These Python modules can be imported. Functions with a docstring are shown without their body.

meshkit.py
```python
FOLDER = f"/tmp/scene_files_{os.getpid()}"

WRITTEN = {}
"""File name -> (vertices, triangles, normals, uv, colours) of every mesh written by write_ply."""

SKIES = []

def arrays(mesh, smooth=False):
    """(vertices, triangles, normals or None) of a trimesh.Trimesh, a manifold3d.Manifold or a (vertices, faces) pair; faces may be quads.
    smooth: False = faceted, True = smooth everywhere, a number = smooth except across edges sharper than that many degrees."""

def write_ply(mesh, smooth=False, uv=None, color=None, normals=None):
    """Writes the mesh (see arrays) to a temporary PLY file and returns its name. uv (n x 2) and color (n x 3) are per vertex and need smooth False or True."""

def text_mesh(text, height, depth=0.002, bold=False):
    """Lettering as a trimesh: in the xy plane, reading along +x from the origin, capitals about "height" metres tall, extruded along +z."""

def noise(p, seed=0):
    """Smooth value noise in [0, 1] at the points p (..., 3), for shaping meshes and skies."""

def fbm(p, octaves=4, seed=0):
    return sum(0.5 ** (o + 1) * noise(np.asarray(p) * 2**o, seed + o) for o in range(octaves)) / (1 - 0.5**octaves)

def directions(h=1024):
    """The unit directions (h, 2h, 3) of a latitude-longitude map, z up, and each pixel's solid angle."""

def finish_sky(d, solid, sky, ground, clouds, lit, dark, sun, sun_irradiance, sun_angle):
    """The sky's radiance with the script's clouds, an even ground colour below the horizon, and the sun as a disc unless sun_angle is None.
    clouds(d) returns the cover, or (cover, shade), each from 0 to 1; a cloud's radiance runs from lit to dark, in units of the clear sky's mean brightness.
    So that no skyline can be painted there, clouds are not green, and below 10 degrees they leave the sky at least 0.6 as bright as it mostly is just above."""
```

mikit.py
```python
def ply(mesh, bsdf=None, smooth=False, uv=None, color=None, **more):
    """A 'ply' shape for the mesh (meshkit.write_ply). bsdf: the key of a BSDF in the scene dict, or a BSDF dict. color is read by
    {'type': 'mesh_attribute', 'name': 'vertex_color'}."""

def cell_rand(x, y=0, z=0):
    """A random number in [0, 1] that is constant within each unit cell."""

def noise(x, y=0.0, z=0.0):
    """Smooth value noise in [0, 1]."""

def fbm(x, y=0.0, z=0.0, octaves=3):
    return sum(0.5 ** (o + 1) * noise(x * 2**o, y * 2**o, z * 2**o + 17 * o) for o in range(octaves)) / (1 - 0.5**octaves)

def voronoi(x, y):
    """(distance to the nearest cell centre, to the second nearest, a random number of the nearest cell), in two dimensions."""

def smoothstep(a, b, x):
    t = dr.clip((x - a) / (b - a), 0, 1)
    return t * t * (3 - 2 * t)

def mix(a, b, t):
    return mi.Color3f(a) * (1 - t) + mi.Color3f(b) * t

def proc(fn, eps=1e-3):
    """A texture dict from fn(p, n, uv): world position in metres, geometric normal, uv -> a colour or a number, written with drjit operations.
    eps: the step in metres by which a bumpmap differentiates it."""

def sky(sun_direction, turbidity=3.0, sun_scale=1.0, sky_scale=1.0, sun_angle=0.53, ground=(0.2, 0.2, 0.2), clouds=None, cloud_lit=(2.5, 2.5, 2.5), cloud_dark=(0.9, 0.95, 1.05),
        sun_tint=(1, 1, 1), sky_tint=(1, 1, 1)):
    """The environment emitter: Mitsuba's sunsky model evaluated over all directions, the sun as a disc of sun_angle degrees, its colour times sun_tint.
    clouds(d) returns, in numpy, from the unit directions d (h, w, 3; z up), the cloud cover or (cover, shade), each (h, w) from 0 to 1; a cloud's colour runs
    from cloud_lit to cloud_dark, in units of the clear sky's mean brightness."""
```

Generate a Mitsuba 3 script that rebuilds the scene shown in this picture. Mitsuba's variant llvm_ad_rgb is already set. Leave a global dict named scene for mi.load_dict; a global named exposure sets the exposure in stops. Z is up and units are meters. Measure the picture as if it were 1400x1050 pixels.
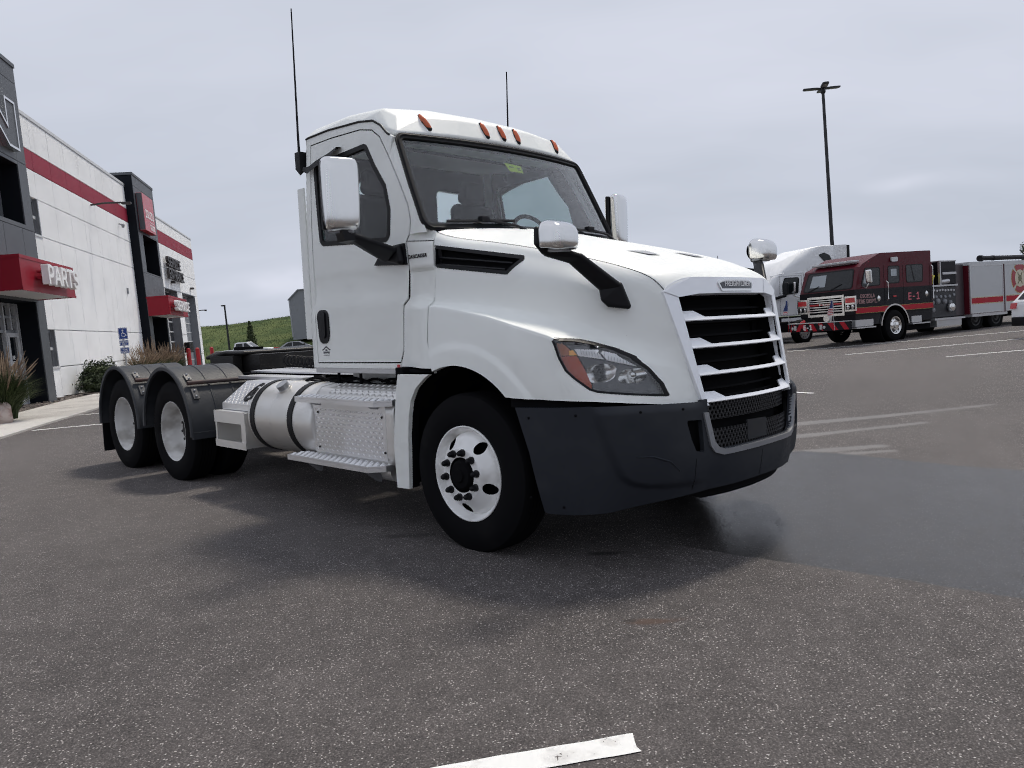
import math, random
import numpy as np, trimesh, shapely
import shapely.geometry as sg
from shapely import affinity
from scipy.spatial import Delaunay
from scipy.interpolate import PchipInterpolator, LinearNDInterpolator
import drjit as dr, mitsuba as mi, mikit, meshkit

rng = np.random.default_rng(7)
scene, labels = {}, {}

# ------------------------------------------------------------------ camera, sky, exposure
CAM = np.array([0.0643, -0.0042, 1.4213]); FWD = np.array([-0.0034, 0.9972, -0.0742]); UPV = np.array([0.0902, 0.0742, 0.9932])
scene['camera'] = {'type': 'perspective', 'fov': 65.538, 'fov_axis': 'x', 'near_clip': 0.05, 'far_clip': 3000.0,
                   'to_world': mi.ScalarTransform4f().look_at(origin=CAM.tolist(), target=(CAM + FWD).tolist(), up=UPV.tolist())}
exposure = 1.46
SUN = np.array([0.30, 0.40, 1.0])

def cloud_cover(d):
    z = np.maximum(d[..., 2], 0.0)
    q = np.stack([d[..., 0] / (z + 0.25), d[..., 1] / (z + 0.25), z * 0], -1)
    n = meshkit.fbm(q * np.array([0.9, 1.6, 1]) + 3.1, 5, 4)
    n2 = meshkit.fbm(q * np.array([2.2, 5.5, 1]) + 11.0, 5, 9)
    el = np.degrees(np.arcsin(np.clip(d[..., 2], 0, 1)))
    shade = 0.26 + 0.70 * (n - 0.5) + 0.34 * (n2 - 0.5) + 0.38 * np.exp(-el / 16.0)
    az = np.degrees(np.arctan2(d[..., 0], d[..., 1]))
    # one small brighter cumulus low on the right, another low behind the hill
    lump = meshkit.fbm(np.stack([az * 0.55, el * 1.3, az * 0], -1), 4, 21)
    for a0, e0, wa, we, k in ((26.3, 6.6, 2.2, 0.45, -0.30), (-15.5, 4.2, 3.4, 1.1, -0.40), (-13.0, 3.6, 2.5, 0.8, -0.3)):
        m = np.exp(-((az - a0) / wa) ** 2 - ((el - e0) / we) ** 2)
        shade = shade + k * m * (0.4 + 1.2 * lump)
    return np.ones_like(z), np.clip(shade, 0, 1)

scene['sky'] = mikit.sky(SUN, turbidity=4, sun_scale=0.66, sky_scale=1.0, sun_angle=9, clouds=cloud_cover,
                         cloud_lit=(2.46, 2.56, 2.92), cloud_dark=(1.56, 1.74, 2.02), ground=(0.09, 0.088, 0.088), sun_tint=(0.90, 0.99, 1.12))

# ------------------------------------------------------------------ ground shape (the lot drains to the right)
def sat(x):
    return np.where(np.abs(x) < 4, x, np.sign(x) * (4 + 3 * np.tanh((np.abs(x) - 4) / 3)))
def gz(x, y):
    return -0.04525 * sat(np.asarray(x, float)) + 0.0029 * np.clip(y, -5, 8)

TRUCK = np.array([[0.7080, 0.7048, 0.0452, 0.5079], [-0.7054, 0.7088, -0.0029, 5.7459], [-0.0341, -0.0298, 0.9990, -0.0061], [0, 0, 0, 1.0]])

# ------------------------------------------------------------------ helpers
def TM(v, f): return trimesh.Trimesh(np.asarray(v, float), np.asarray(f, int), process=False)
def cat(*ms):
    ms = [m for m in ms if m is not None]
    return trimesh.util.concatenate(ms) if len(ms) > 1 else ms[0]
def xf(m, M):
    m = m.copy(); m.apply_transform(M); return m
def mir(m):
    v = np.array(m.vertices); v[:, 1] *= -1
    return TM(v, np.array(m.faces)[:, ::-1])
def tr(x, y, z, rz=0.0):
    c, s = math.cos(rz), math.sin(rz)
    return np.array([[c, -s, 0, x], [s, c, 0, y], [0, 0, 1, z], [0, 0, 0, 1.0]])
def frame(o, X, Y, Z):
    M = np.eye(4); M[:3, 0], M[:3, 1], M[:3, 2], M[:3, 3] = X, Y, Z, o
    return M
CUR = [np.eye(4)]
def num(key):
    if key not in scene and key not in RES: return key
    k = 1
    while f'{key}_{k:03d}' in scene or f'{key}_{k:03d}' in RES: k += 1
    return f'{key}_{k:03d}'
RES = set()
def thing(name, label, cat_, group=None):
    key = num(name); RES.add(key)
    labels[key] = {'label': label, 'category': cat_}
    if group: labels[key]['group'] = group
    return key
def put(name, mesh, mat, parent=None, smooth=30, label=None, M=None, **kw):
    key = num((parent + '__' if parent else '') + name)
    M = CUR[0] if M is None else M
    scene[key] = mikit.ply(xf(mesh, M), mat, smooth=smooth, **kw)
    if label: labels[key] = {'label': label}
    return key
def one(name, mesh, mat, label, cat_, group=None, smooth=30, M=None, kind=None, **kw):
    key = put(name, mesh, mat, None, smooth, None, M, **kw)
    labels[key] = {'label': label}
    if cat_: labels[key]['category'] = cat_
    if group: labels[key]['group'] = group
    if kind: labels[key]['kind'] = kind
    return key
def struct(name, mesh, mat, smooth=30, M=None, label=None):
    key = put(name, mesh, mat, None, smooth, None, M)
    labels[key] = {'kind': 'structure'}
    if label: labels[key]['label'] = label
    return key

def box(sx, sy, sz, c=(0, 0, 0), r=0.0):
    """A box with its edges chamfered by r."""
    h = np.array([sx, sy, sz]) / 2
    r = min(r, h.min() * 0.95)
    if r <= 0:
        m = trimesh.creation.box((sx, sy, sz))
    else:
        pts = []
        for s in np.ndindex(2, 2, 2):
            s = np.array(s) * 2 - 1
            for k in range(3):
                e = np.full(3, r); e[k] = 0
                pts.append(s * (h - e))
                e2 = np.full(3, r * 0.3); e2[k] = r * 0.3
            pts.append(s * (h - r * 0.3))
        m = trimesh.convex.convex_hull(np.array(pts))
    m.apply_translation(c)
    return m
def bx(x0, x1, y0, y1, z0, z1, r=0.0):
    return box(x1 - x0, y1 - y0, z1 - z0, ((x0 + x1) / 2, (y0 + y1) / 2, (z0 + z1) / 2), r)
SPH = trimesh.creation.icosphere(subdivisions=2).vertices
SPH3 = trimesh.creation.icosphere(subdivisions=3).vertices
def hull(pts, rad, fine=False):
    rad = np.broadcast_to(rad, (len(pts),))
    S = SPH3 if fine else SPH
    return trimesh.convex.convex_hull(np.vstack([np.asarray(p) + S * r for p, r in zip(pts, rad)]))
def hullp(pts): return trimesh.convex.convex_hull(np.asarray(pts, float))
def chain(pts, rad):
    rad = np.broadcast_to(rad, (len(pts),))
    return cat(*[hull(pts[i:i + 2], rad[i:i + 2]) for i in range(len(pts) - 1)])
def tube(path, r, sides=10, cap=True):
    p = np.asarray(path, float); n = len(p)
    t = np.gradient(p, axis=0); t /= np.linalg.norm(t, axis=1, keepdims=True) + 1e-12
    ref = np.array([0, 0, 1.0]) if abs(t[:, 2]).mean() < 0.8 else np.array([1.0, 0, 0])
    a = np.cross(t, ref); a /= np.linalg.norm(a, axis=1, keepdims=True) + 1e-12
    b = np.cross(t, a)
    an = np.arange(sides) * 2 * np.pi / sides
    rr = np.broadcast_to(r, (n,))[:, None, None]
    v = p[:, None] + rr * (np.cos(an)[None, :, None] * a[:, None] + np.sin(an)[None, :, None] * b[:, None])
    i, j = np.meshgrid(np.arange(n - 1), np.arange(sides), indexing='ij')
    q = np.stack([i * sides + j, i * sides + (j + 1) % sides, (i + 1) * sides + (j + 1) % sides, (i + 1) * sides + j], -1).reshape(-1, 4)
    f = np.vstack([q[:, [0, 1, 2]], q[:, [0, 2, 3]]]); v = v.reshape(-1, 3)
    if cap:
        k = len(v); v = np.vstack([v, p[:1], p[-1:]])
        jj = np.arange(sides)
        f = np.vstack([f, np.stack([jj * 0 + k, jj, (jj + 1) % sides], 1), np.stack([jj * 0 + k + 1, (n - 1) * sides + (jj + 1) % sides, (n - 1) * sides + jj], 1)])
    return TM(v, f[:, ::-1])
def lathe(prof, n=64, a0=0.0, a1=2 * np.pi):
    """prof: (r, y) pairs revolved about the y axis."""
    prof = np.asarray(prof, float); full = abs(a1 - a0 - 2 * np.pi) < 1e-6
    an = np.linspace(a0, a1, n, endpoint=not full)
    v = np.stack([prof[None, :, 0] * np.cos(an)[:, None], np.broadcast_to(prof[None, :, 1], (n, len(prof))), prof[None, :, 0] * np.sin(an)[:, None]], -1)
    m = len(prof); i, j = np.meshgrid(np.arange(n if full else n - 1), np.arange(m - 1), indexing='ij'); i2 = (i + 1) % n
    q = np.stack([i * m + j, i * m + j + 1, i2 * m + j + 1, i2 * m + j], -1).reshape(-1, 4)
    return TM(v.reshape(-1, 3), np.vstack([q[:, [0, 1, 2]], q[:, [0, 2, 3]]]))
def cylm(p0, p1, r, n=24, r1=None):
    p0, p1 = np.asarray(p0, float), np.asarray(p1, float)
    return tube([p0, p1], [r, r if r1 is None else r1], n)
def gridm(P):
    P = np.asarray(P, float); n, m = P.shape[:2]
    i, j = np.meshgrid(np.arange(n - 1), np.arange(m - 1), indexing='ij')
    q = np.stack([i * m + j, (i + 1) * m + j, (i + 1) * m + j + 1, i * m + j + 1], -1).reshape(-1, 4)
    return TM(P.reshape(-1, 3), np.vstack([q[:, [0, 1, 2]], q[:, [0, 2, 3]]]))
def smoothstep(a, b, x):
    t = np.clip((np.asarray(x, float) - a) / (b - a), 0, 1); return t * t * (3 - 2 * t)
def dens(c, d):
    c = np.asarray(c)
    out = []
    for a, b in zip(c[:-1], c[1:]):
        k = max(1, int(np.ceil(np.linalg.norm(b - a) / d)))
        out += [a + (b - a) * i / k for i in range(k)]
    return np.array(out)
def tri2d(poly, d):
    pts, segs = [], []
    for g in getattr(poly, 'geoms', [poly]):
        for ring in [g.exterior, *g.interiors]:
            pts.append(dens(ring.coords, d))
    x0, y0, x1, y1 = poly.bounds
    X, Y = np.meshgrid(np.arange(x0, x1 + d, d), np.arange(y0, y1 + d, d * 0.866)); X[1::2] += d / 2
    P = np.c_[X.ravel(), Y.ravel()]
    P = P[shapely.contains_xy(poly.buffer(-0.5 * d), P[:, 0], P[:, 1])]
    B = np.vstack(pts); V = np.vstack([B, P])
    V = V + 1e-7 * np.sin(np.arange(len(V))[:, None] * [12.9, 78.2])
    F = Delaunay(V).simplices
    c = V[F].mean(1)
    F = F[shapely.contains_xy(poly, c[:, 0], c[:, 1])]
    a = V[F]; e1, e2 = a[:, 1] - a[:, 0], a[:, 2] - a[:, 0]; area = e1[:, 0] * e2[:, 1] - e1[:, 1] * e2[:, 0]
    keep = np.abs(area) > 1e-10; F, area = F[keep], area[keep]
    F[area < 0] = F[area < 0][:, ::-1]
    return V, F
def panel(poly, fn, d=0.05, t=0.0, out=(0, -1, 0), off=0.0):
    """The 2-D polygon laid onto the surface fn(u, v) -> points; off lifts it along the normal, t gives it thickness inwards."""
    V2, F = tri2d(poly, d)
    P = fn(V2[:, 0], V2[:, 1])
    e = 1e-3
    n = np.cross(fn(V2[:, 0] + e, V2[:, 1]) - P, fn(V2[:, 0], V2[:, 1] + e) - P)
    n /= np.linalg.norm(n, axis=1, keepdims=True) + 1e-15
    sgn = np.sign((n @ np.asarray(out, float)).mean()) or 1.0
    n = n * sgn
    if sgn < 0: F = F[:, ::-1]
    P = P + n * off
    if t <= 0: return TM(P, F)
    k = len(P)
    E = np.vstack([F[:, [0, 1]], F[:, [1, 2]], F[:, [2, 0]]])
    key = np.sort(E, 1); _, idx, cnt = np.unique(key, axis=0, return_index=True, return_counts=True)
    E = E[idx[cnt == 1]]
    W = np.vstack([np.c_[E[:, 1], E[:, 0], E[:, 0] + k], np.c_[E[:, 1], E[:, 0] + k, E[:, 1] + k]])
    return TM(np.vstack([P, P - n * t]), np.vstack([F, F[:, ::-1] + k, W]))
def clip(m, val):
    """Keeps the part of the mesh where the per-vertex value is positive."""
    V, F = np.array(m.vertices), np.array(m.faces); val = np.asarray(val, float)
    pos = val > 0; cnt = pos[F].sum(1)
    out = [F[cnt == 3]]; newv, nid, cache = [], len(V), {}
    def cut(a, b):
        nonlocal nid
        k = (min(a, b), max(a, b))
        if k not in cache:
            s = val[a] / (val[a] - val[b]); newv.append(V[a] + s * (V[b] - V[a])); cache[k] = nid; nid += 1
        return cache[k]
    ex = []
    for f in F[(cnt == 1) | (cnt == 2)]:
        p = pos[f]
        if p.sum() == 1:
            k = int(np.argmax(p)); a, b, c = f[k], f[(k + 1) % 3], f[(k + 2) % 3]
            ex.append([a, cut(a, b), cut(a, c)])
        else:
            k = int(np.argmin(p)); a, b, c = f[k], f[(k + 1) % 3], f[(k + 2) % 3]
            x, y = cut(a, b), cut(a, c)
            ex += [[x, b, c], [x, c, y]]
    if ex: out.append(np.array(ex))
    return TM(np.vstack([V] + ([np.array(newv)] if newv else [])), np.vstack(out))
def psd(poly, x, y):
    """Signed distance to a polygon, positive outside."""
    P = shapely.points(x, y)
    d = shapely.distance(poly.exterior, P)
    return np.where(shapely.contains_xy(poly, x, y), -d, d)
def rpoly(pts, r):
    p = sg.Polygon(pts)
    return p.buffer(-r, join_style=1).buffer(r, quad_segs=6) if r > 0 else p
def ringtube(poly, fn, r, d=0.03, out=0.0):
    c = dens(poly.exterior.coords, d); c = np.vstack([c, c[:2]])
    P = fn(c[:, 0], c[:, 1])
    return tube(P, r, 6, cap=False)
def ext(poly, depth, fn=None):
    ms = [trimesh.creation.extrude_polygon(g, depth, engine='earcut') for g in getattr(poly, 'geoms', [poly])]
    return cat(*ms)
def text(s, h, depth=0.004, bold=False, width=None):
    m = meshkit.text_mesh(s, h, depth, bold)
    b = m.bounds
    m.apply_translation([-(b[0][0] + b[1][0]) / 2, -h / 2, 0])
    if width:
        w = b[1][0] - b[0][0]; m.apply_transform(np.diag([width / w, 1, 1, 1]))
    return m
def lozenges(pts, ax, ay, nz, L=0.028, Wd=0.010, H=0.0035):
    """Raised tread-plate lozenges at points; ax, ay: directions in the plate, alternating by 90 degrees."""
    vs, fs, k = [], [], 0
    for i, (p, fl) in enumerate(pts):
        a, b = (ax, ay) if fl else (ay, ax)
        a2, b2 = (a + b) / 1.4142, (a - b) / 1.4142
        a2, b2 = (a2, b2) if fl else (b2, a2)
        p = np.asarray(p)
        vs += [p + a2 * L / 2, p + b2 * Wd / 2, p - a2 * L / 2, p - b2 * Wd / 2, p + a2 * L * 0.3 + nz * H, p - a2 * L * 0.3 + nz * H]
        fs += [[k, k + 1, k + 4], [k, k + 4, k + 3], [k + 1, k + 5, k + 4], [k + 3, k + 4, k + 5], [k + 1, k + 2, k + 5], [k + 2, k + 3, k + 5]]
        k += 6
    return TM(vs, fs)

# ------------------------------------------------------------------ materials
def two(b): return {'type': 'twosided', 'bsdf': b}
def rgb(*c): return {'type': 'rgb', 'value': list(map(float, c))}
def pr(color, rough=0.5, metal=0.0, spec=0.5, coat=0.0, cg=0.95, **k):
    c = color if isinstance(color, dict) else rgb(*color)
    d = {'type': 'principled', 'base_color': c, 'roughness': rough, 'metallic': metal, 'specular': spec}
    if coat: d['clearcoat'] = coat; d['clearcoat_gloss'] = cg
    d.update(k)
    return two(d)
def mat(key, b): scene['mat_' + key] = b; return 'mat_' + key
nz_, fb_, sm_, mx_ = mikit.noise, mikit.fbm, mikit.smoothstep, mikit.mix
Cf = mi.Color3f

def white_dirt(p, n, uv):
    g = fb_(p.x * 2.3, p.y * 2.3, p.z * 2.9, 4)
    return mx_((0.745, 0.76, 0.735), (0.65, 0.66, 0.635), sm_(0.45, 0.85, g) * 0.5)
WHITE = mat('white_paint', pr(mikit.proc(white_dirt), 0.42, 0, 0.5, 1.0, 0.97))
WHITE2 = mat('white_paint_far', pr((0.74, 0.75, 0.76), 0.4, 0, 0.5, 0.6))
def grime(base, dirt, s, lo=0.45, hi=0.8, k=0.6):
    def fn(p, n, uv):
        g = fb_(p.x * s, p.y * s, p.z * s, 4)
        return mx_(base, dirt, sm_(lo, hi, g) * k)
    return mikit.proc(fn)
BLACK = mat('black_plastic', pr((0.005, 0.005, 0.007), 0.42, spec=0.22))
MATTE = mat('matte_black', pr((0.005, 0.005, 0.006), 0.9, spec=0.1))
SEAL = mat('black_rubber_seal', pr((0.006, 0.006, 0.007), 0.5, spec=0.25))
BUMPER = mat('bumper_plastic', pr(grime((0.016, 0.019, 0.026), (0.034, 0.037, 0.042), 3.0), 0.50, spec=0.25))
FENDER = mat('fender_plastic', pr(grime((0.024, 0.027, 0.033), (0.052, 0.054, 0.057), 4.0), 0.55, spec=0.4))
RUBBER = mat('tyre_rubber', pr(grime((0.005, 0.005, 0.006), (0.014, 0.0135, 0.013), 5.0, 0.5, 0.9, 0.5), 0.75, spec=0.08))
RIM = mat('rim_white', pr(grime((0.80, 0.80, 0.79), (0.38, 0.36, 0.33), 6.0, 0.5, 0.85, 0.7), 0.4, coat=0.3))
CHROME = mat('chrome', two({'type': 'roughconductor', 'material': 'Ag', 'alpha': 0.045, 'specular_reflectance': rgb(0.80, 0.81, 0.84)}))
SILVER = mat('silver_paint', pr((0.80, 0.81, 0.84), 0.30, 0.35, 0.5, 0.8))
SATIN = mat('satin_grey', pr((0.33, 0.34, 0.36), 0.35, 0.6))
ALU = mat('tread_aluminium', pr(grime((0.74, 0.74, 0.75), (0.56, 0.55, 0.53), 3.0), 0.34, 0.8))
TANKM = mat('tank_aluminium', pr(grime((0.72, 0.71, 0.69), (0.58, 0.55, 0.50), 1.6, 0.4, 0.75, 0.7), 0.33, 0.65))
AMBER = mat('amber_lens', pr((0.46, 0.075, 0.010), 0.15, 0, 0.5, 0.7))
AMBERH = mat('amber_reflector', pr((0.40, 0.045, 0.006), 0.3, 0, 0.3))
AMBERY = mat('amber_bright', pr((0.85, 0.38, 0.03), 0.15, 0, 0.6, 1.0))
REDL = mat('red_lens', pr((0.45, 0.015, 0.02), 0.15, 0, 0.6, 0.8))
GLASS = mat('cab_glass', {'type': 'thindielectric', 'int_ior': 1.52, 'specular_transmittance': rgb(0.55, 0.64, 0.64)})
DGLASS = mat('door_glass', {'type': 'thindielectric', 'int_ior': 1.30, 'specular_transmittance': rgb(0.50, 0.58, 0.58)})
RIMD = mat('rim_shade_dusty', pr(grime((0.66, 0.655, 0.64), (0.30, 0.28, 0.25), 7.0, 0.35, 0.75, 0.8), 0.5))  # rear rims: shading of the deep barrel put into the colour, with dust
CLEAR = mat('clear_lens', {'type': 'thindielectric', 'int_ior': 1.5, 'specular_transmittance': rgb(0.86, 0.87, 0.88)})
FGLASS = mat('dark_glass', pr((0.008, 0.010, 0.012), 0.06, 0, 0.38))
TRIM = mat('cab_trim', pr((0.012, 0.012, 0.013), 0.75, spec=0.25))
STICK = mat('yellow_sticker', pr((0.52, 0.62, 0.05), 0.6))
STICKD = mat('sticker_ink', pr((0.10, 0.12, 0.03), 0.6))
RUST = mat('rusty_tube', pr(grime((0.06, 0.045, 0.045), (0.14, 0.06, 0.045), 9.0), 0.6))
GREASE = mat('greasy_steel', pr((0.012, 0.011, 0.011), 0.45, 0.3))
RED = mat('fire_red', pr((0.075, 0.004, 0.011), 0.35, 0, 0.22, 0.3))
REDB = mat('stripe_red', pr((0.36, 0.006, 0.018), 0.4, 0, 0.25, 0.1))
NAVY = mat('gloss_black', pr((0.006, 0.006, 0.009), 0.4, 0, 0.18, 0.1))
STEEL = mat('brushed_steel', pr((0.55, 0.55, 0.56), 0.35, 0.7))
SHUTTER = mat('roll_shutter', pr((0.50, 0.51, 0.52), 0.42, 0.3))
HIVIS = mat('hivis_yellow', pr((0.65, 0.60, 0.03), 0.6))
BLUE = mat('sign_blue', pr((0.010, 0.045, 0.24), 0.4))
SIGNW = mat('sign_white', pr((0.80, 0.80, 0.80), 0.4))
GOLD = mat('gold_leaf', pr((0.45, 0.33, 0.10), 0.4))

# ================================================================== the white day-cab tractor (own frame: x forward, y left, z up; front axle at x = 0)
CUR[0] = TRUCK
TK = thing('semi_truck', 'large white day cab semi truck in the foreground with chrome mirrors and silver grille', 'truck')

def cabY(x, z):
    y = 1.03 + 0.012 * (1 - smoothstep(1.52, 1.62, z)) - 0.045 * np.clip((z - 2.05) / 0.85, 0, 1.2) ** 1.5
    rear = np.clip((-1.86 - x) / 0.09, 0, 1)
    return y - 0.05 * (1 - np.sqrt(np.maximum(1 - rear ** 2, 0)))
def cabS(x, z): return np.stack([x, -cabY(x, z), z], -1)

DOOR = sg.Polygon([(-1.825, 2.862), (-1.55, 2.866), (-1.165, 2.853), (-1.02, 2.823), (-0.925, 2.757), (-0.82, 2.604), (-0.695, 2.396), (-0.613, 2.243), (-0.589, 2.136), (-0.603, 2.056),
                   (-0.647, 2.002), (-0.633, 1.836), (-0.652, 1.615), (-0.698, 1.576), (-0.724, 1.259), (-0.764, 1.180), (-1.825, 1.176)]).buffer(0)
WIN = rpoly([(-1.775, 2.70), (-1.095, 2.735), (-0.985, 2.566), (-0.862, 2.41), (-0.815, 2.236), (-0.835, 2.03), (-1.70, 2.085)], 0.055)
ROOFLINE = [(-1.955, 2.928), (-1.58, 2.935), (-1.175, 2.914), (-1.005, 2.888), (-0.915, 2.84), (-0.835, 2.768), (-0.775, 2.735)]

# hood rails (front of the truck to the right of each list): X, half width, height
RAILS = [
    [(-0.43, 0.0, 2.125), (-0.25, 0.0, 2.080), (0.10, 0.0, 1.990), (0.50, 0.0, 1.890), (0.85, 0.0, 1.795), (1.06, 0.0, 1.722), (1.16, 0.0, 1.674), (1.222, 0.0, 1.636)],
    [(-0.42, 0.52, 2.105), (-0.25, 0.51, 2.062), (0.10, 0.48, 1.982), (0.50, 0.46, 1.885), (0.85, 0.445, 1.790), (1.05, 0.43, 1.715), (1.15, 0.425, 1.668), (1.197, 0.425, 1.628)],
    [(-0.385, 0.965, 2.038), (-0.25, 0.945, 1.995), (0.125, 0.90, 1.921), (0.406, 0.86, 1.860), (0.663, 0.80, 1.794), (0.919, 0.72, 1.715), (1.085, 0.668, 1.640), (1.163, 0.639, 1.556)],
    [(-0.370, 1.012, 1.965), (0.125, 0.952, 1.868), (0.406, 0.915, 1.800), (0.663, 0.865, 1.730), (0.919, 0.785, 1.645), (1.090, 0.695, 1.565), (1.177, 0.630, 1.490)],
    [(-0.350, 1.030, 1.801), (0.278, 1.000, 1.706), (0.632, 0.945, 1.631), (0.763, 0.915, 1.604), (0.960, 0.810, 1.510), (1.120, 0.690, 1.410), (1.205, 0.608, 1.350)],
    [(-0.346, 1.055, 1.585), (0.019, 1.040, 1.548), (0.327, 1.015, 1.500), (0.640, 0.975, 1.442), (0.853, 0.900, 1.385), (1.060, 0.760, 1.290), (1.232, 0.585, 1.210)],
    [(-0.335, 1.115, 1.550), (0.200, 1.160, 1.474), (0.469, 1.168, 1.408), (0.747, 1.148, 1.330), (0.930, 1.025, 1.250), (1.110, 0.805, 1.170), (1.250, 0.572, 1.115)],
    [(-0.320, 1.150, 1.330), (0.200, 1.190, 1.280), (0.500, 1.198, 1.200), (0.780, 1.150, 1.120), (0.965, 1.035, 1.080), (1.140, 0.835, 1.040), (1.276, 0.552, 1.010)],
    [(-0.240, 1.180, 1.120), (0.200, 1.205, 1.030), (0.435, 1.205, 0.993), (0.720, 1.170, 0.982), (0.979, 1.055, 0.970), (1.160, 0.845, 0.945), (1.298, 0.527, 0.915)],
]
def hood_grid(nu=110, nv=12):
    u = np.linspace(0, 1, nu) ** 0.92
    C = []
    for Rr in RAILS:
        Rr = np.array(Rr)
        t = np.r_[0, np.cumsum(np.linalg.norm(np.diff(Rr, axis=0), axis=1))]; t /= t[-1]
        C.append(np.stack([PchipInterpolator(t, Rr[:, k])(u) for k in range(3)], -1))
    C = np.array(C)
    out = []
    for a, b in ((0, 6), (6, 8)):
        seg = C[a:b + 1]; v = np.arange(b - a + 1)
        vv = np.linspace(0, b - a, (b - a) * nv + 1)
        out.append(PchipInterpolator(v, seg, axis=0)(vv))
    return out
HG = hood_grid()
ARCH = sg.Point(-0.02, 0.5).buffer(0.672, quad_segs=32)
def arch_out(P): return np.hypot(P[..., 0] + 0.02, P[..., 2] - 0.5)
for i, gseg in enumerate(HG):
    lip = 0.014 * smoothstep(0.815, 0.775, arch_out(gseg)) * smoothstep(0.9, 1.05, gseg[..., 1])
    gseg[..., 1] += lip
ALLP = np.vstack([HG[0][24:].reshape(-1, 3), HG[1].reshape(-1, 3)])
HOODY = LinearNDInterpolator(ALLP[:, [0, 2]], ALLP[:, 1])
def hoodS(x, z):
    y = HOODY(x, z); y = np.where(np.isnan(y), 1.0, y)
    return np.stack([x, -y, z], -1)
LAMP = rpoly([(0.746, 1.325), (0.763, 1.293), (0.790, 1.213), (0.825, 1.144), (0.868, 1.099), (0.940, 1.037), (0.975, 1.022), (1.218, 0.980), (1.190, 1.050), (1.135, 1.135), (1.070, 1.203), (0.990, 1.251), (0.911, 1.284), (0.836, 1.309)], 0.003)
VENT = rpoly([(-0.368, 1.951), (0.353, 1.820), (0.366, 1.795), (0.278, 1.711), (-0.366, 1.806)], 0.012)
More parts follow.
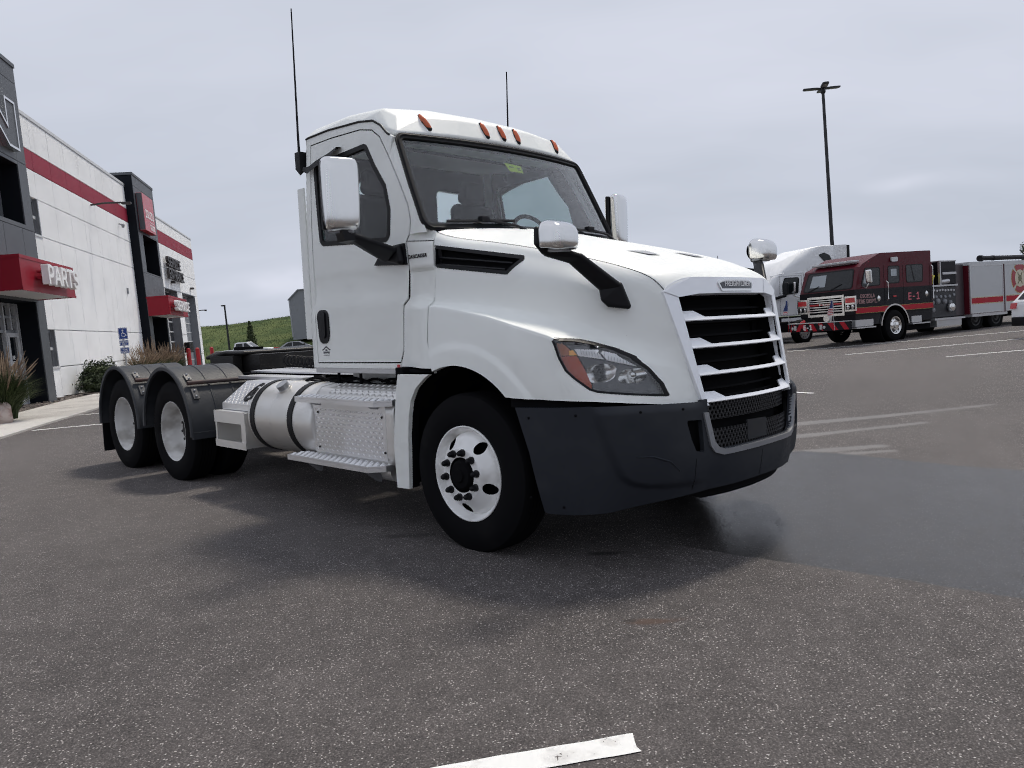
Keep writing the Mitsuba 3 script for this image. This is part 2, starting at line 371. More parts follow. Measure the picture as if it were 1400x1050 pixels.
def hood_half():
    ms = []
    for gseg in HG:
        P = gseg.copy(); P[..., 1] *= -1
        ms.append(gridm(P))
    m = cat(*ms)
    v = np.array(m.vertices)
    m = clip(m, arch_out(v) - 0.672)
    v = np.array(m.vertices)
    side = np.abs(v[:, 1]) > 0.45
    m = clip(m, np.where(side, psd(LAMP, v[:, 0], v[:, 2]), 1))
    v = np.array(m.vertices)
    m = clip(m, np.where(np.abs(v[:, 1]) > 0.88, psd(VENT.buffer(-0.006), v[:, 0], v[:, 2]), 1))
    m.merge_vertices()
    return m
HH = hood_half()
HOOD = cat(HH, mir(HH)); HOOD.merge_vertices()
hd = put('hood', HOOD, WHITE, TK, smooth=24)
# panel lines, lips and the scoops of the hood
def rail_pts(k, nu=60, dy=0.0, dz=0.0):
    Rr = np.array(RAILS[k]); t = np.r_[0, np.cumsum(np.linalg.norm(np.diff(Rr, axis=0), axis=1))]; t /= t[-1]
    u = np.linspace(0, 1, nu)
    P = np.stack([PchipInterpolator(t, Rr[:, q])(u) for q in range(3)], -1)
    P[:, 1] = -(P[:, 1] + dy); P[:, 2] += dz
    return P
seamline = tube(rail_pts(2, 70, 0, -0.001), 0.0028, 6)
put('panel_gap', seamline, SEAL, hd); put('panel_gap', mir(seamline), SEAL, hd)
lipc = [( -0.02 + 0.672 * math.cos(a), 0.5 + 0.672 * math.sin(a)) for a in np.linspace(math.radians(46), math.radians(112), 50)]
lipP = hoodS(np.array([q[0] for q in lipc]), np.array([q[1] for q in lipc]))
lipI = lipP.copy(); lipI[:, 1] += 0.045
put('wheel_arch_lip', cat(gridm(np.stack([lipP, lipI], 1)), mir(gridm(np.stack([lipP, lipI], 1)))), WHITE, hd)
rear = np.array([(r_[0][0], -r_[0][1], r_[0][2]) for r_ in RAILS[2:]])
rr2 = rear.copy(); rr2[:, 1] += 0.03; rr2[:, 0] -= 0.006
put('rear_edge', cat(gridm(np.stack([rear, rr2], 1)), mir(gridm(np.stack([rear, rr2], 1)))), WHITE, hd)
# recessed scoops on the hood nose
def hood_top(x, y):
    out = []
    for xx, yy in zip(np.atleast_1d(x), np.atleast_1d(y)):
        g0 = HG[0][:24].reshape(-1, 3); k = np.argmin((g0[:, 0] - xx) ** 2 + (g0[:, 1] - abs(yy)) ** 2); out.append(g0[k, 2])
    return np.array(out)
def scoop(y0):
    q = [(0.70, y0 - 0.10), (0.70, y0 + 0.10), (0.84, y0 + 0.06), (0.84, y0 - 0.06)]
    z = hood_top([a for a, _ in q], [b for _, b in q])
    P = np.array([(a, b, c + 0.004) for (a, b), c in zip(q, z)])
    base = P.copy(); base[2:, 2] -= 0.022; 
    return TM(np.vstack([P[:2], base[2:] + [0, 0, 0.024]]), [[0, 2, 1], [0, 3, 2]])
put('scoop', scoop(-0.26), SATIN, hd); put('scoop', scoop(0.26), SATIN, hd)

# side vents: a black tray with slats
def vent(sgn):
    inner = lambda x, z: hoodS(x, z) + np.array([0, 0.045, 0])
    ring = VENT.difference(VENT.buffer(-0.022))
    fr = panel(ring, hoodS, 0.03, 0.05, off=0.004)
    bk = panel(VENT.buffer(-0.02), inner, 0.06)
    sl = [tube(hoodS(np.linspace(-0.345, 0.28 + 0.04 * (1 - k), 12), np.linspace(1.935 - 0.045 * k - 0.022, 1.815 - 0.035 * k, 12)) + [0, 0.022, 0], 0.008, 5) for k in range(1, 3)]
    ms = [fr, bk, cat(*sl)]
    return [mir(m) for m in ms] if sgn > 0 else ms
for sgn in (-1, 1):
    a, b, c = vent(sgn)
    vk = put('hood_vent', a, BLACK, TK); put('tray', b, MATTE, vk); put('slat', c, BLACK, vk)

# headlamps
def lampin(dy): return lambda x, z: hoodS(x, z) * 1.0 + np.array([-0.55 * dy, dy, 0.0])
def headlamp(sgn):
    f = (lambda m: mir(m)) if sgn > 0 else (lambda m: m)
    hk = put('headlamp', f(panel(LAMP.buffer(0.003, join_style=2).difference(LAMP.buffer(-0.008)), hoodS, 0.02, 0.03, off=0.003)), BLACK, TK)
    put('lens', f(panel(LAMP.buffer(-0.006), hoodS, 0.03, off=0.001)), CLEAR, hk, smooth=True)
    inner = LAMP.buffer(-0.004)
    amber = sg.Polygon([(0.74, 1.33), (0.80, 1.30), (0.870, 1.222), (0.906, 1.150), (0.944, 1.061), (0.950, 1.0), (0.70, 0.98), (0.70, 1.33)]).intersection(inner)
    amber_lo = amber.intersection(sg.box(0, 0, 2, 1.222)); amber_hi = amber.intersection(sg.box(0, 1.226, 2, 2))
    put('amber_reflector', f(panel(amber_lo, lampin(0.020), 0.02, 0.01)), AMBERH, hk)
    put('turn_lens', f(panel(amber_hi, lampin(0.022), 0.02, 0.01)), mat_once('amber_dark', (0.35, 0.085, 0.015)), hk)
    put('turn_bulb', f(panel(sg.Polygon([(0.836, 1.252), (0.853, 1.255), (0.872, 1.226), (0.837, 1.226)]), lampin(0.018), 0.02, 0.01)), AMBERY, hk)
    drl = sg.Polygon([(0.858, 1.260), (0.945, 1.250), (0.978, 1.198), (0.877, 1.222)])
    drl2 = sg.Polygon([(0.958, 1.244), (1.010, 1.222), (1.095, 1.150), (0.990, 1.192)])
    put('daytime_strip', f(panel(drl, lampin(0.02), 0.02, 0.008)), SIGNW, hk); put('daytime_strip', f(panel(drl2, lampin(0.02), 0.02, 0.008)), SIGNW, hk)
    ticks = []
    for k in range(9):
        a = 0.885 + 0.011 * k
        P = lampin(0.017)(np.array([a, a + 0.006]), np.array([1.250 - 0.0020 * k, 1.226 - 0.0026 * k])); ticks.append(tube(P, 0.0016, 4))
    for k in range(11):
        a = 1.005 + 0.0105 * k
        P = lampin(0.017)(np.array([a - 0.012, a - 0.009]), np.array([1.215 - 0.0052 * k, 1.192 - 0.0042 * k])); ticks.append(tube(P, 0.0016, 4))
    put('strip_ribs', f(cat(*ticks)), mat_once('lamp_grey', (0.25, 0.25, 0.26)), hk)
    bowls = []
    body = inner.difference(amber.buffer(0.004))
    for (cx, cz, a, b) in ((0.972, 1.122, 0.062, 0.056), (1.088, 1.098, 0.050, 0.044)):
        e = affinity.scale(sg.Point(cx, cz).buffer(1, 16), a, b).intersection(sg.box(cx - a * 0.92, cz - b * 0.9, cx + a * 0.92, cz + b * 0.9))
        body = body.difference(e); bowls.append(e)
    put('housing', f(panel(body, lampin(0.030), 0.03)), mat_once('lamp_housing', (0.042, 0.044, 0.05), 0.35), hk)
    for e in bowls:
        cx, cz = e.centroid.x, e.centroid.y
        def bowl(x, z, cx=cx, cz=cz):
            rr = np.hypot((x - cx) / 0.058, (z - cz) / 0.05)
            d = 0.030 + 0.040 * np.clip(1 - rr ** 2, 0, 1)
            return hoodS(x, z) + np.stack([-0.55 * d, d, 0 * d], -1)
        rk = put('reflector', f(panel(e, bowl, 0.010)), CHROME, hk, smooth=40)
        put('projector', f(xf(trimesh.creation.icosphere(subdivisions=2, radius=0.021), tr(*(hoodS(np.array([cx]), np.array([cz]))[0] + [-0.030, 0.052, 0.004])))), BLACK if cx < 1 else CHROME, hk, smooth=True)
ONCE = {}
def mat_once(k, c, r=0.3):
    if k not in ONCE: ONCE[k] = mat(k, pr(c, r, 0, 0.5, 0.4))
    return ONCE[k]
headlamp(-1); headlamp(1)

# grille
def nose(y, z): return 1.163 + (1.553 - z) * 0.209 + 0.078 * (1 - np.minimum((y / 0.6) ** 2, 1.4))
def noseS(y, z): return np.stack([nose(y, z), y, z], -1)
sym = lambda L: [(-a, b) for a, b in L] + [(a, b) for a, b in L[::-1]]
OUTER = sg.Polygon(sym([(0.532, 0.905), (0.655, 1.553), (0.620, 1.585), (0.560, 1.610), (0.500, 1.626), (0.435, 1.634)]))
OPEN_ = sg.Polygon(sym([(0.490, 0.905), (0.507, 0.93), (0.553, 1.520), (0.447, 1.549), (0.385, 1.538)]))
gk = put('grille', panel(OUTER.difference(OPEN_), noseS, 0.03, 0.05, out=(1, 0, 0), off=0.012), SILVER, TK, smooth=25)
# folded facets at the upper corners of the surround
for s in (-1, 1):
    fac = panel(sg.Polygon([(s * 0.655, 1.553), (s * 0.435, 1.632), (s * 0.385, 1.538), (s * 0.553, 1.520)]), lambda y, z: noseS(y, z) + np.array([0.004, 0, 0]), 0.04, 0.004, out=(1, 0, 0), off=0.014)
    put('corner_facet', fac, SILVER, gk)
def bar(z0):
    """one silver bar: thin in the middle, widening to winged ends; convex slabs butted together"""
    we = 0.545 + (z0 - 1.39) * 0.075
    pl = sg.Polygon(sym([(we, z0), (we + 0.004, z0 + 0.054), (0.425 + (z0 - 1.39) * 0.07, z0 + 0.053), (0.372 + (z0 - 1.39) * 0.07, z0 + 0.0165)]))
    fn = lambda y, z: np.stack([nose(y, z) + 0.018 - (z - z0) * 0.75, y, z], -1)
    return panel(pl, fn, 0.025, 0.008, out=(1, 0, 0.3))
for z0 in (1.389, 1.233, 1.078, 0.926): put('bar', bar(z0), SILVER, gk)
dark = panel(sg.Polygon(sym([(0.46, 0.60), (0.56, 0.93), (0.60, 1.545), (0.43, 1.58)])), lambda y, z: np.stack([nose(y, z) - 0.16, y, z], -1), 0.08, out=(1, 0, 0))
put('radiator_screen', dark, MATTE, gk)
fins = [panel(sg.box(-0.54, z, 0.54, z + 0.012), lambda y, z_: np.stack([nose(y, z_) - 0.09, y, z_], -1), 0.06, 0.05, out=(1, 0, 0)) for z in np.arange(0.98, 1.53, 0.0775)]
put('inner_louvre', cat(*fins), MATTE, gk)
wallL = panel(sg.box(0.92, 0.0, 1.54, 0.15), lambda z, d_: np.stack([nose(0.53, z) - d_, -0.50 - (z - 0.92) * 0.09, z], -1), 0.08, out=(0, 1, 0))
put('duct_wall', wallL, MATTE, gk); put('duct_wall', mir(wallL), MATTE, gk)
# badge
bp_ = sg.Polygon([(-0.190, 1.605), (-0.12, 1.618), (0.12, 1.618), (0.190, 1.605), (0.172, 1.568), (-0.172, 1.568)]).buffer(0.013, quad_segs=6)
bshift = lambda o: (lambda y, z: noseS(y, z - 0.004) + np.array([o, 0, 0]))
# white return of the hood edge behind the surround
ends = np.array([[R_[-1][0], -R_[-1][1], R_[-1][2]] for R_ in RAILS])
e2 = ends.copy(); e2[:, 0] -= 0.03; e2[:, 1] *= 0.90; e2[3:, 1] = ends[3:, 1] + 0.03; e2[:2, 2] -= 0.04; e2[2, 2] -= 0.05
edge = gridm(np.stack([ends, (ends + e2) / 2, e2], 1))
put('nose_return', cat(edge, mir(edge)), WHITE, hd)
bk = put('badge', panel(bp_, bshift(0.014), 0.02, 0.012, out=(1, 0, 0), off=0.006), CHROME, TK)
put('plate', panel(bp_.buffer(-0.015), bshift(0.014), 0.02, 0.004, out=(1, 0, 0), off=0.009), mat_once('badge_dark', (0.05, 0.055, 0.065)), bk)
lt = text('FREIGHTLINER', 0.031, 0.0015, True, 0.30)
v = np.array(lt.vertices); lt = TM(np.c_[nose(v[:, 0], 1.594) + 0.0265 + v[:, 2], v[:, 0], v[:, 1] + 1.597], lt.faces)
put('lettering', lt, SIGNW, bk, smooth=False)

# bumper: a plan curve swept between top and bottom
PLAN = np.array([(1.415, 0.0), (1.40, 0.25), (1.345, 0.50), (1.28, 0.66), (1.18, 0.83), (1.075, 0.975), (0.965, 1.09), (0.82, 1.175), (0.66, 1.205), (0.48, 1.212)])
PS = np.r_[0, np.cumsum(np.linalg.norm(np.diff(PLAN, axis=0), axis=1))]
PX, PY = PchipInterpolator(PS, PLAN[:, 0]), PchipInterpolator(PS, PLAN[:, 1])
def bumpS(s, z, off=0.0):
    a = np.abs(s)
    tuck = np.clip((0.70 - z) / 0.36, 0, 1) ** 2
    x, y = PX(a), PY(a)
    sc_ = np.interp(z, [0.46, 0.485, 0.51, 0.55, 0.60, 0.70, 0.86, 0.95], [0.70, 0.90, 1.0, 1.055, 1.085, 1.125, 1.175, 1.19])
    bulge = 0.024 * smoothstep(0.03, -0.025, a - sc_) * smoothstep(0.455, 0.50, z) * smoothstep(0.50, 0.66, a) * smoothstep(0.955, 0.90, z)
    k = 1 - 0.050 * tuck
    return np.stack([x - 0.06 * tuck * smoothstep(1.3, 0.9, a) + bulge * 0.8, np.sign(s) * -1 * (y * (1 - 0.02 * tuck) + bulge * 0.6), z], -1)
def s_of_x(x): 
    g = np.linspace(PS[5], PS[-1], 400); return float(np.interp(-x, -PX(g), g))
sa, sb, sc = s_of_x(0.505), s_of_x(0.60), s_of_x(0.675)
BP = sg.Polygon([(-0.0, 0.435), (0.5, 0.425), (0.85, 0.385), (1.12, 0.352), (sc - 0.03, 0.338), (sc, 0.345), (sb, 0.68), (sa, 0.935), (1.2, 0.945), (0.56, 0.935), (0.56, 0.60), (0.0, 0.60)])
LOWOPEN = sg.Polygon([(0, 0.655), (0.40, 0.650), (0.455, 0.668), (0.485, 0.70), (0.530, 0.86), (0.530, 0.97), (0, 0.97)])
BP = BP.union(sg.Polygon([(0, 0.435), (0.57, 0.425), (0.57, 0.945), (0, 0.945)])).difference(LOWOPEN)
AIR = rpoly([(0.565, 0.800), (0.655, 0.825), (0.625, 0.74), (0.605, 0.655), (0.565, 0.630)], 0.012)
AIR = rpoly([(0.575, 0.835), (0.680, 0.840), (0.652, 0.735), (0.622, 0.665), (0.560, 0.645)], 0.012)
half = panel(BP.difference(AIR), bumpS, 0.016, 0.03, out=(1, -1, 0))
bm = put('bumper', cat(half, mir(half)), BUMPER, TK, smooth=35)
# the swollen corner: a raised rim that separates the side from the front face
ribc = sg.LineString([(0.98, 0.66), (0.88, 0.655), (0.78, 0.62), (0.72, 0.56)]); q = np.array([ribc.interpolate(t, normalized=True).coords[0] for t in np.linspace(0, 1, 24)])
rt2 = tube(bumpS(q[:, 0], q[:, 1]), np.interp(np.linspace(0, 1, 24), [0, 0.5, 1], [0.003, 0.007, 0.003]), 8)
put('corner_rib', rt2, BUMPER, bm, smooth=True); put('corner_rib', mir(rt2), BUMPER, bm, smooth=True)
band = panel(sg.box(0.53, 0.93, sa + 0.02, 1.0), lambda s, z: bumpS(s, z) + np.stack([-0.055 + 0 * s, 0.045 + 0 * s, 0 * s], -1), 0.04, 0.01, out=(1, -1, 0))
put('gap_filler', band, MATTE, bm); put('gap_filler', mir(band), MATTE, bm)
airb = panel(AIR.buffer(0.01), lambda s, z: bumpS(s, z) + np.array([-0.06, 0.03, 0]), 0.03, out=(1, -1, 0))
put('air_inlet', airb, MATTE, bm); put('air_inlet', mir(airb), MATTE, bm)
scr = [tube(bumpS(np.linspace(a, a + 0.05, 3), np.linspace(b, b + 0.015, 3)) + [0.001, 0, 0], 0.0006, 4) for a, b in ((0.1, 0.53), (-0.2, 0.55), (0.32, 0.50))]
for s_ in (0.62, 0.03): put('panel_gap', tube(bumpS(np.full(8, s_), np.linspace(0.44, 0.60 if s_ < 0.5 else 0.62, 8)) + [-0.001, 0, 0], 0.0025, 5), MATTE, bm)
for s_, z_ in ((0.70, 0.905), (0.95, 0.905), (1.30, 0.90), (1.60, 0.88), (1.62, 0.42), (1.40, 0.385)): put('bolt', xf(trimesh.creation.icosphere(subdivisions=1, radius=0.008), tr(*bumpS(np.array([s_]), np.array([z_]))[0])), MATTE, bm)
# surround of the lower grille and its mesh
LS = LOWOPEN.buffer(0.0).intersection(sg.box(-1, 0, 2, 0.872))
LSo = sg.Polygon([(0, 0.625), (0.42, 0.620), (0.485, 0.640), (0.520, 0.682), (0.568, 0.872), (0, 0.872)])
lsr = LSo.difference(LOWOPEN)
lsh = panel(lsr, bumpS, 0.02, 0.03, out=(1, -1, 0), off=0.012)
put('lower_surround', cat(lsh, mir(lsh)), SATIN, bm, smooth=40)
def lowS(o): return lambda s, z: np.stack([PX(np.abs(s)) - o - 0.02, -np.sign(s) * PY(np.abs(s)), z], -1)
hexes = []
pit = 0.030
for r_ in range(-2, 12):
    for c_ in range(-22, 23):
        hexes.append(sg.Polygon([(c_ * pit + (r_ % 2) * pit / 2 + 0.0118 * math.cos(a), 0.66 + r_ * pit * 0.82 + 0.0105 * math.sin(a)) for a in np.arange(6) * math.pi / 3 + math.pi / 6]))
HX = shapely.union_all(hexes)
lowp = sg.Polygon(sym([(0.40, 0.648), (0.455, 0.675), (0.495, 0.915)]))
def hexpart(reg, o):
    V2, F = [], []
    g = reg.difference(HX)
    ms = [trimesh.creation.extrude_polygon(p_, 0.008, engine='earcut') for p_ in getattr(g, 'geoms', [g]) if p_.area > 1e-5]
    m = cat(*ms); v = np.array(m.vertices)
    P = lowS(o)(v[:, 0], v[:, 1]); P[:, 0] += v[:, 2]
    return TM(P, m.faces)
MESHM = mat('grille_mesh', pr((0.022, 0.022, 0.024), 0.5))
hx = put('lower_mesh', hexpart(lowp.intersection(sg.box(-1, 0.815, 1, 0.925)), 0.05), MESHM, bm, smooth=False); labels[hx] = {'kind': 'stuff', 'label': 'upper strip of black honeycomb mesh'}
hx = put('lower_mesh', hexpart(lowp.intersection(sg.box(-1, 0.60, 1, 0.765)), 0.03), MESHM, bm, smooth=False); labels[hx] = {'kind': 'stuff', 'label': 'lower strip of black honeycomb mesh'}
put('mesh_backing', panel(lowp.buffer(0.03), lowS(0.10), 0.05, out=(1, 0, 0)), MATTE, bm)
put('plate_bracket', panel(rpoly([(-0.10, 0.665), (0.13, 0.665), (0.13, 0.785), (-0.10, 0.775)], 0.01), lambda s, z: lowS(0.02)(s, z), 0.03, 0.012, out=(1, 0, 0)), mat_once('bracket_dark', (0.010, 0.011, 0.014), 0.6), bm)
val = panel(sg.Polygon([(0, 0.36), (0.5, 0.36), (0.62, 0.40), (0.8, 0.42), (0, 0.46)]), lambda s, z: bumpS(s, z) + np.array([-0.05, 0.02, 0]), 0.04, 0.01, out=(1, -1, 0))
put('valance', cat(val, mir(val)), MATTE, bm)

# ---- cab shell: side panels, doors, cowl, pillars
SIDEPOLY = sg.Polygon([(-1.95, 1.135), (-0.766, 1.135), (-0.728, 1.26), (-0.702, 1.57), (-0.652, 1.61), (-0.630, 1.84), (-0.645, 2.0), (-0.600, 2.055), (-0.583, 2.136), (-0.607, 2.245), (-0.690, 2.398), (-0.812, 2.606)] + ROOFLINE[::-1])
gapd = DOOR.buffer(0.007)
FRONTCUT = sg.Polygon([(-0.766, 1.1), (0, 1.1), (0, 3), (-0.775, 3), (-0.775, 2.735), (-0.812, 2.606), (-0.690, 2.398), (-0.607, 2.245), (-0.583, 2.136), (-0.600, 2.055), (-0.645, 2.0), (-0.630, 1.84), (-0.652, 1.61), (-0.702, 1.57), (-0.728, 1.26)])
cabpan = SIDEPOLY.buffer(0).difference(gapd)
sidem = panel(cabpan, cabS, 0.035, 0.03)
ws_top, ws_bot = 2.758, 2.060
def wsx(z): return -0.455 - (z - 2.087) * 0.505
def wsS(y, z): return np.stack([wsx(z) + 0.125 * (1 - np.minimum((y / 1.0) ** 2, 1.2)), y, z], -1)
# A pillar: from the door seam round to the windshield edge
zz = np.linspace(2.045, 2.74, 30)
seamx = np.interp(zz, [2.002, 2.056, 2.136, 2.243, 2.396, 2.604, 2.757], [-0.640, -0.596, -0.582, -0.606, -0.688, -0.812, -0.905])
seamx = np.minimum(seamx, wsx(zz) - 0.015)
A = np.stack([seamx, -cabY(seamx, zz), zz], -1); B = np.stack([wsx(zz) + 0.004, -np.interp(zz, [2.06, 2.41, 2.75], [1.020, 1.000, 0.965]), zz], -1)
k = np.linspace(0, 1, 9)[None, :, None]
bul = 0.012 * np.sin(np.pi * k) * np.array([0.25, -1, 0.1])
PIL = gridm(A[:, None] * (1 - k) + B[:, None] * k + bul * np.clip((B - A)[:, None, :1] / 0.2, 0, 1))
# cowl between the door and the hood
HR = np.array([(r_[0][2], r_[0][1]) for r_ in RAILS[2:]])[::-1]
HRX = np.array([(r_[0][2], r_[0][0]) for r_ in RAILS[2:]])[::-1]
def cowlS(x, z):
    xe = np.interp(z, HRX[:, 0], HRX[:, 1]); xs = np.interp(z, [1.18, 1.26, 1.57, 1.61, 1.84, 2.0, 2.055], [-0.764, -0.724, -0.698, -0.652, -0.63, -0.645, -0.60])
    f = np.clip((x - xs) / (xe - xs), 0, 1)
    y0 = cabY(xs, z); y1 = np.interp(z, HR[:, 0], HR[:, 1])
    y = y0 + (y1 - y0) * smoothstep(0.1, 0.9, f)
    rec = 0.040 * smoothstep(1.56, 1.64, z) * smoothstep(1.815, 1.795, z) * np.sin(np.pi * np.clip(f, 0, 1)) ** 0.7
    return np.stack([x, -(y - rec), z], -1)
COWL = sg.Polygon([(-0.757, 1.150), (-0.717, 1.26), (-0.690, 1.572), (-0.645, 1.612), (-0.622, 1.838), (-0.637, 2.0), (-0.596, 2.05), (-0.50, 2.075), (-0.44, 2.07), (-0.395, 2.03), (-0.388, 1.955), (-0.366, 1.80), (-0.358, 1.59), (-0.347, 1.55), (-0.333, 1.33), (-0.262, 1.16), (-0.262, 1.150)])
cow = panel(COWL, cowlS, 0.02, 0.02)
shell = cat(sidem, PIL, cow)
rearw = panel(sg.Polygon([(-0.97, 1.135), (0.97, 1.135), (0.95, 2.90), (-0.95, 2.90)]).difference(rpoly([(0.33, 2.12), (0.75, 2.12), (0.75, 2.63), (0.33, 2.645)], 0.05)).difference(rpoly([(-0.33, 2.12), (-0.75, 2.12), (-0.75, 2.63), (-0.33, 2.645)], 0.05)),
              lambda y, z: np.stack([-1.945 + 0 * y, y, z], -1), 0.06, 0.03, out=(-1, 0, 0))
cb = put('cab', cat(shell, mir(shell), rearw, bx(-1.90, -0.80, -0.97, 0.97, 1.09, 1.13)), WHITE, TK, smooth=35)
for s, f in ((-1, lambda m: m), (1, mir)):
    put('roof_seam', f(tube(np.array([cabS(np.array([a]), np.array([b]))[0] for a, b in dens(ROOFLINE, 0.05)]) + [0, -0.002, 0], 0.008, 6)), SEAL, cb)
    put('cowl_line', f(tube(cowlS(np.linspace(-0.63, -0.39, 8), np.linspace(2.003, 1.985, 8)) + [0, -0.001, 0], 0.003, 5)), SEAL, cb)
    put('sill', f(bx(-1.885, -0.765, -1.035, -1.0, 1.095, 1.168, 0.008)), mat_once('sill_grey', (0.45, 0.45, 0.45)), cb)
    put('door_gap', f(ringtube(DOOR.buffer(0.0035), lambda x, z: cabS(x, z) + np.array([0, 0.012, 0]), 0.009)), MATTE, cb)
    put('side_marker', f(bx(-0.80, -0.772, -1.05, -1.02, 1.10, 1.165, 0.004)), REDL, cb)
    cowpl = text('CASCADIA', 0.024, 0.003, True, 0.19); vv = np.array(cowpl.vertices)
    X_ = vv[:, 0] - 0.535; Z_ = vv[:, 1] + 1.895
    pt = cowlS(X_, Z_); pt[:, 1] -= 0.002 + vv[:, 2]
    if s > 0: 
        X_ = -vv[:, 0] - 0.535; pt = cowlS(X_, Z_); pt[:, 1] -= 0.002 + vv[:, 2]
    put('model_lettering', f(TM(pt, cowpl.faces)), BLACK, cb, smooth=False)

def door(s):
    f = mir if s > 0 else (lambda m: m)
    def fn(x, z):
        P = cabS(x, z)
        # pressed relief: shallow shoulder below the window and the crease at handle height
        P[..., 1] -= 0.010 * smoothstep(1.52, 1.60, z) * smoothstep(1.74, 1.62, z) - 0.006 * smoothstep(1.86, 1.80, z) * smoothstep(1.60, 1.68, z)
        return P
    dk = put('door', f(panel(DOOR.buffer(-0.002).difference(WIN.buffer(-0.005)), fn, 0.03, 0.035)), WHITE, TK, smooth=35)
    put('window_seal', f(panel(WIN.buffer(0.012).difference(WIN.buffer(-0.022)), cabS, 0.02, 0.02, off=0.004)), SEAL, dk)
    put('window', f(panel(WIN.buffer(-0.015), lambda x, z: cabS(x, z) + np.array([0, 0.012, 0]), 0.08)), DGLASS, dk, smooth=True)
    put('liner', f(panel(DOOR.buffer(-0.03).difference(WIN.buffer(-0.02)), lambda x, z: cabS(x, z) + np.array([0, 0.06, 0]), 0.08)), TRIM, dk)
    # rain deflector over the rear top of the window
    dx = np.linspace(-1.86, -1.40, 14); dz0 = np.interp(dx, [-1.86, -1.68, -1.40], [2.705, 2.745, 2.775]); drop = np.interp(dx, [-1.86, -1.80, -1.5, -1.40], [0.03, 0.085, 0.06, 0.03])
    top = cabS(dx, dz0); bot = cabS(dx, dz0 - drop) + np.array([0, -0.055, 0])
    put('rain_deflector', f(gridm(np.stack([top, (top + bot) / 2 + [0, -0.018, 0.012], bot], 1))), BLACK, dk)
    # flush pull handle
    hp = rpoly([(-1.80, 1.585), (-1.64, 1.58), (-1.635, 1.40), (-1.655, 1.335), (-1.72, 1.32), (-1.775, 1.34)], 0.05)
    hk = put('handle', f(panel(hp, cabS, 0.02, 0.02, off=0.010)), BLACK, dk)
    put('grip', f(panel(rpoly([(-1.755, 1.57), (-1.675, 1.565), (-1.675, 1.37), (-1.735, 1.36)], 0.03), cabS, 0.02, 0.012, off=0.020)), BLACK, hk)
    # dealer decal: little roof mark over two lines
    dec = [panel(sg.Polygon(q), cabS, 0.01, 0.001, off=0.0012) for q in
           ([(-1.76, 1.275), (-1.70, 1.305), (-1.64, 1.275), (-1.65, 1.268), (-1.70, 1.292), (-1.75, 1.268)], [(-1.745, 1.262), (-1.655, 1.262), (-1.655, 1.246), (-1.745, 1.246)], [(-1.74, 1.236), (-1.66, 1.236), (-1.66, 1.230), (-1.74, 1.230)],
            [(-1.715, 1.280), (-1.685, 1.280), (-1.685, 1.266), (-1.715, 1.266)])]
    put('dealer_decal', f(cat(*dec)), mat_once('decal_ink', (0.06, 0.06, 0.07)), dk)
door(-1); door(1)
for s, f in ((-1, lambda m: m), (1, mir)):
    put('rear_extender', f(bx(-2.045, -1.952, -1.005, -0.985, 1.36, 2.56, 0.008)), WHITE, TK)

# windshield
WS = rpoly(sym([(1.030, ws_bot), (1.008, 2.40), (0.974, ws_top)]), 0.07)
wk = put('windshield', panel(WS.buffer(-0.030), wsS, 0.06, out=(1, 0, 0.5)), GLASS, TK, smooth=True)
put('seal', panel(WS.buffer(0.004).difference(WS.buffer(-0.036)), wsS, 0.03, 0.02, out=(1, 0, 0.5), off=0.014), SEAL, wk)
put('seal_bead', ringtube(WS.buffer(-0.010), lambda y, z: wsS(y, z) + np.array([0.014, 0, 0.004]), 0.009, 0.04), SEAL, wk, smooth=True)
put('dark_border', panel(WS.buffer(-0.034).difference(WS.buffer(-0.060)), wsS, 0.05, 0.002, out=(1, 0, 0.5), off=-0.006), TRIM, wk)
def wpt(y, z, o=0.02): 
    P = wsS(np.array([float(y)]), np.array([float(z)]))[0]; n_ = np.array([0.86, 0, 0.44]); return P + n_ * o
def wiper(y0, y1, z1):
    bl = tube([wpt(y0, 2.108, 0.03), wpt((y0 + y1) / 2, (2.108 + z1) / 2, 0.03), wpt(y1, z1, 0.03)], 0.011, 6)
    arm = tube([wpt(y1 + 0.16, 2.03, 0.035), wpt(y1 - 0.02, 2.085, 0.05), wpt((y0 + y1) / 2, (2.115 + z1) / 2, 0.045)], 0.010, 6)
    hub = box(0.05, 0.08, 0.035, wpt((y0 + y1) / 2, (2.118 + z1) / 2, 0.045), 0.01)
    return cat(bl, arm, hub)
put('wiper', wiper(-0.86, -0.28, 2.135), BLACK, wk)
put('wiper', wiper(0.30, 0.86, 2.11), BLACK, wk)
put('sticker', panel(sg.Polygon([(-0.090, 2.626), (0.085, 2.615), (0.083, 2.558), (-0.065, 2.560)]), wsS, 0.05, 0.002, out=(1, 0, 0.5), off=-0.003), STICK, wk, label='yellow green sticker with dark marks inside the windshield')
put('sticker_print', panel(shapely.union_all([sg.box(-0.055, 2.592, -0.01, 2.600), sg.box(0.03, 2.590, 0.06, 2.598), sg.box(0.035, 2.575, 0.065, 2.584)]), wsS, 0.02, 0.001, out=(1, 0, 0.5), off=-0.0015), STICKD, wk)
put('mirror_stud', xf(trimesh.creation.icosphere(subdivisions=1, radius=0.012), tr(*wpt(0, 2.66, -0.01))), BLACK, wk)

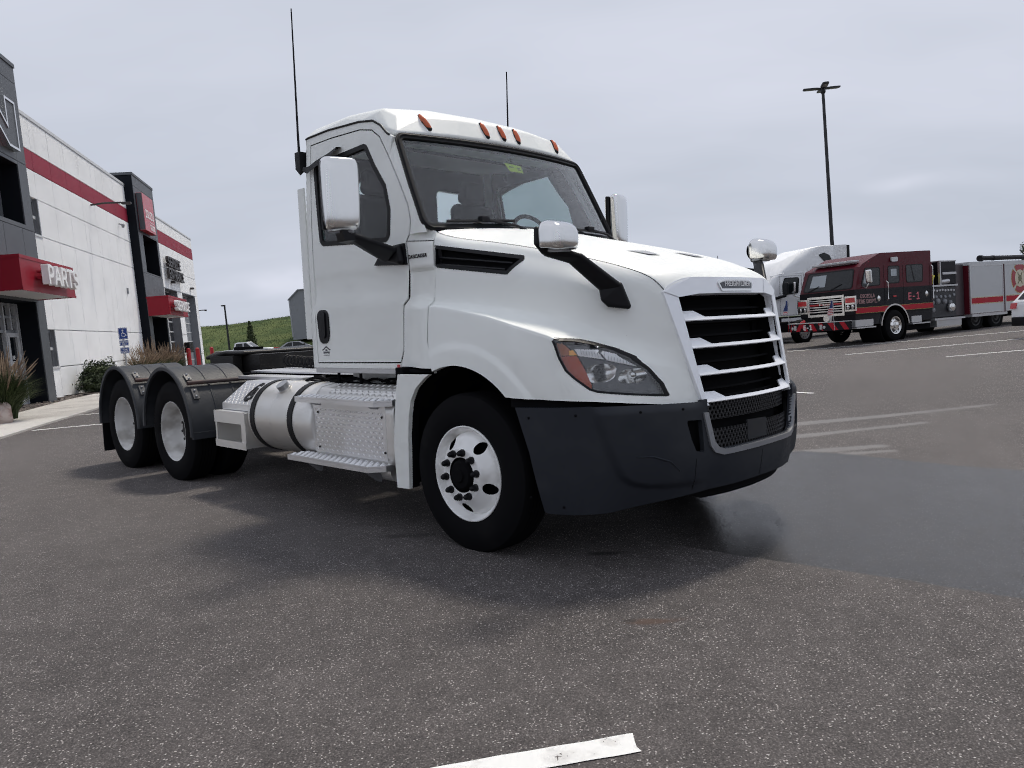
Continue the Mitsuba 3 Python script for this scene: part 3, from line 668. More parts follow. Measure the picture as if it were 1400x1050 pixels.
# roof: a smooth convex cap
RP, RR = [], []
for x, y, z, r in ((-0.868, 0.945, 2.800, 0.028), (-0.815, 0.925, 2.772, 0.028), (-0.99, 0.945, 2.872, 0.034), (-1.15, 0.945, 2.905, 0.036), (-1.90, 0.945, 2.925, 0.034), (-1.85, 0.862, 2.922, 0.098), (-1.87, 0.5, 2.962, 0.09), (-1.87, 0.0, 2.975, 0.09), (-1.40, 0.862, 2.924, 0.102), (-1.03, 0.862, 2.890, 0.104), (-1.05, 0.45, 2.945, 0.10), (-1.05, 0.0, 2.955, 0.10),
                   (-0.945, 0.835, 2.842, 0.104), (-0.880, 0.68, 2.852, 0.092), (-0.835, 0.40, 2.866, 0.092), (-0.820, 0.0, 2.870, 0.092),
                   (-0.838, 0.925, 2.768, 0.035), (-0.770, 0.72, 2.782, 0.03), (-0.725, 0.45, 2.788, 0.03), (-0.700, 0.0, 2.792, 0.03)):
    for s in ((1, -1) if y else (1,)): RP.append((x, s * y, z)); RR.append(r)
ROOF = hull(RP, RR, True)
rv = np.array(ROOF.vertices)
rk = put('roof', ROOF, WHITE, TK, smooth=70)
RC = np.array([-1.2, 0, 2.75])
def roof_pt(tgt):
    d = np.asarray(tgt, float) - RC; n_ = ROOF.face_normals; o = (ROOF.triangles[:, 0] - RC)
    den = n_ @ d; num_ = (n_ * o).sum(1); t = np.where(den > 1e-9, num_ / np.maximum(den, 1e-9), 1e9); k_ = t.argmin()
    return RC + d * t[k_], n_[k_]
for y in (-0.735, -0.182, 0.0, 0.182, 0.735):
    xa = 0.075 * (abs(y) / 0.735) ** 2
    c, nn = [], []
    for t in np.linspace(0, 1, 7):
        q, n_ = roof_pt(np.array([-0.738 - xa, y, 2.930]) * (1 - t) + np.array([-0.640 - xa, y, 2.825]) * t); c.append(q); nn.append(n_)
    nn = np.mean(nn, 0)
    mk = put('marker_light', hull([q + nn * 0.008 for q in c], [0.009, 0.015, 0.018, 0.0195, 0.0195, 0.018, 0.012], True), AMBER, TK, smooth=60)
    put('marker_base', hull([q + nn * 0.001 for q in (c[0], c[3], c[6])], [0.013, 0.0215, 0.018]), BLACK, mk)
# antennas
for ax, ay, zt in ((-1.985, -1.0, 3.94), (-1.62, 1.0, 3.74)):
    ak = put('antenna', tube([(ax, ay, 2.80), (ax, ay, 2.98), (ax + 0.02, ay, zt)], [0.011, 0.009, 0.005], 8), BLACK, TK)
    put('antenna_base', hullp([(ax + i * 0.035, ay + 0.01 + j * 0.03, z) for i in (-1, 1) for j in (-1, 1) for z in (2.71, 2.84)] + [(ax + 0.02, ay - 0.1 * np.sign(ay), 2.79), (ax + 0.02, ay - 0.1 * np.sign(ay), 2.76)] + [(ax, ay, 2.66)]), BLACK, ak)

def superq(ex, ey, ez, n=5):
    m = trimesh.creation.icosphere(subdivisions=n); v = np.array(m.vertices)
    # superellipsoid by normalising each direction to the surface |x|^p + |y|^p + |z|^p = 1
    return m, v
def sq(a, p, n=5):
    m = trimesh.creation.icosphere(subdivisions=n); v = np.array(m.vertices)
    r = (np.abs(v) ** np.asarray(p)).sum(1)
    for _ in range(30): 
        r = (np.abs(v) ** np.asarray(p)).sum(1); v = v / r[:, None] ** (1 / np.max(p))
    return TM(v * np.asarray(a), m.faces)
# mirrors on the doors
def main_mirror(s):
    f = mir if s > 0 else (lambda m: m)
    c = np.array([-0.735, -1.475, 2.295])
    toe = tr(*c) @ tr(0, 0, 0, math.radians(-15))
    m = sq((0.062, 0.124, 0.236), (3.0, 7, 9)); v = np.array(m.vertices)
    v[:, 0] = np.where(v[:, 0] < 0, v[:, 0] * 0.55, v[:, 0] * (1 - 0.12 * (v[:, 1] / 0.124) ** 2)); v[:, 1] *= 1 - 0.10 * (v[:, 2] < 0) * (v[:, 2] / 0.236) ** 2
    mk = put('door_mirror', f(xf(TM(v, m.faces), toe)), CHROME, TK, smooth=True)
    put('glass_frame', f(xf(box(0.040, 0.232, 0.44, (-0.052, 0, -0.005), 0.012), toe)), BLACK, mk)
    put('mirror_glass', f(xf(box(0.006, 0.20, 0.39, (-0.0755, 0, 0)), toe)), CHROME, mk)
    put('lower_grip', f(xf(hull([(-0.02, -0.07, -0.228), (0.012, 0.06, -0.232), (-0.03, 0.06, -0.224)], 0.018), toe)), SATIN, mk)
    arm = cat(hullp([c + [-0.05, -0.03, -0.21], c + [0.03, -0.03, -0.21], c + [-0.05, 0.05, -0.21], c + [0.03, 0.05, -0.21], c + [-0.06, 0.0, -0.30], c + [0.03, 0.0, -0.30], c + [-0.06, 0.08, -0.31], c + [0.03, 0.08, -0.29]]),
              hull([(-0.775, -1.44, 2.045), (-0.73, -1.44, 2.045), (-0.85, -1.10, 1.935), (-0.70, -1.10, 1.950), (-0.80, -1.10, 1.895)], 0.022))
    put('arm', f(arm), BLACK, mk, smooth=50)
    base = panel(sg.Polygon([(-0.655, 1.992), (-0.640, 1.845), (-1.0, 1.868), (-0.935, 1.935), (-0.80, 1.985)]), cabS, 0.04, 0.02, off=0.020)
    put('base', f(cat(base, hull([(-0.70, -1.06, 1.955), (-0.88, -1.06, 1.925), (-0.68, -1.06, 1.875)], 0.03))), BLACK, mk, smooth=50)
main_mirror(-1); main_mirror(1)
# mirrors on the hood
def hood_mirror(s):
    f = mir if s > 0 else (lambda m: m)
    c = np.array([0.815, -1.150, 1.872])
    m = sq((0.115, 0.106, 0.086), (2.6, 4.0, 3.4)); v = np.array(m.vertices)
    v[:, 0] = np.where(v[:, 0] < 0, v[:, 0] * 0.45, v[:, 0]) ; v[:, 2] = np.where(v[:, 2] < -0.06, -0.06 + (v[:, 2] + 0.06) * 0.35, v[:, 2])
    v[:, 2] -= 0.16 * np.maximum(v[:, 0], 0)
    mk = put('hood_mirror', f(TM(v + c + [-0.01, 0, 0.004], m.faces)), CHROME, TK, smooth=True)
    put('mirror_glass', f(xf(lathe([(0.0, 0), (0.075, 0.0)], 32), frame(c + [-0.068, 0.0, 0.0], (0, 1.15, 0), (-1, 0, 0), (0, 0, 0.85)))), CHROME, mk)
    put('lower_trim', f(hull([c + [0.055, -0.02, -0.072], c + [0.05, 0.05, -0.072], c + [-0.02, 0.08, -0.070], c + [-0.03, -0.03, -0.070]], 0.010)), SATIN, mk)
    q = lambda x, y, z: np.array([x, y, z])
    a0 = hull([c + [-0.07, -0.075, 0.045], c + [-0.065, -0.085, -0.03], c + [-0.065, 0.0, -0.065], c + [-0.05, -0.05, -0.075]], 0.016)
    a1 = hull([c + [-0.065, -0.080, -0.03], c + [-0.05, -0.03, -0.085], c + [-0.03, 0.03, -0.085], q(0.83, -1.05, 1.745), q(0.88, -1.03, 1.765)], 0.016)
    a2 = hull([q(0.83, -1.05, 1.745), q(0.88, -1.03, 1.765), q(0.995, -0.86, 1.605), q(0.925, -0.91, 1.590)], 0.018)
    a3 = hull([q(1.000, -0.845, 1.600), q(0.925, -0.905, 1.590), q(0.935, -0.905, 1.530), q(1.030, -0.815, 1.485), q(0.955, -0.885, 1.500)], 0.018)
    put('arm', f(cat(a0, a1, a2, a3)), BLACK, mk, smooth=50)
hood_mirror(-1); hood_mirror(1)

# interior
inn = put('interior', cat(panel(sg.Polygon([(-0.95, 1.15), (0.95, 1.15), (0.93, 2.85), (-0.93, 2.85)]).difference(rpoly([(0.33, 2.12), (0.75, 2.12), (0.75, 2.63), (0.33, 2.645)], 0.05)).difference(rpoly([(-0.33, 2.12), (-0.75, 2.12), (-0.75, 2.63), (-0.33, 2.645)], 0.05)), lambda y, z: np.stack([-1.90 + 0 * y, y, z], -1), 0.1, out=(1, 0, 0)),
          bx(-1.9, -1.02, -0.90, 0.90, 2.84, 2.86), bx(-1.9, -0.45, -0.98, 0.98, 1.17, 1.20),
          hullp([(-0.40, s * 0.93, z) for s in (-1, 1) for z in (1.3, 2.05)] + [(-0.78, s * 0.93, z) for s in (-1, 1) for z in (1.6, 1.98)]),
          hullp([(-0.92, s * 0.90, 2.84) for s in (-1, 1)] + [(-0.90, s * 0.86, 2.76) for s in (-1, 1)] + [(-1.1, s * 0.90, z) for s in (-1, 1) for z in (2.74, 2.84)])), TRIM, TK)
for y in (-0.52, 0.52):
    sk = put('seat', cat(box(0.52, 0.52, 0.18, (-1.30, y, 1.72), 0.05), hull([(-1.56, y - 0.2, 1.8), (-1.56, y + 0.2, 1.8), (-1.64, y - 0.17, 2.42), (-1.64, y + 0.17, 2.42)], 0.07), box(0.3, 0.3, 0.45, (-1.30, y, 1.42), 0.02)), TRIM, TK)
    put('headrest', hull([(-1.64, y - 0.10, 2.54), (-1.64, y + 0.10, 2.54), (-1.64, y - 0.08, 2.64), (-1.64, y + 0.08, 2.64)], 0.05), TRIM, sk)
th = np.linspace(0, 2 * np.pi, 41)
stw = np.stack([-0.92 + 0.10 * np.sin(th) * -1, 0.56 + 0.235 * np.cos(th), 2.10 + 0.215 * np.sin(th)], -1)
put('steering_wheel', cat(tube(stw, 0.018, 8, False), cylm((-0.92, 0.56, 2.10), (-0.80, 0.56, 1.98), 0.05), tube([(-0.92, 0.33, 2.10), (-0.92, 0.79, 2.10)], 0.015, 6)), TRIM, TK, smooth=True)

# fender skirt behind the front wheel
SK = sg.Polygon([(-0.628, 1.108), (-0.285, 1.112), (-0.335, 1.085), (-0.425, 1.022), (-0.495, 0.93), (-0.528, 0.83), (-0.548, 0.70), (-0.555, 0.562), (-0.568, 0.332), (-0.700, 0.326), (-0.712, 0.6), (-0.690, 0.80), (-0.655, 1.0)])
skirtS = lambda x, z: np.stack([x, -(1.178 + 0.012 * smoothstep(-0.56, -0.44, x)), z], -1)
for s, f in ((-1, lambda m: m), (1, mir)):
    inner_edge = np.array([(-0.285, 1.112), (-0.335, 1.085), (-0.425, 1.022), (-0.495, 0.93), (-0.528, 0.83), (-0.548, 0.70), (-0.555, 0.562), (-0.568, 0.332)])
    e0 = skirtS(inner_edge[:, 0], inner_edge[:, 1]); e1 = e0 + np.array([-0.012, 0.10, 0])
    sk_ = put('fender_skirt', f(panel(SK, skirtS, 0.03, 0.03)), WHITE, TK); put('inner_lip', f(gridm(np.stack([e0 + [-0.006, 0.03, 0], e1], 1))), MATTE, sk_)
    # dark wheel well
    wl = lathe([(0.66, -1.15), (0.67, -0.55), (0.45, -0.50)], 30, math.radians(-12), math.radians(185))
    put('wheel_well', f(xf(wl, tr(0.0, 0, 0.5))), MATTE, TK)
    put('well_wall', f(cat(bx(-0.70, -0.62, -1.14, -0.5, 0.35, 1.15), bx(0.62, 0.68, -1.08, -0.5, 0.35, 1.0), bx(-0.7, 1.1, -0.52, -0.46, 0.45, 1.45), bx(-0.60, -0.27, -1.1, -0.5, 1.115, 1.135))), MATTE, TK)

# wheels
def tyre_prof(R, w, y0):
    """y0: outer face; the tyre runs to y0 + w"""
    r0 = 0.288
    return [(r0, y0 + 0.030), (0.300, y0 + 0.016), (0.33, y0 + 0.004), (0.385, y0 - 0.004), (0.43, y0 + 0.002), (R - 0.045, y0 + 0.012), (R - 0.016, y0 + 0.024), (R - 0.003, y0 + 0.045), (R, y0 + 0.075)] + \
           [q for k_ in range(4) for q in ((R, y0 + 0.075 + (w - 0.15) * (k_ + 0.42) / 4), (R - 0.012, y0 + 0.075 + (w - 0.15) * (k_ + 0.45) / 4), (R - 0.012, y0 + 0.075 + (w - 0.15) * (k_ + 0.55) / 4), (R, y0 + 0.075 + (w - 0.15) * (k_ + 0.58) / 4))] + \
           [(R, y0 + w - 0.075), (R - 0.003, y0 + w - 0.045), (R - 0.045, y0 + w - 0.012), (0.385, y0 + w + 0.004), (r0, y0 + w - 0.03)]
def tyre(y0, w=0.275, R=0.507): return lathe(tyre_prof(R, w, y0), 96)
def disc_holes(prof, holes, n=120):
    m = lathe(prof, n); v = np.array(m.vertices)
    val = np.ones(len(v))
    for a, r, rad in holes:
        val = np.minimum(val, np.hypot(v[:, 0] - r * math.cos(a), v[:, 2] - r * math.sin(a)) - rad)
    return clip(m, val)
def dense(prof, d=0.006):
    return dens(np.array(prof), d).tolist() + [prof[-1]]
def front_wheel(s):
    f = mir if s > 0 else (lambda m: m)
    M = tr(0, 0, 0.49)
    yl = -1.148
    wk_ = put('front_wheel', f(xf(tyre(-1.165), M)), RUBBER, TK, smooth=35)
    prof = dense([(0.262, yl + 0.05), (0.240, yl + 0.010), (0.205, yl - 0.022), (0.180, yl - 0.040), (0.170, yl - 0.048), (0.163, yl - 0.052), (0.112, yl - 0.052)])
    holes = [(math.radians(a), 0.217, 0.036) for a in (52, -20, -92, -164, 124)]
    rim = cat(lathe([(0.296, yl + 0.006), (0.303, yl - 0.002), (0.303, yl - 0.010), (0.297, yl - 0.013), (0.290, yl - 0.008), (0.284, yl + 0.004), (0.276, yl + 0.020), (0.266, yl + 0.036), (0.262, yl + 0.052)], 96), disc_holes(prof, holes))
    put('rim', f(xf(rim, M)), RIM, wk_, smooth=40)
    put('hole_shadow_plate', f(xf(lathe([(0.27, yl + 0.06), (0.05, yl + 0.06)], 32), M)), MATTE, wk_)
    hub = lathe([(0.112, yl - 0.052), (0.108, yl - 0.02), (0.100, yl - 0.03), (0.094, yl - 0.055), (0.080, yl - 0.070), (0.045, yl - 0.074), (0.04, yl - 0.085), (0.0, yl - 0.086)], 48)
    put('hub', f(xf(hub, M)), MATTE, wk_, smooth=40)
    for k_ in range(10):
        a = math.radians(36 * k_ + 9)
        nut = lathe([(0.024, 0.0), (0.024, -0.014), (0.020, -0.016), (0.018, -0.036), (0.011, -0.048), (0.0, -0.050)], 10)
        put('lug_nut', f(xf(xf(nut, tr(0.1427 * math.cos(a), yl - 0.050, 0.1427 * math.sin(a))), M)), BLACK, wk_)
front_wheel(-1); front_wheel(1)
def rear_wheel(s, x):
    f = mir if s > 0 else (lambda m: m)
    M = tr(x, 0, 0.49); yl = -1.222
    wk_ = put('drive_wheel', f(xf(cat(tyre(-1.250), tyre(-0.915)), M)), RUBBER, TK, smooth=35)
    prof = dense([(0.225, yl + 0.185), (0.210, yl + 0.190), (0.19, yl + 0.178), (0.172, yl + 0.168), (0.112, yl + 0.166)])
    holes = [(math.radians(a), 0.203, 0.022) for a in (52, -20, -92, -164, 124)]
    rim = cat(lathe([(0.296, yl + 0.006), (0.303, yl - 0.002), (0.303, yl - 0.010), (0.296, yl - 0.013), (0.289, yl - 0.006), (0.285, yl + 0.016), (0.278, yl + 0.040), (0.262, yl + 0.056), (0.256, yl + 0.10), (0.250, yl + 0.15), (0.232, yl + 0.18), (0.225, yl + 0.185)], 96), disc_holes(prof, holes))
    put('rim', f(xf(rim, M)), RIMD, wk_, smooth=40)
    hub = lathe([(0.112, yl + 0.166), (0.11, yl + 0.145), (0.098, yl + 0.125), (0.06, yl + 0.118), (0.0, yl + 0.116)], 40)
    put('hub', f(xf(hub, M)), GREASE, wk_, smooth=40)
    for k_ in range(10):
        a = math.radians(36 * k_ + 9)
        nut = lathe([(0.019, 0.0), (0.019, -0.012), (0.013, -0.014), (0.013, -0.034), (0.0, -0.040)], 8)
        put('lug_nut', f(xf(xf(nut, tr(0.1427 * math.cos(a), yl + 0.168, 0.1427 * math.sin(a))), M)), GREASE, wk_)
    put('brake_drum', f(xf(lathe([(0.0, -0.85), (0.21, -0.85), (0.21, -0.62), (0.0, -0.62)], 32), M)), MATTE, wk_)
RX1, RX2 = -4.29, -5.61
for s in (-1, 1):
    for x in (RX1, RX2): rear_wheel(s, x)

# rear quarter fenders with their brackets
def rfender(s, x):
    f = mir if s > 0 else (lambda m: m)
    M = tr(x, 0, 0.50) @ np.diag([0.925, 1, 1, 1])
    a0, a1 = math.radians(-2), math.radians(183)
    if x == RX1: a1 = math.radians(178)
    outer = lathe([(0.60, -1.285), (0.628, -1.29), (0.634, -1.28), (0.634, -1.12), (0.634, -0.62)], 60, a0, a1)
    innr = lathe([(0.60, -1.285), (0.624, -1.275), (0.628, -0.62)], 60, a0, a1)
    fk = put('rear_fender', f(xf(cat(outer, innr), M)), FENDER, TK, smooth=50)
    ribs = [lathe([(0.634, y - 0.012), (0.641, y - 0.007), (0.641, y + 0.007), (0.634, y + 0.012)], 50, a0, a1) for y in (-1.02, -0.80)]
    put('rib', f(xf(cat(*ribs), M)), FENDER, fk, smooth=40)
    put('edge_trim', f(xf(lathe([(0.602, -1.286), (0.606, -1.302), (0.636, -1.304), (0.645, -1.29), (0.636, -1.272)], 60, a0, a1), M)), FENDER, fk, smooth=40)
    for an in (56, 36):
        a = math.radians(an); c = np.array([0.645 * math.cos(a), 0, 0.645 * math.sin(a)])
        pl = xf(box(0.012, 0.06, 0.10 if an == 56 else 0.12, (0, 0, 0), 0.004), np.linalg.inv(np.array([[math.cos(a), 0, math.sin(a), 0], [0, 1, 0, 0], [-math.sin(a), 0, math.cos(a), 0], [0, 0, 0, 1.0]])))
        pk = put('clamp_plate', f(xf(xf(pl, tr(*(c + [0, -1.19, 0]))), M)), mat_once('dull_steel', (0.055, 0.055, 0.058), 0.5), fk)
        for dz in (-0.032, 0.032):
            t2 = np.array([-math.sin(a), 0, math.cos(a)]) * dz
            put('bolt', f(xf(xf(trimesh.creation.icosphere(subdivisions=1, radius=0.012), tr(*(c * 1.015 + t2 + [0, -1.19, 0]))), M)), SATIN, pk)
    a = math.radians(46)
    put('mount_tube', f(xf(cylm((0.672 * math.cos(a), -1.24, 0.672 * math.sin(a)), (0.672 * math.cos(a), -0.40, 0.672 * math.sin(a)), 0.021, 12), M)), RUST, fk, smooth=True)
    if x == RX1: put('front_flap', f(xf(hullp([(0.62 + dx, y, z) for dx in (0, 0.03) for y in (-1.29, -0.62) for z in (-0.045, 0.02)]), M)), FENDER, fk)
    if x == RX2: put('mud_flap', f(xf(bx(-0.665, -0.650, -1.27, -0.66, -0.36, 0.10), M)), BLACK, fk)
for s in (-1, 1):
    for x in (RX1, RX2): rfender(s, x)

# chassis
fr = put('frame_rail', cat(bx(-6.55, 1.0, -0.47, -0.40, 0.72, 0.98)), MATTE, TK); put('frame_rail', bx(-6.55, 1.0, 0.40, 0.47, 0.72, 0.98), MATTE, TK)
put('cross_member', cat(bx(-6.5, -6.40, -0.4, 0.4, 0.75, 0.95), bx(-5.0, -4.9, -0.4, 0.4, 0.75, 0.95), bx(-3.0, -2.9, -0.4, 0.4, 0.75, 0.95), bx(-1.2, 0.9, -0.38, 0.38, 0.5, 1.35)), MATTE, TK)
put('axle', cylm((0, -1.0, 0.45), (0, 1.0, 0.45), 0.06), MATTE, TK)
for x in (RX1, RX2):
    put('axle', cat(cylm((x, -1.0, 0.49), (x, 1.0, 0.49), 0.08), hull([(x, -0.15, 0.49), (x, 0.15, 0.49)], 0.21)), MATTE, TK, smooth=40)
put('drive_shaft', cylm((-1.2, 0, 0.62), (RX1, 0, 0.52), 0.06), MATTE, TK)
# deck plate behind the cab
dp = put('deck_plate', cat(bx(-4.02, -1.98, -0.50, 0.50, 1.030, 1.045), bx(-3.82, -2.6, -0.74, -0.505, 0.985, 1.015)), ALU, TK, label='bright tread plate deck behind the cab')
pts = [((x, y, 1.045), (i + j) % 2) for i, x in enumerate(np.arange(-3.99, -2.0, 0.042)) for j, y in enumerate(np.arange(-0.47, 0.48, 0.042))]
put('tread_pattern', lozenges(pts, np.array([1, 0, 0.0]), np.array([0, 1.0, 0]), np.array([0, 0, 1.0]), 0.040, 0.014, 0.005), ALU, dp, smooth=False)
# fifth wheel
fwm = hull([(-4.30, -0.42, 1.150), (-4.30, 0.42, 1.150), (-4.62, -0.47, 1.155), (-4.62, 0.47, 1.155), (-5.00, -0.40, 1.145), (-5.00, 0.40, 1.145), (-5.18, -0.42, 1.10), (-5.18, 0.42, 1.10)], 0.022)
fk = put('fifth_wheel', xf(fwm, tr(0.0, 0, 0.075)), GREASE, TK, smooth=30)
put('throat', bx(-5.30, -4.75, -0.045, 0.045, 1.24, 1.278), MATTE, fk)
put('pivot_bracket', cat(bx(-4.95, -4.40, -0.50, -0.40, 0.97, 1.20), bx(-4.95, -4.40, 0.40, 0.50, 0.97, 1.20), bx(-5.3, -3.6, -0.47, 0.47, 0.985, 1.02), bx(-5.15, -4.05, -0.38, 0.38, 1.02, 1.21)), GREASE, fk)
# air hoses
t = np.linspace(0, 1, 260)
coil = np.stack([-3.90 + 1.45 * t, -0.15 + 0.15 * t + 0.055 * np.cos(t * 2 * np.pi * 24), 1.13 + 0.06 * t - 0.05 * np.sin(np.pi * t) + 0.055 * np.sin(t * 2 * np.pi * 24)], -1)
put('air_hose', tube(coil, 0.010, 6), BLACK, TK, smooth=True)
for k_, (y, c) in enumerate(((-0.25, 0.35), (0.05, 0.42), (0.20, 0.30))):
    tt_ = np.linspace(0, 1, 24)
    put('air_hose', tube(np.stack([-1.96 - 0.55 * np.sin(np.pi * tt_), y + 0.1 * tt_, 1.75 - 0.6 * tt_ + 0 * tt_], -1), 0.012, 6), BLACK, TK, smooth=True)
put('under_cab_box', bx(-1.72, -1.02, -0.80, -0.62, 0.985, 1.085, 0.006), mat_once('box_grey', (0.42, 0.43, 0.42)), TK)
for x in (-1.72, -1.42): put('cab_mount', cylm((x, -0.93, 0.98), (x, -0.93, 1.11), 0.012), MATTE, TK)
put('cab_mount', bx(-1.0, -0.78, -0.9, -0.3, 0.95, 1.12), MATTE, TK)
put('harness', cat(*[tube(np.stack([np.linspace(-2.3, -0.9, 18), -0.8 - 0.05 * k_ + 0.02 * np.sin(np.arange(18) * 1.3 + k_), 1.02 + 0.02 * np.cos(np.arange(18) * 0.9 + 2 * k_)], -1), 0.010, 6) for k_ in range(3)]), MATTE, TK, smooth=True)

# fuel tank: cylinder along x
TCY, TCZ, TR = -0.885, 0.700, 0.305
def xcyl(prof, n=72):
    m = lathe([(r_, x_) for x_, r_ in prof], n); v = np.array(m.vertices)
    return TM(np.c_[v[:, 1], v[:, 0] + TCY, v[:, 2] + TCZ], m.faces)
def tank(s):
    f = mir if s > 0 else (lambda m: m)
    tk = put('fuel_tank', f(xcyl([(-2.80, 0.0), (-2.80, TR - 0.03), (-2.79, TR - 0.008), (-2.77, TR), (-1.80, TR), (-1.775, TR - 0.008), (-1.76, TR - 0.03), (-1.76, 0)])), TANKM, TK, smooth=35)
    for x in (-2.70, -2.075):
        put('strap', f(xcyl([(x - 0.038, TR), (x - 0.036, TR + 0.007), (x + 0.036, TR + 0.007), (x + 0.038, TR)])), SEAL, tk, smooth=35)
    put('weld_seam', f(xcyl([(-2.40, TR), (-2.398, TR + 0.003), (-2.392, TR + 0.003), (-2.39, TR)])), TANKM, tk)
    a = math.radians(124); d = np.array([0, math.cos(a), math.sin(a)]); c = np.array([-2.35, TCY, TCZ])
    ck = put('filler_cap', f(cylm(c + d * (TR + 0.01), c + d * (TR + 0.055), 0.052, 24)), SATIN, tk, smooth=40)
    put('filler_neck', f(cylm(c + d * (TR - 0.02), c + d * (TR + 0.012), 0.062, 24)), TANKM, ck, smooth=40)
    # step cladding: a rounded tread plate box over the front half of the tank
    cl0, cl1 = -1.80, -0.745
    prof = [(-0.92, 1.005), (-1.05, 0.985), (-1.09, 0.950), (-1.135, 0.890), (-1.150, 0.85), (-1.150, 0.52), (-1.135, 0.48), (-1.10, 0.45), (-1.0, 0.43)]
    pp = dens(np.array(prof), 0.04); pp = np.vstack([pp, prof[-1]])
    xs = np.r_[cl0, cl0 + 0.012, np.linspace(cl0 + 0.05, cl1 - 0.05, 10), cl1 - 0.012, cl1]
    inset = np.r_[0.03, 0.010, np.zeros(10), 0.010, 0.035]
    cc = np.array([-0.95, 0.72])
    P = np.stack([np.c_[np.full(len(pp), x), (pp - cc) * (1 - i_ * 1.1) + cc] for x, i_ in zip(xs, inset)])
    ck = put('cladding', f(cat(gridm(P), panel(sg.Polygon(np.vstack([pp, [(-0.92, 0.43)]])), lambda y, z: np.stack([0 * y + cl1 - 0.004, y * 0.985 - 0.012, z], -1), 0.1), panel(sg.Polygon(np.vstack([pp, [(-0.92, 0.43)]])), lambda y, z: np.stack([0 * y + cl0 + 0.004, y * 0.985 - 0.012, z], -1), 0.1))), TANKM, tk, smooth=40)
    pts = [((x, -1.151, z), (i + j) % 2) for i, x in enumerate(np.arange(cl0 + 0.07, cl1 - 0.11, 0.034)) for j, z in enumerate(np.arange(0.515, 0.855, 0.034))]
    put('tread_panel', f(cat(bx(cl0 + 0.045, cl1 - 0.085, -1.1515, -1.145, 0.49, 0.875), lozenges([((p[0][0], -1.1515, p[0][2]), p[1]) for p in pts], np.array([1, 0, 0.0]), np.array([0, 0, 1.0]), np.array([0, -1.0, 0]), 0.030, 0.010, 0.0028))), ALU, ck, smooth=False)
    pts = []
    nrm = np.array([0, -0.55, 0.835]); up_ = np.array([0, 0.835, 0.55])
    for i, x in enumerate(np.arange(-1.60, cl1 - 0.05, 0.036)):
        for j, tt_ in enumerate(np.arange(0.01, 0.12, 0.034)):
            pts.append((np.array([x, -1.105, 0.940]) + up_ * tt_ * 1.0 + nrm * 0.004, (i + j) % 2))
    put('top_tread', f(lozenges(pts, np.array([1, 0, 0.0]), up_, nrm, 0.036, 0.013, 0.004)), ALU, ck, smooth=False)
    for x, z in ((-1.70, 0.80), (-0.87, 0.80), (-1.70, 0.53), (-0.85, 0.55)):
        put('bolt', f(xf(trimesh.creation.icosphere(subdivisions=1, radius=0.009), tr(x, -1.154, z))), GREASE, ck)
    return tk
def stepm(s, x0, x1, yi, yo, z, hgt, cham):
    f = mir if s > 0 else (lambda m: m)
    top = sg.Polygon([(x0, yi), (x1, yi), (x1, yo + cham), (x1 - cham * 0.8, yo), (x0, yo)])
    rim_ = top.difference(top.buffer(-0.012))
    sk_ = put('step', f(cat(xf(ext(top, 0.012), tr(0, 0, z - 0.012)), xf(ext(rim_, hgt - 0.013), tr(0, 0, z - hgt)))), ALU, TK, smooth=False)
    inn_ = top.buffer(-0.012)
    pts_ = [((x, y, z), (i + j) % 2) for i, x in enumerate(np.arange(x0 + 0.02, x1, 0.034)) for j, y in enumerate(np.arange(yo + 0.02, yi, 0.034)) if inn_.contains(sg.Point(x, y))]
    put('tread_pattern', f(lozenges(pts_, np.array([1, 0, 0.0]), np.array([0, 1.0, 0]), np.array([0, 0, 1.0]), 0.038, 0.015, 0.007)), ALU, sk_, smooth=False)
    for x in (x0 + 0.16, x1 - 0.22):
        put('bracket', f(hullp([(x - 0.05, yi + 0.02, z - hgt), (x + 0.09, yi + 0.02, z - hgt), (x - 0.05, yo + 0.06, z - hgt), (x + 0.05, yo + 0.06, z - hgt), (x, yi, z - hgt - 0.10), (x + 0.06, yi, z - hgt - 0.10)])), SATIN, sk_, smooth=False)
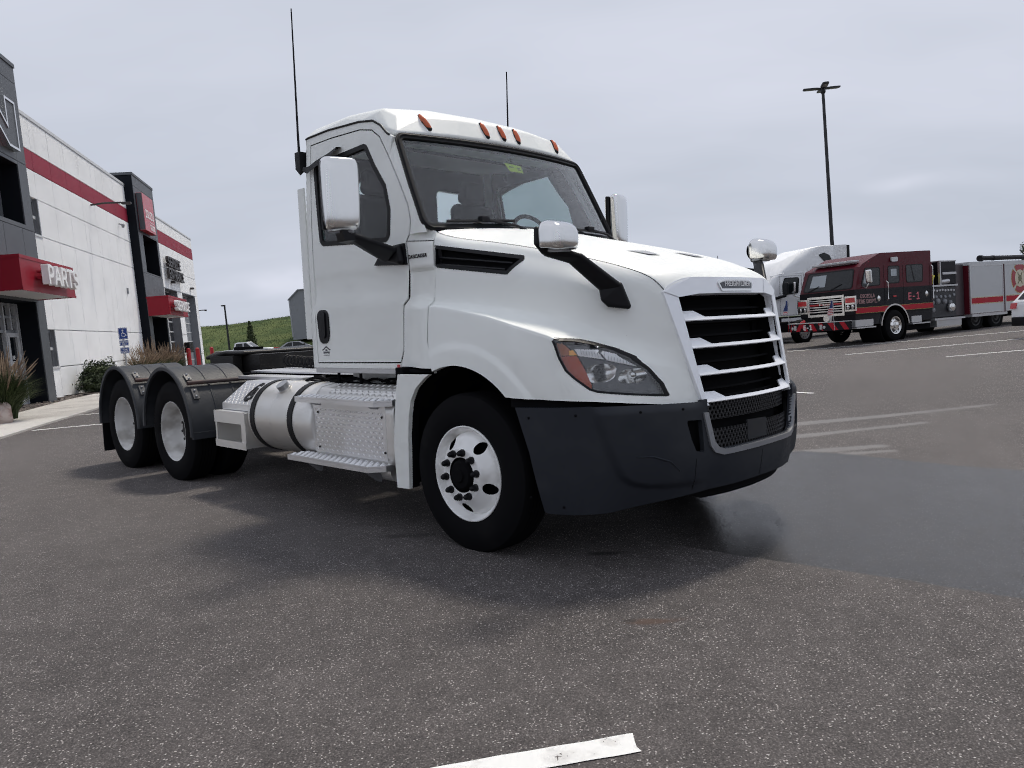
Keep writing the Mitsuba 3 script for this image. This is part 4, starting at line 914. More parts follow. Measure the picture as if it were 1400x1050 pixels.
for s in (-1, 1):
    tank(s)
    stepm(s, -1.87, -0.745, -1.06, -1.250, 0.925, 0.042, 0.10)
    stepm(s, -2.00, -0.83, -1.10, -1.270, 0.462, 0.042, 0.10)
    f = mir if s > 0 else (lambda m: m)
    put('reservoir', f(cylm((-1.10, -1.04, 0.395), (-0.86, -1.04, 0.395), 0.070, 24)), TANKM, TK, smooth=40)
    # battery box with an open step and a sloping tread plate lid
    x0, x1 = -3.42, -2.84
    bk_ = put('battery_box', f(cat(hullp([(x1, y, z) for y in (-0.70, -1.19) for z in (0.42, 0.735)] + [(x1 - 0.08, y, z) for y in (-0.70, -1.19) for z in (0.42, 0.735)]),
                              bx(x0, x1 - 0.08, -1.19, -0.70, 0.695, 0.74), bx(x0, x1 - 0.08, -1.19, -0.70, 0.415, 0.445), bx(x0, x1 - 0.08, -0.86, -0.70, 0.445, 0.695), bx(x0, x0 + 0.03, -1.19, -0.70, 0.445, 0.695))), TANKM, TK, smooth=False)
    put('lip', f(cat(bx(x0 - 0.004, x1 + 0.004, -1.197, -1.191, 0.635, 0.742), bx(x0 - 0.004, x1 + 0.004, -1.197, -1.191, 0.41, 0.475))), TANKM, bk_, smooth=False)
    lid = hullp([(x, y, z) for x in (-3.40, -2.86) for y, z in ((-1.12, 0.745), (-1.12, 0.80), (-0.86, 0.985), (-0.70, 0.985), (-0.70, 0.745))])
    lk = put('lid', f(lid), ALU, bk_, smooth=False)
    nr = np.array([0, -0.58, 0.815]); up_ = np.array([0, 0.815, 0.58])
    pts = [(np.array([x, -1.12, 0.80]) + up_ * t_ + nr * 0.001, (i + j) % 2) for i, x in enumerate(np.arange(-3.37, -2.87, 0.036)) for j, t_ in enumerate(np.arange(0.02, 0.30, 0.036))]
    put('tread_pattern', f(lozenges(pts, np.array([1, 0, 0.0]), up_, nr, 0.036, 0.013, 0.005)), ALU, bk_, smooth=False)
    # oval badge on the lid
    M = frame(np.array([-3.02, -1.12, 0.80]) + up_ * 0.165 + nr * 0.004, np.array([1.0, 0, 0]), up_, nr)
    ov = affinity.scale(sg.Point(0, 0).buffer(1, 24), 0.075, 0.125)
    put('oval_badge', f(xf(ext(ov.difference(affinity.scale(ov, 0.66, 0.7)), 0.006), M)), SEAL, bk_, smooth=False)
    put('badge_mark', f(xf(ext(sg.Polygon([(-0.02, -0.05), (0.012, -0.05), (0.03, -0.02), (0.03, 0.02), (0.012, 0.05), (-0.02, 0.05)]).difference(sg.box(-0.006, -0.025, 0.012, 0.025)), 0.006), M)), SEAL, bk_, smooth=False)
CUR[0] = np.eye(4)

# ================================================================== ground, markings, sidewalk, hill
def asphalt_parts(p):
    x, y = p.x, p.y
    wob = (nz_(x * 1.3, y * 1.3) - 0.5) * 0.30 + (nz_(x * 7.0, y * 7.0) - 0.5) * 0.06
    near = y - (5.54 - 0.795 * x) + wob * 0.5
    far = dr.minimum(7.80 + 0.05 * x, 7.25 - 0.95 * (x - 3.6)) - y + wob
    wet = sm_(-0.01, 0.035, near) * sm_(-0.02, 0.16, far) * sm_(0.75, 1.35, x)
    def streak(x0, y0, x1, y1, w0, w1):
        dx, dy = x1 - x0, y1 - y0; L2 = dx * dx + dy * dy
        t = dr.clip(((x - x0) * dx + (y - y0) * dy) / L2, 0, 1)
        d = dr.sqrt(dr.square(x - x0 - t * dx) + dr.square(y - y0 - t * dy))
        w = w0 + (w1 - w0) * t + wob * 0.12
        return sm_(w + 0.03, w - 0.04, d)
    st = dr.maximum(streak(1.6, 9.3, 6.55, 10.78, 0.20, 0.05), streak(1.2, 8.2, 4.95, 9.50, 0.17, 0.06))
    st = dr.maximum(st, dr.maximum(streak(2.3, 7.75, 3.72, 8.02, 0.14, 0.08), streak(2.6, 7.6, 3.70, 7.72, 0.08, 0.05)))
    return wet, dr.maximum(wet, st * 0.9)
def asphalt_col(p, n, uv):
    x, y = p.x, p.y
    big = fb_(x * 0.22 + 3.0, y * 0.22, 0.0, 4); mid = fb_(x * 1.7, y * 1.7, 2.0, 3)
    d1, d2, w1 = mikit.voronoi(x * 125.0, y * 125.0)
    d3, d4, w2 = mikit.voronoi(x * 58.0 + 7.0, y * 58.0)
    g = nz_(x * 260.0, y * 260.0)
    base = mx_((0.052, 0.0465, 0.0455), (0.084, 0.075, 0.073), dr.clip(0.30 + (big - 0.5) * 1.6 + (mid - 0.5) * 0.8, 0, 1))
    stone = mx_((0.024, 0.0215, 0.021), (0.165, 0.148, 0.143), w1)
    c = mx_(base, stone, sm_(0.55, 0.22, d1) * 0.85)
    pale = sm_(0.935, 0.955, w1) * sm_(0.50, 0.28, d1)
    c = mx_(c, (0.42, 0.39, 0.375), pale * 0.75)
    pale2 = sm_(0.972, 0.980, w2) * sm_(0.24, 0.14, d3)
    c = mx_(c, (0.50, 0.48, 0.46), pale2 * 0.8)
    c = c * (0.72 + 0.56 * g) * (0.86 + 0.28 * nz_(x * 15.0, y * 15.0)) * (0.92 + 0.16 * nz_(x * 5.0, y * 5.0))
    def spot(x0, y0, rx, ry, k):
        q = dr.sqrt(dr.square((x - x0) / rx) + dr.square((y - y0) / ry)) + (nz_(x * 9.0, y * 9.0) - 0.5) * 0.9
        return sm_(1.1, 0.35, q) * k
    c = mx_(c, (0.012, 0.011, 0.011), spot(0.53, 4.74, 0.13, 0.05, 0.8)); c = mx_(c, (0.012, 0.011, 0.011), spot(-0.75, 5.35, 0.30, 0.06, 0.6))
    c = mx_(c, (0.070, 0.040, 0.028), spot(0.60, 3.62, 0.16, 0.05, 0.7)); c = mx_(c, (0.03, 0.026, 0.025), spot(0.50, 3.64, 0.05, 0.03, 0.7))
    wet, patch_streak = asphalt_parts(p)
    c = mx_(c, (0.165, 0.160, 0.160), dr.maximum(patch_streak - wet, 0.0) * 0.75)  # streaks beyond the wet patch get a paler base colour
    return c * (1 - 0.74 * wet)
def asphalt_rough(p, n, uv):
    wet, patch_streak = asphalt_parts(p)
    return 0.86 - wet * (0.54 - 0.34 * sm_(0.55, 0.85, nz_(p.x * 140.0, p.y * 140.0)) + 0.05 * nz_(p.x * 9.0, p.y * 9.0)) - (patch_streak - wet) * 0.15
def asphalt_bump(p, n, uv):
    d1, d2, w1 = mikit.voronoi(p.x * 92.0, p.y * 92.0)
    return (0.5 - d1) * 0.8 + nz_(p.x * 200.0, p.y * 200.0) * 0.4
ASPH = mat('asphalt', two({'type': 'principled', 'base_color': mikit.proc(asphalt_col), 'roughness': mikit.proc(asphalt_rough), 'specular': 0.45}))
xs = np.unique(np.r_[np.linspace(-400, -60, 18), np.linspace(-60, -14, 24), np.linspace(-14, 14, 141), np.linspace(14, 60, 24), np.linspace(60, 400, 18)])
ys = np.unique(np.r_[np.linspace(-60, -6, 14), np.linspace(-6, 12, 73), np.linspace(12, 60, 40), np.linspace(60, 500, 30)])
X, Y = np.meshgrid(xs, ys, indexing='ij')
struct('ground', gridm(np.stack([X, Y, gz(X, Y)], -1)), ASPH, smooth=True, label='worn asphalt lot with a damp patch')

def paint(p, n, uv):
    g = fb_(p.x * 14.0, p.y * 14.0, 0.0, 4); h = nz_(p.x * 150.0, p.y * 150.0)
    c = mx_((0.72, 0.72, 0.70), (0.56, 0.55, 0.53), sm_(0.5, 0.8, g))
    return mx_(c, (0.10, 0.09, 0.088), sm_(0.74, 0.80, g * 0.62 + h * 0.38))
PAINT = mat('road_paint', pr(mikit.proc(paint), 0.7))
def line(p0, p1, w=0.10, ragged=0.0, lab=None):
    p0, p1 = np.array(p0, float), np.array(p1, float); L = np.linalg.norm(p1 - p0); d = (p1 - p0) / L; nn = np.array([-d[1], d[0]])
    t = np.linspace(0, 1, max(2, int(L / 0.05)))
    r1 = 0.0025 * np.sin(t * L * 9 + 1) + 0.0015 * np.sin(t * L * 27); r2 = 0.0025 * np.sin(t * L * 8 + 4) + 0.0015 * np.sin(t * L * 31)
    c = p0 + np.outer(t * L, d)
    A = c + nn * (w / 2 + r1 * ragged)[:, None]; B = c - nn * (w / 2 + r2 * ragged)[:, None]
    K = [A * (1 - k) + B * k for k in (0, 0.25, 0.5, 0.75, 1)]
    if ragged:
        for i, k in enumerate(K): k[0] += d * ragged * (0.004, 0.009, 0.003, -0.004, -0.012)[i]
    P = np.stack(K, 1)
    P = np.concatenate([P, (gz(P[..., 0], P[..., 1]) + 0.004)[..., None]], -1)
    struct('painted_line', gridm(P), PAINT, smooth=True, label=lab)
line((0.36, 2.565), (-4.2, 1.47), 0.116, 1.0, 'white stall line nearest the viewer')
line((9.5, 22.58), (17.5, 22.70), 0.10, 0.3); line((10.43, 19.06), (16.5, 18.85), 0.10, 0.3); line((9.1, 26.2), (18.5, 26.05), 0.10, 0.3); line((4.3, 14.95), (5.11, 13.47), 0.10, 0.3)
line((-8.47, 13.93), (-5.6, 14.45), 0.10, 0.5); line((-9.25, 16.9), (-6.3, 17.4), 0.10, 0.5); line((13.0, 36.0), (17.0, 36.2), 0.1)

# facade frame of the dealership: s along the wall (away from the viewer), y into the building, z up
FO = np.array([-14.251, 24.859, 0.0]); FS = np.array([-0.2040, 0.9790, 0]); FT = np.array([0.9790, 0.2040, 0])
FM = frame(FO, FS, -FT, np.array([0, 0, 1.0]))
def fac(s, t, z=0.0): return FO + FS * s + FT * t + np.array([0, 0, z])

def concrete(p, n, uv):
    g = fb_(p.x * 1.2, p.y * 1.2, p.z, 4); h = nz_(p.x * 60.0, p.y * 60.0, p.z * 60.0)
    c = mx_((0.40, 0.385, 0.36), (0.30, 0.285, 0.265), sm_(0.4, 0.75, g))
    return c * (0.9 + 0.2 * h)
CONC = mat('concrete', pr(mikit.proc(concrete), 0.85))
CURB = [(-6.6, 5.0), (-7.35, 8.6), (-8.29, 12.75), (-8.89, 15.13), (-9.53, 17.97), (-10.0, 19.6), (-11.0, 22.6), (-12.4, 27.0), (-16.5, 46.0)]
INNER = [(-10.6, 5.0), (-10.75, 12.0), (-11.15, 17.3), (-12.35, 21.2), (-12.95, 23.2)] + [tuple(fac(s, 0.9)[:2]) for s in (-0.5, 4.0, 11.0)] + [tuple(fac(s, 0.45)[:2]) for s in (16.2, 22.0)]
walk = sg.Polygon(CURB + INNER[::-1]).buffer(0)
curbl = sg.LineString(CURB)
def walkS(x, y):
    d = shapely.distance(curbl, shapely.points(x, y))
    return np.stack([x, y, gz(x, y) + 0.035 + 0.085 * np.clip(d / 3.0, 0, 1)], -1)
slabs = []
cuts = [sg.LineString([(-18, y - 1.0), (-4, y + 0.6)]).buffer(0.006) for y in np.arange(6.0, 45.0, 2.1)]
wk_ = walk.difference(shapely.union_all(cuts))
sl = [panel(g, walkS, 0.5, 0.10, out=(0, 0, 1)) for g in getattr(wk_, 'geoms', [wk_])]
gut = panel(walk.buffer(-0.01), lambda x, y: walkS(x, y) - np.array([0, 0, 0.012]), 1.0, out=(0, 0, 1))
sk = struct('sidewalk', gut, CONC, label='pale concrete pavement along the dealership')
for m_ in sl: put('slab', m_, CONC, sk, smooth=30)
# planting bed with gravel
BED = sg.Polygon(INNER[:5] + [tuple(fac(-0.2, 0.9)[:2]), tuple(fac(-0.2, 0.0)[:2]), tuple(fac(-2.2, 0.85)[:2])] + [(-13.3, 22.2), (-12.9, 20.6), (-14.0, 17.2), (-13.6, 5.0)]).buffer(0)
BED2 = sg.Polygon([tuple(fac(s, t)[:2]) for s, t in ((0.6, 0.02), (0.6, 1.05), (4.2, 1.02), (11.2, 1.0), (11.2, 0.02))])
def bedS(x, y): return np.stack([x, y, gz(x, y) + 0.10 + 0.03 * np.sin(3 * x) * np.sin(2.3 * y)], -1)
def mulch(p, n, uv):
    d1, d2, w = mikit.voronoi(p.x * 22.0, p.y * 22.0)
    return mx_((0.055, 0.045, 0.040), (0.20, 0.17, 0.15), w) * sm_(0.9, 0.2, d1)
MUL = mat('gravel_bed', pr(mikit.proc(mulch), 0.9))
struct('planting_bed', cat(panel(BED, bedS, 0.25, 0.1, out=(0, 0, 1)), panel(BED2, bedS, 0.25, 0.1, out=(0, 0, 1))), MUL)
def rock_mesh(r, seed, sub=2, flat=(1, 1, 0.75)):
    m = trimesh.creation.icosphere(subdivisions=sub); v = np.array(m.vertices)
    n_ = meshkit.fbm(v * 1.3 + seed * 7.3, 4, seed) - 0.5
    v = v * (1 + 0.75 * n_[:, None])
    for k in range(6):
        rr_ = np.random.default_rng(seed * 31 + k); d = rr_.normal(size=3); d /= np.linalg.norm(d); h = 0.72
        ex = np.maximum(v @ d - h, 0); v = v - ex[:, None] * d * 0.85
    return TM(v * r * np.array(flat), m.faces)
peb = [rock_mesh(1, k, 0) for k in range(5)]; pv = []
pr_ = np.random.default_rng(3)
for k in range(900):
    x, y = pr_.uniform(-13.6, -10.5), pr_.uniform(12, 25.5)
    if not (BED.contains(sg.Point(x, y)) ): continue
    r = pr_.uniform(0.02, 0.05); m_ = peb[k % 5].copy(); m_.apply_transform(trimesh.transformations.rotation_matrix(pr_.uniform(0, 6.28), (0.3, 0.2, 1))); m_.apply_scale(r); m_.apply_translation(bedS(np.array([x]), np.array([y]))[0] + [0, 0, r * 0.3]); pv.append(m_)
PEB = mat('pebbles', pr(grime((0.26, 0.22, 0.20), (0.12, 0.10, 0.09), 9.0, 0.35, 0.65, 1.0), 0.8))
one('gravel', cat(*pv), PEB, 'loose gravel stones in the planting bed', 'gravel', kind='stuff', smooth=False)

# grassy hill behind
def hillz(x, y):
    t = smoothstep(70, 112, y + 3.0 * np.sin(x * 0.05))
    crest = 5.4 + 0.45 * np.sin(x * 0.06 + 0.8) + 0.25 * np.sin(x * 0.19)
    side_ = smoothstep(62, 14, x) * smoothstep(-140, -70, x)
    nzz = (meshkit.fbm(np.stack([x * 0.22, y * 0.22, 0 * x], -1), 4, 5) - 0.5) * 0.9 * t
    return gz(x, y) - 0.12 + (crest * t + nzz) * side_
X, Y = np.meshgrid(np.linspace(-140, 62, 160), np.linspace(69, 150, 90), indexing='ij')
def hill_col(p, n, uv):
    g = fb_(p.x * 0.5, p.y * 0.35, p.z * 0.8, 4); h = fb_(p.x * 3.0, p.y * 2.0, p.z * 3.0, 3)
    c = mx_((0.034, 0.056, 0.016), (0.072, 0.092, 0.030), sm_(0.3, 0.7, g))
    return c * (0.7 + 0.6 * h)
HILLM = mat('hill_grass', pr(mikit.proc(hill_col), 0.9, spec=0.2))
struct('hill', gridm(np.stack([X, Y, hillz(X, Y)], -1)), HILLM, smooth=True, label='rough grassy hill behind the lot')
# tufts on the hill: blades of tall grass
def tufts(n, seed, x0, x1, y0, y1, h0, h1, zf):
    r_ = np.random.default_rng(seed)
    x, y = r_.uniform(x0, x1, n), r_.uniform(y0, y1, n); z = zf(x, y)
    a = r_.uniform(0, 6.28, n); h = r_.uniform(h0, h1, n); w = h * r_.uniform(0.10, 0.25, n)
    lx, ly = r_.normal(0, 0.3, n) * h, r_.normal(0, 0.3, n) * h
    P0 = np.stack([x - np.cos(a) * w, y - np.sin(a) * w, z - 0.05], -1); P1 = np.stack([x + np.cos(a) * w, y + np.sin(a) * w, z - 0.05], -1); P2 = np.stack([x + lx, y + ly, z + h], -1)
    V = np.stack([P0, P1, P2], 1).reshape(-1, 3)
    return TM(V, np.arange(3 * n).reshape(-1, 3))
def tuft_col(p, n, uv):
    g = fb_(p.x * 0.8, p.y * 0.8, p.z * 0.8, 3)
    return mx_((0.034, 0.052, 0.016), (0.074, 0.088, 0.032), sm_(0.3, 0.7, g))
TUFT = mat('tall_grass', two({'type': 'principled', 'base_color': mikit.proc(tuft_col), 'roughness': 0.8, 'specular': 0.2}))
one('grass', tufts(26000, 4, -52, -14, 71, 116, 0.05, 0.20, hillz), TUFT, 'tall rough grass covering the hill', 'grass', kind='stuff', smooth=False)

# ================================================================== dealership building
CUR[0] = FM
def panel_white(p, n, uv):
    g = fb_(p.x * 0.7, p.y * 0.7, p.z * 0.9, 4); st = fb_(p.x * 5.0, p.y * 5.0, p.z * 0.35, 3)
    c = mx_((0.83, 0.84, 0.85), (0.77, 0.78, 0.79), sm_(0.4, 0.75, g))
    return mx_(c, (0.60, 0.60, 0.60), sm_(0.60, 0.85, st) * 0.40)
PWHITE = mat('precast_white', pr(mikit.proc(panel_white), 0.8))
STRIPE = mat('stripe_paint', pr(grime((0.27, 0.010, 0.035), (0.20, 0.010, 0.03), 2.0), 0.6))
def metal_panel(p, n, uv):
    g = fb_(p.x * 0.9, p.y * 0.9, p.z * 0.9, 3)
    return mx_((0.060, 0.067, 0.078), (0.082, 0.088, 0.098), g)
DGREY = mat('grey_metal_panel', pr(mikit.proc(metal_panel), 0.45, 0.1))
DNAVY = mat('dark_return', pr((0.007, 0.009, 0.013), 0.8, spec=0.15))  # near black on the tower returns has their shade in the colour
CANRED = mat('canopy_red', pr((0.26, 0.005, 0.018), 0.45, 0, 0.3, 0.0))
SIGNRED = mat('sign_red', pr((0.42, 0.045, 0.065), 0.30, 0, 0.5, 0.5))
FRAME_ = mat('window_frame', pr((0.24, 0.25, 0.27), 0.4, 0.4))
WGLASS = mat('building_glass', pr((0.006, 0.008, 0.011), 0.07, 0, 0.35))
SOFFIT = mat('soffit', pr((0.55, 0.55, 0.56), 0.6))
COPING = mat('coping', pr((0.62, 0.63, 0.64), 0.45, 0.2))
BRONZE = mat('dark_letter', pr((0.030, 0.024, 0.024), 0.4))
CONCW = mat('base_white', pr((0.66, 0.66, 0.65), 0.8))

BD = thing('dealership_building', 'white panelled dealership building with a red stripe, grey metal towers and red canopies', 'building')
put('core', cat(bx(-1.9, 27.3, 0.62, 26.0, 0.30, 9.1), bx(15.8, 27.3, 0.62, 26.0, 9.05, 9.12)), PWHITE, BD, smooth=False)
WL = put('wall', cat(bx(0.58, 11.78, 0.16, 0.60, 0.30, 9.16), bx(15.8, 17.76, 0.16, 0.60, 0.30, 8.66), bx(21.06, 22.42, 0.16, 0.60, 0.30, 8.66), bx(26.5, 27.38, 0.16, 26.0, 0.30, 8.66), bx(17.76, 26.5, 0.16, 0.60, 5.02, 8.66), bx(-1.9, 0.58, 0.16, 0.6, 6.68, 9.16), bx(-1.9, 0.58, 0.16, 0.6, 2.58, 5.5), bx(-1.9, 0.58, 0.16, 0.6, 0.3, 1.37)), CONCW, BD, smooth=False, label='grey joint backing of the precast wall')
rows = [(0.36, 1.375), (1.395, 2.555), (2.575, 5.495), (5.515, 6.655), (6.675, 7.545), (7.555, 8.165), (8.175, 9.17)]
cols = np.r_[0.585, np.arange(2.17, 11.0, 1.532), 11.79]
g_ = 0.007
for (z0, z1) in rows:
    m_ = STRIPE if abs(z0 - 7.555) < 0.01 else PWHITE
    for a, b in zip(cols[:-1], cols[1:]):
        put('panel' if m_ == PWHITE else 'stripe_panel', bx(a + g_, b - g_, 0.0, 0.155, z0 + g_ * 0.5, z1 - g_ * 0.5, 0.010), m_, WL, smooth=False)
    if not (5.4 < z0 < 6.6 or 1.38 < z0 < 2.5):
        put('panel' if m_ == PWHITE else 'stripe_panel', bx(-1.9, 0.585 - g_, 0.0, 0.155, z0 + g_ * 0.5, z1 - g_ * 0.5, 0.010), m_, WL, smooth=False)
# the section beyond the second tower
rows2 = [(0.36, 1.375), (1.395, 2.555), (2.575, 5.0), (5.03, 6.10), (6.12, 7.36), (7.37, 8.05), (8.06, 8.66)]
cols2 = [15.8, 17.76, 19.5, 21.05, 22.42, 24.0, 25.3, 26.5, 27.40]
for (z0, z1) in rows2:
    m_ = STRIPE if abs(z0 - 7.37) < 0.01 else PWHITE
    for a, b in zip(cols2[:-1], cols2[1:]):
        if z1 < 5.02 and (17.7 < a < 21.0 or 22.4 < a < 26.4): continue
        put('panel' if m_ == PWHITE else 'stripe_panel', bx(a + g_, b - g_, 0.0, 0.155, z0 + g_ * 0.5, z1 - g_ * 0.5, 0.010), m_, WL, smooth=False)
put('coping', cat(bx(-1.9, 11.80, -0.03, 0.62, 9.175, 9.30, 0.01)), COPING, BD, smooth=False)
put('coping', cat(bx(15.76, 27.44, -0.03, 0.62, 8.665, 8.76, 0.01)), COPING, BD, smooth=False)
for z0, z1 in ((5.515, 6.665), (1.385, 2.565)):
    w_ = put('window', bx(-1.9, 0.50, 0.15, 0.159, z0, z1), WGLASS, BD, smooth=False)
    put('reveal', bx(0.51, 0.575, 0.0, 0.158, z0 + 0.02, z1 - 0.005), FRAME_, w_, smooth=False)
    put('mullion', bx(-1.9, 0.50, 0.09, 0.147, (z0 + z1) / 2 - 0.045, (z0 + z1) / 2 + 0.045), COPING, w_, smooth=False)
    put('frame', cat(bx(0.44, 0.505, 0.11, 0.147, z0 + 0.02, z1 - 0.02), bx(-1.9, 0.44, 0.11, 0.147, z1 - 0.08, z1 - 0.005)), FRAME_, w_, smooth=False)
    put('sill', bx(-1.9, 0.60, -0.03, 0.148, z0 - 0.05, z0 + 0.018, 0.006), COPING, w_, smooth=False)
# scupper lamp arms and small fittings
for s, z, L in ((6.2, 7.42, 1.25), ):
    lk = put('wall_light', cat(tube([fp_ for fp_ in ((s, -0.02, z), (s, -0.5, z + 0.05), (s, -L, z + 0.03))], 0.035, 8), box(0.18, 0.34, 0.08, (s, -L - 0.05, z + 0.0), 0.02)), BRONZE, BD)
put('camera', cat(cylm((10.0, -0.02, 7.25), (10.0, -0.16, 7.20), 0.03), hull([(10.0, -0.18, 7.12), (10.0, -0.20, 7.18)], 0.06)), FRAME_, BD)
put('junction_box', bx(10.05, 10.15, -0.06, 0.0, 4.25, 4.5, 0.01), FRAME_, BD)
for s in (19.7, 25.2): put('wall_light', box(0.35, 0.2, 0.12, (s, -0.13, 5.42), 0.02), BRONZE, BD)
put('camera', cat(cylm((27.40, -0.0, 4.15), (27.45, -0.35, 4.15), 0.03), box(0.25, 0.12, 0.1, (27.5, -0.40, 4.13), 0.02)), BRONZE, BD)

# first tower: grey metal face with recesses (8 m to the left it leaves the frame)
def tower(s0, s1, t, ztop, holes, seams_z, seams_s, name):
    face = sg.box(s0, 0.36, s1, ztop)
    cut = shapely.union_all([sg.box(*h) for h in holes])
    lines_ = shapely.union_all([sg.box(s0, z - 0.008, s1, z + 0.008) for z in seams_z] + [sg.box(a - 0.008, z0, a + 0.008, z1) for a, z0, z1 in seams_s])
    tk = put(name, cat(bx(s1 - 0.06, s1 - 0.02, -t + 0.03, 0.6, 0.36, ztop - 0.02), bx(s0 + 0.02, s1 - 0.02, 0.55, 0.60, 0.36, ztop - 0.02)), DGREY, BD, smooth=False)
    bkp = face.difference(cut).buffer(-0.012)
    put('joint_backing', xf(cat(*[trimesh.creation.extrude_polygon(g, 0.02, engine='earcut') for g in getattr(bkp, 'geoms', [bkp])]), frame(np.array([0, -t + 0.05, 0.0]), np.array([1.0, 0, 0]), np.array([0, 0, 1.0]), np.array([0, -1.0, 0]))), DNAVY, tk, smooth=False)
    pans = face.difference(cut).difference(lines_)
    for g in getattr(pans, 'geoms', [pans]):
        if g.area < 0.02: continue
        put('panel', xf(trimesh.creation.extrude_polygon(g, 0.03, engine='earcut'), frame(np.array([0, -t + 0.03, 0.0]), np.array([1.0, 0, 0]), np.array([0, 0, 1.0]), np.array([0, -1.0, 0]))), DGREY, tk, smooth=False)
    for h in holes:
        a, z0, b, z1 = h
        put('recess', cat(bx(b, b + 0.02, -t + 0.031, 0.55, z0, z1), bx(a - 0.02, a, -t + 0.031, 0.55, z0, z1), bx(a, b, -t + 0.031, 0.55, z1, z1 + 0.02), bx(a, b, -t + 0.031, 0.55, z0 - 0.02, z0)), DNAVY, tk, smooth=False)
    put('near_return', bx(s0 - 0.004, s0 + 0.02, -t + 0.02, 0.6, 0.36, ztop - 0.03), DNAVY, tk, smooth=False)  # side turned from the sun, its shade painted as a dark colour
    put('cap', bx(s0 - 0.03, s1 + 0.03, -t - 0.03, 0.62, ztop, ztop + 0.12, 0.01), DGREY, tk, smooth=False)
    return tk
T1 = tower(-11.5, -2.45, 0.8, 9.70, [(-10.5, 5.32, -3.06, 6.95), (-10.5, 0.43, -3.05, 3.22)], [9.25, 7.05, 5.20, 4.2], [(-3.06, 6.95, 8.2), (-4.6, 4.2, 5.2), (-3.35, 4.2, 5.2), (-6.1, 4.2, 5.2), (-6.5, 7.05, 9.25)], 'tower')
def glazing(par, s0, s1, z0, z1, y, vs, hs, wd=0.07):
    w_ = put('window', bx(s0, s1, y + 0.02, y + 0.05, z0, z1), WGLASS, par, smooth=False)
    for a in vs: put('mullion', bx(a - wd / 2, a + wd / 2, y - 0.06, y + 0.018, z0, z1), FRAME_, par, smooth=False)
    for b in hs: put('transom', bx(s0, s1, y - 0.05, y + 0.016, b - wd / 2, b + wd / 2), FRAME_, par, smooth=False)
glazing(BD, -10.4, -3.07, 5.34, 6.93, -0.24, (-3.14, -3.75, -5.2, -6.7, -8.2), (5.38, 6.0))
# entrance below the first canopy
glazing(BD, -10.4, -3.07, 0.45, 3.2, -0.24, (), (2.44, 2.83, 3.17), 0.07)
for a, z_ in ((-3.11, 0.45), (-3.24, 0.45), (-3.62, 2.48), (-4.06, 0.45), (-4.9, 0.45), (-5.9, 0.45)): put('mullion', bx(a - 0.035, a + 0.035, -0.32, -0.222, z_, 3.2), mat_once('door_frame', (0.42, 0.43, 0.45), 0.4), BD, smooth=False)
put('transom', bx(-3.21, -3.14, -0.31, -0.225, 0.95, 1.0), FRAME_, BD, smooth=False)
dk = put('entrance_door', bx(-4.02, -3.28, -0.28, -0.225, 0.47, 2.40), WGLASS, BD, smooth=False)
put('frame', cat(bx(-4.022, -3.89, -0.33, -0.281, 0.46, 2.405), bx(-3.40, -3.278, -0.33, -0.281, 0.46, 2.405), bx(-3.89, -3.40, -0.33, -0.281, 2.29, 2.405), bx(-3.89, -3.40, -0.33, -0.281, 0.46, 0.66)), mat_once('door_frame', (0.42, 0.43, 0.45), 0.4), dk, smooth=False)
put('pull', cylm((-3.84, -0.36, 1.1), (-3.84, -0.36, 1.6), 0.018), STEEL, dk)
put('lettering', cat(*[xf(text(t_, h_, 0.003, True, w_), frame(np.array([-3.645, -0.2815, z_]), np.array([1.0, 0, 0]), np.array([0, 0, 1.0]), np.array([0, -1.0, 0]))) for t_, h_, w_, z_ in (('WE', 0.10, 0.16, 1.74), ('ARE', 0.10, 0.26, 1.60), ('OPEN', 0.13, 0.34, 1.42), ('HOURS', 0.07, 0.34, 1.27), ('7-5', 0.15, 0.36, 1.10))]), SIGNW, dk, smooth=False)
put('door_notice', bx(-3.80, -3.49, -0.2845, -0.2815, 0.92, 1.0), SIGNW, dk, smooth=False)
# chrome rimmed letter N on the tower
NP = affinity.scale(sg.Polygon([(0, 0), (0.34, 0), (0.34, 0.72), (0.86, 0), (1.20, 0), (1.20, 1.30), (0.86, 1.30), (0.86, 0.58), (0.34, 1.30), (0, 1.30)]), 2.0, 1.0, origin=(0, 0))
FN_ = frame(np.array([-5.62, -0.80, 7.25]), np.array([1.0, 0, 0]), np.array([0, 0, 1.0]), np.array([0, -1.0, 0]))
lk = put('letter', xf(ext(NP.buffer(-0.05), 0.14), FN_), DGREY, BD, smooth=False, label='large letter N in grey with a bright metal rim')
put('rim', xf(ext(NP.difference(NP.buffer(-0.06, join_style=2)), 0.17), FN_), CHROME, lk, smooth=False)

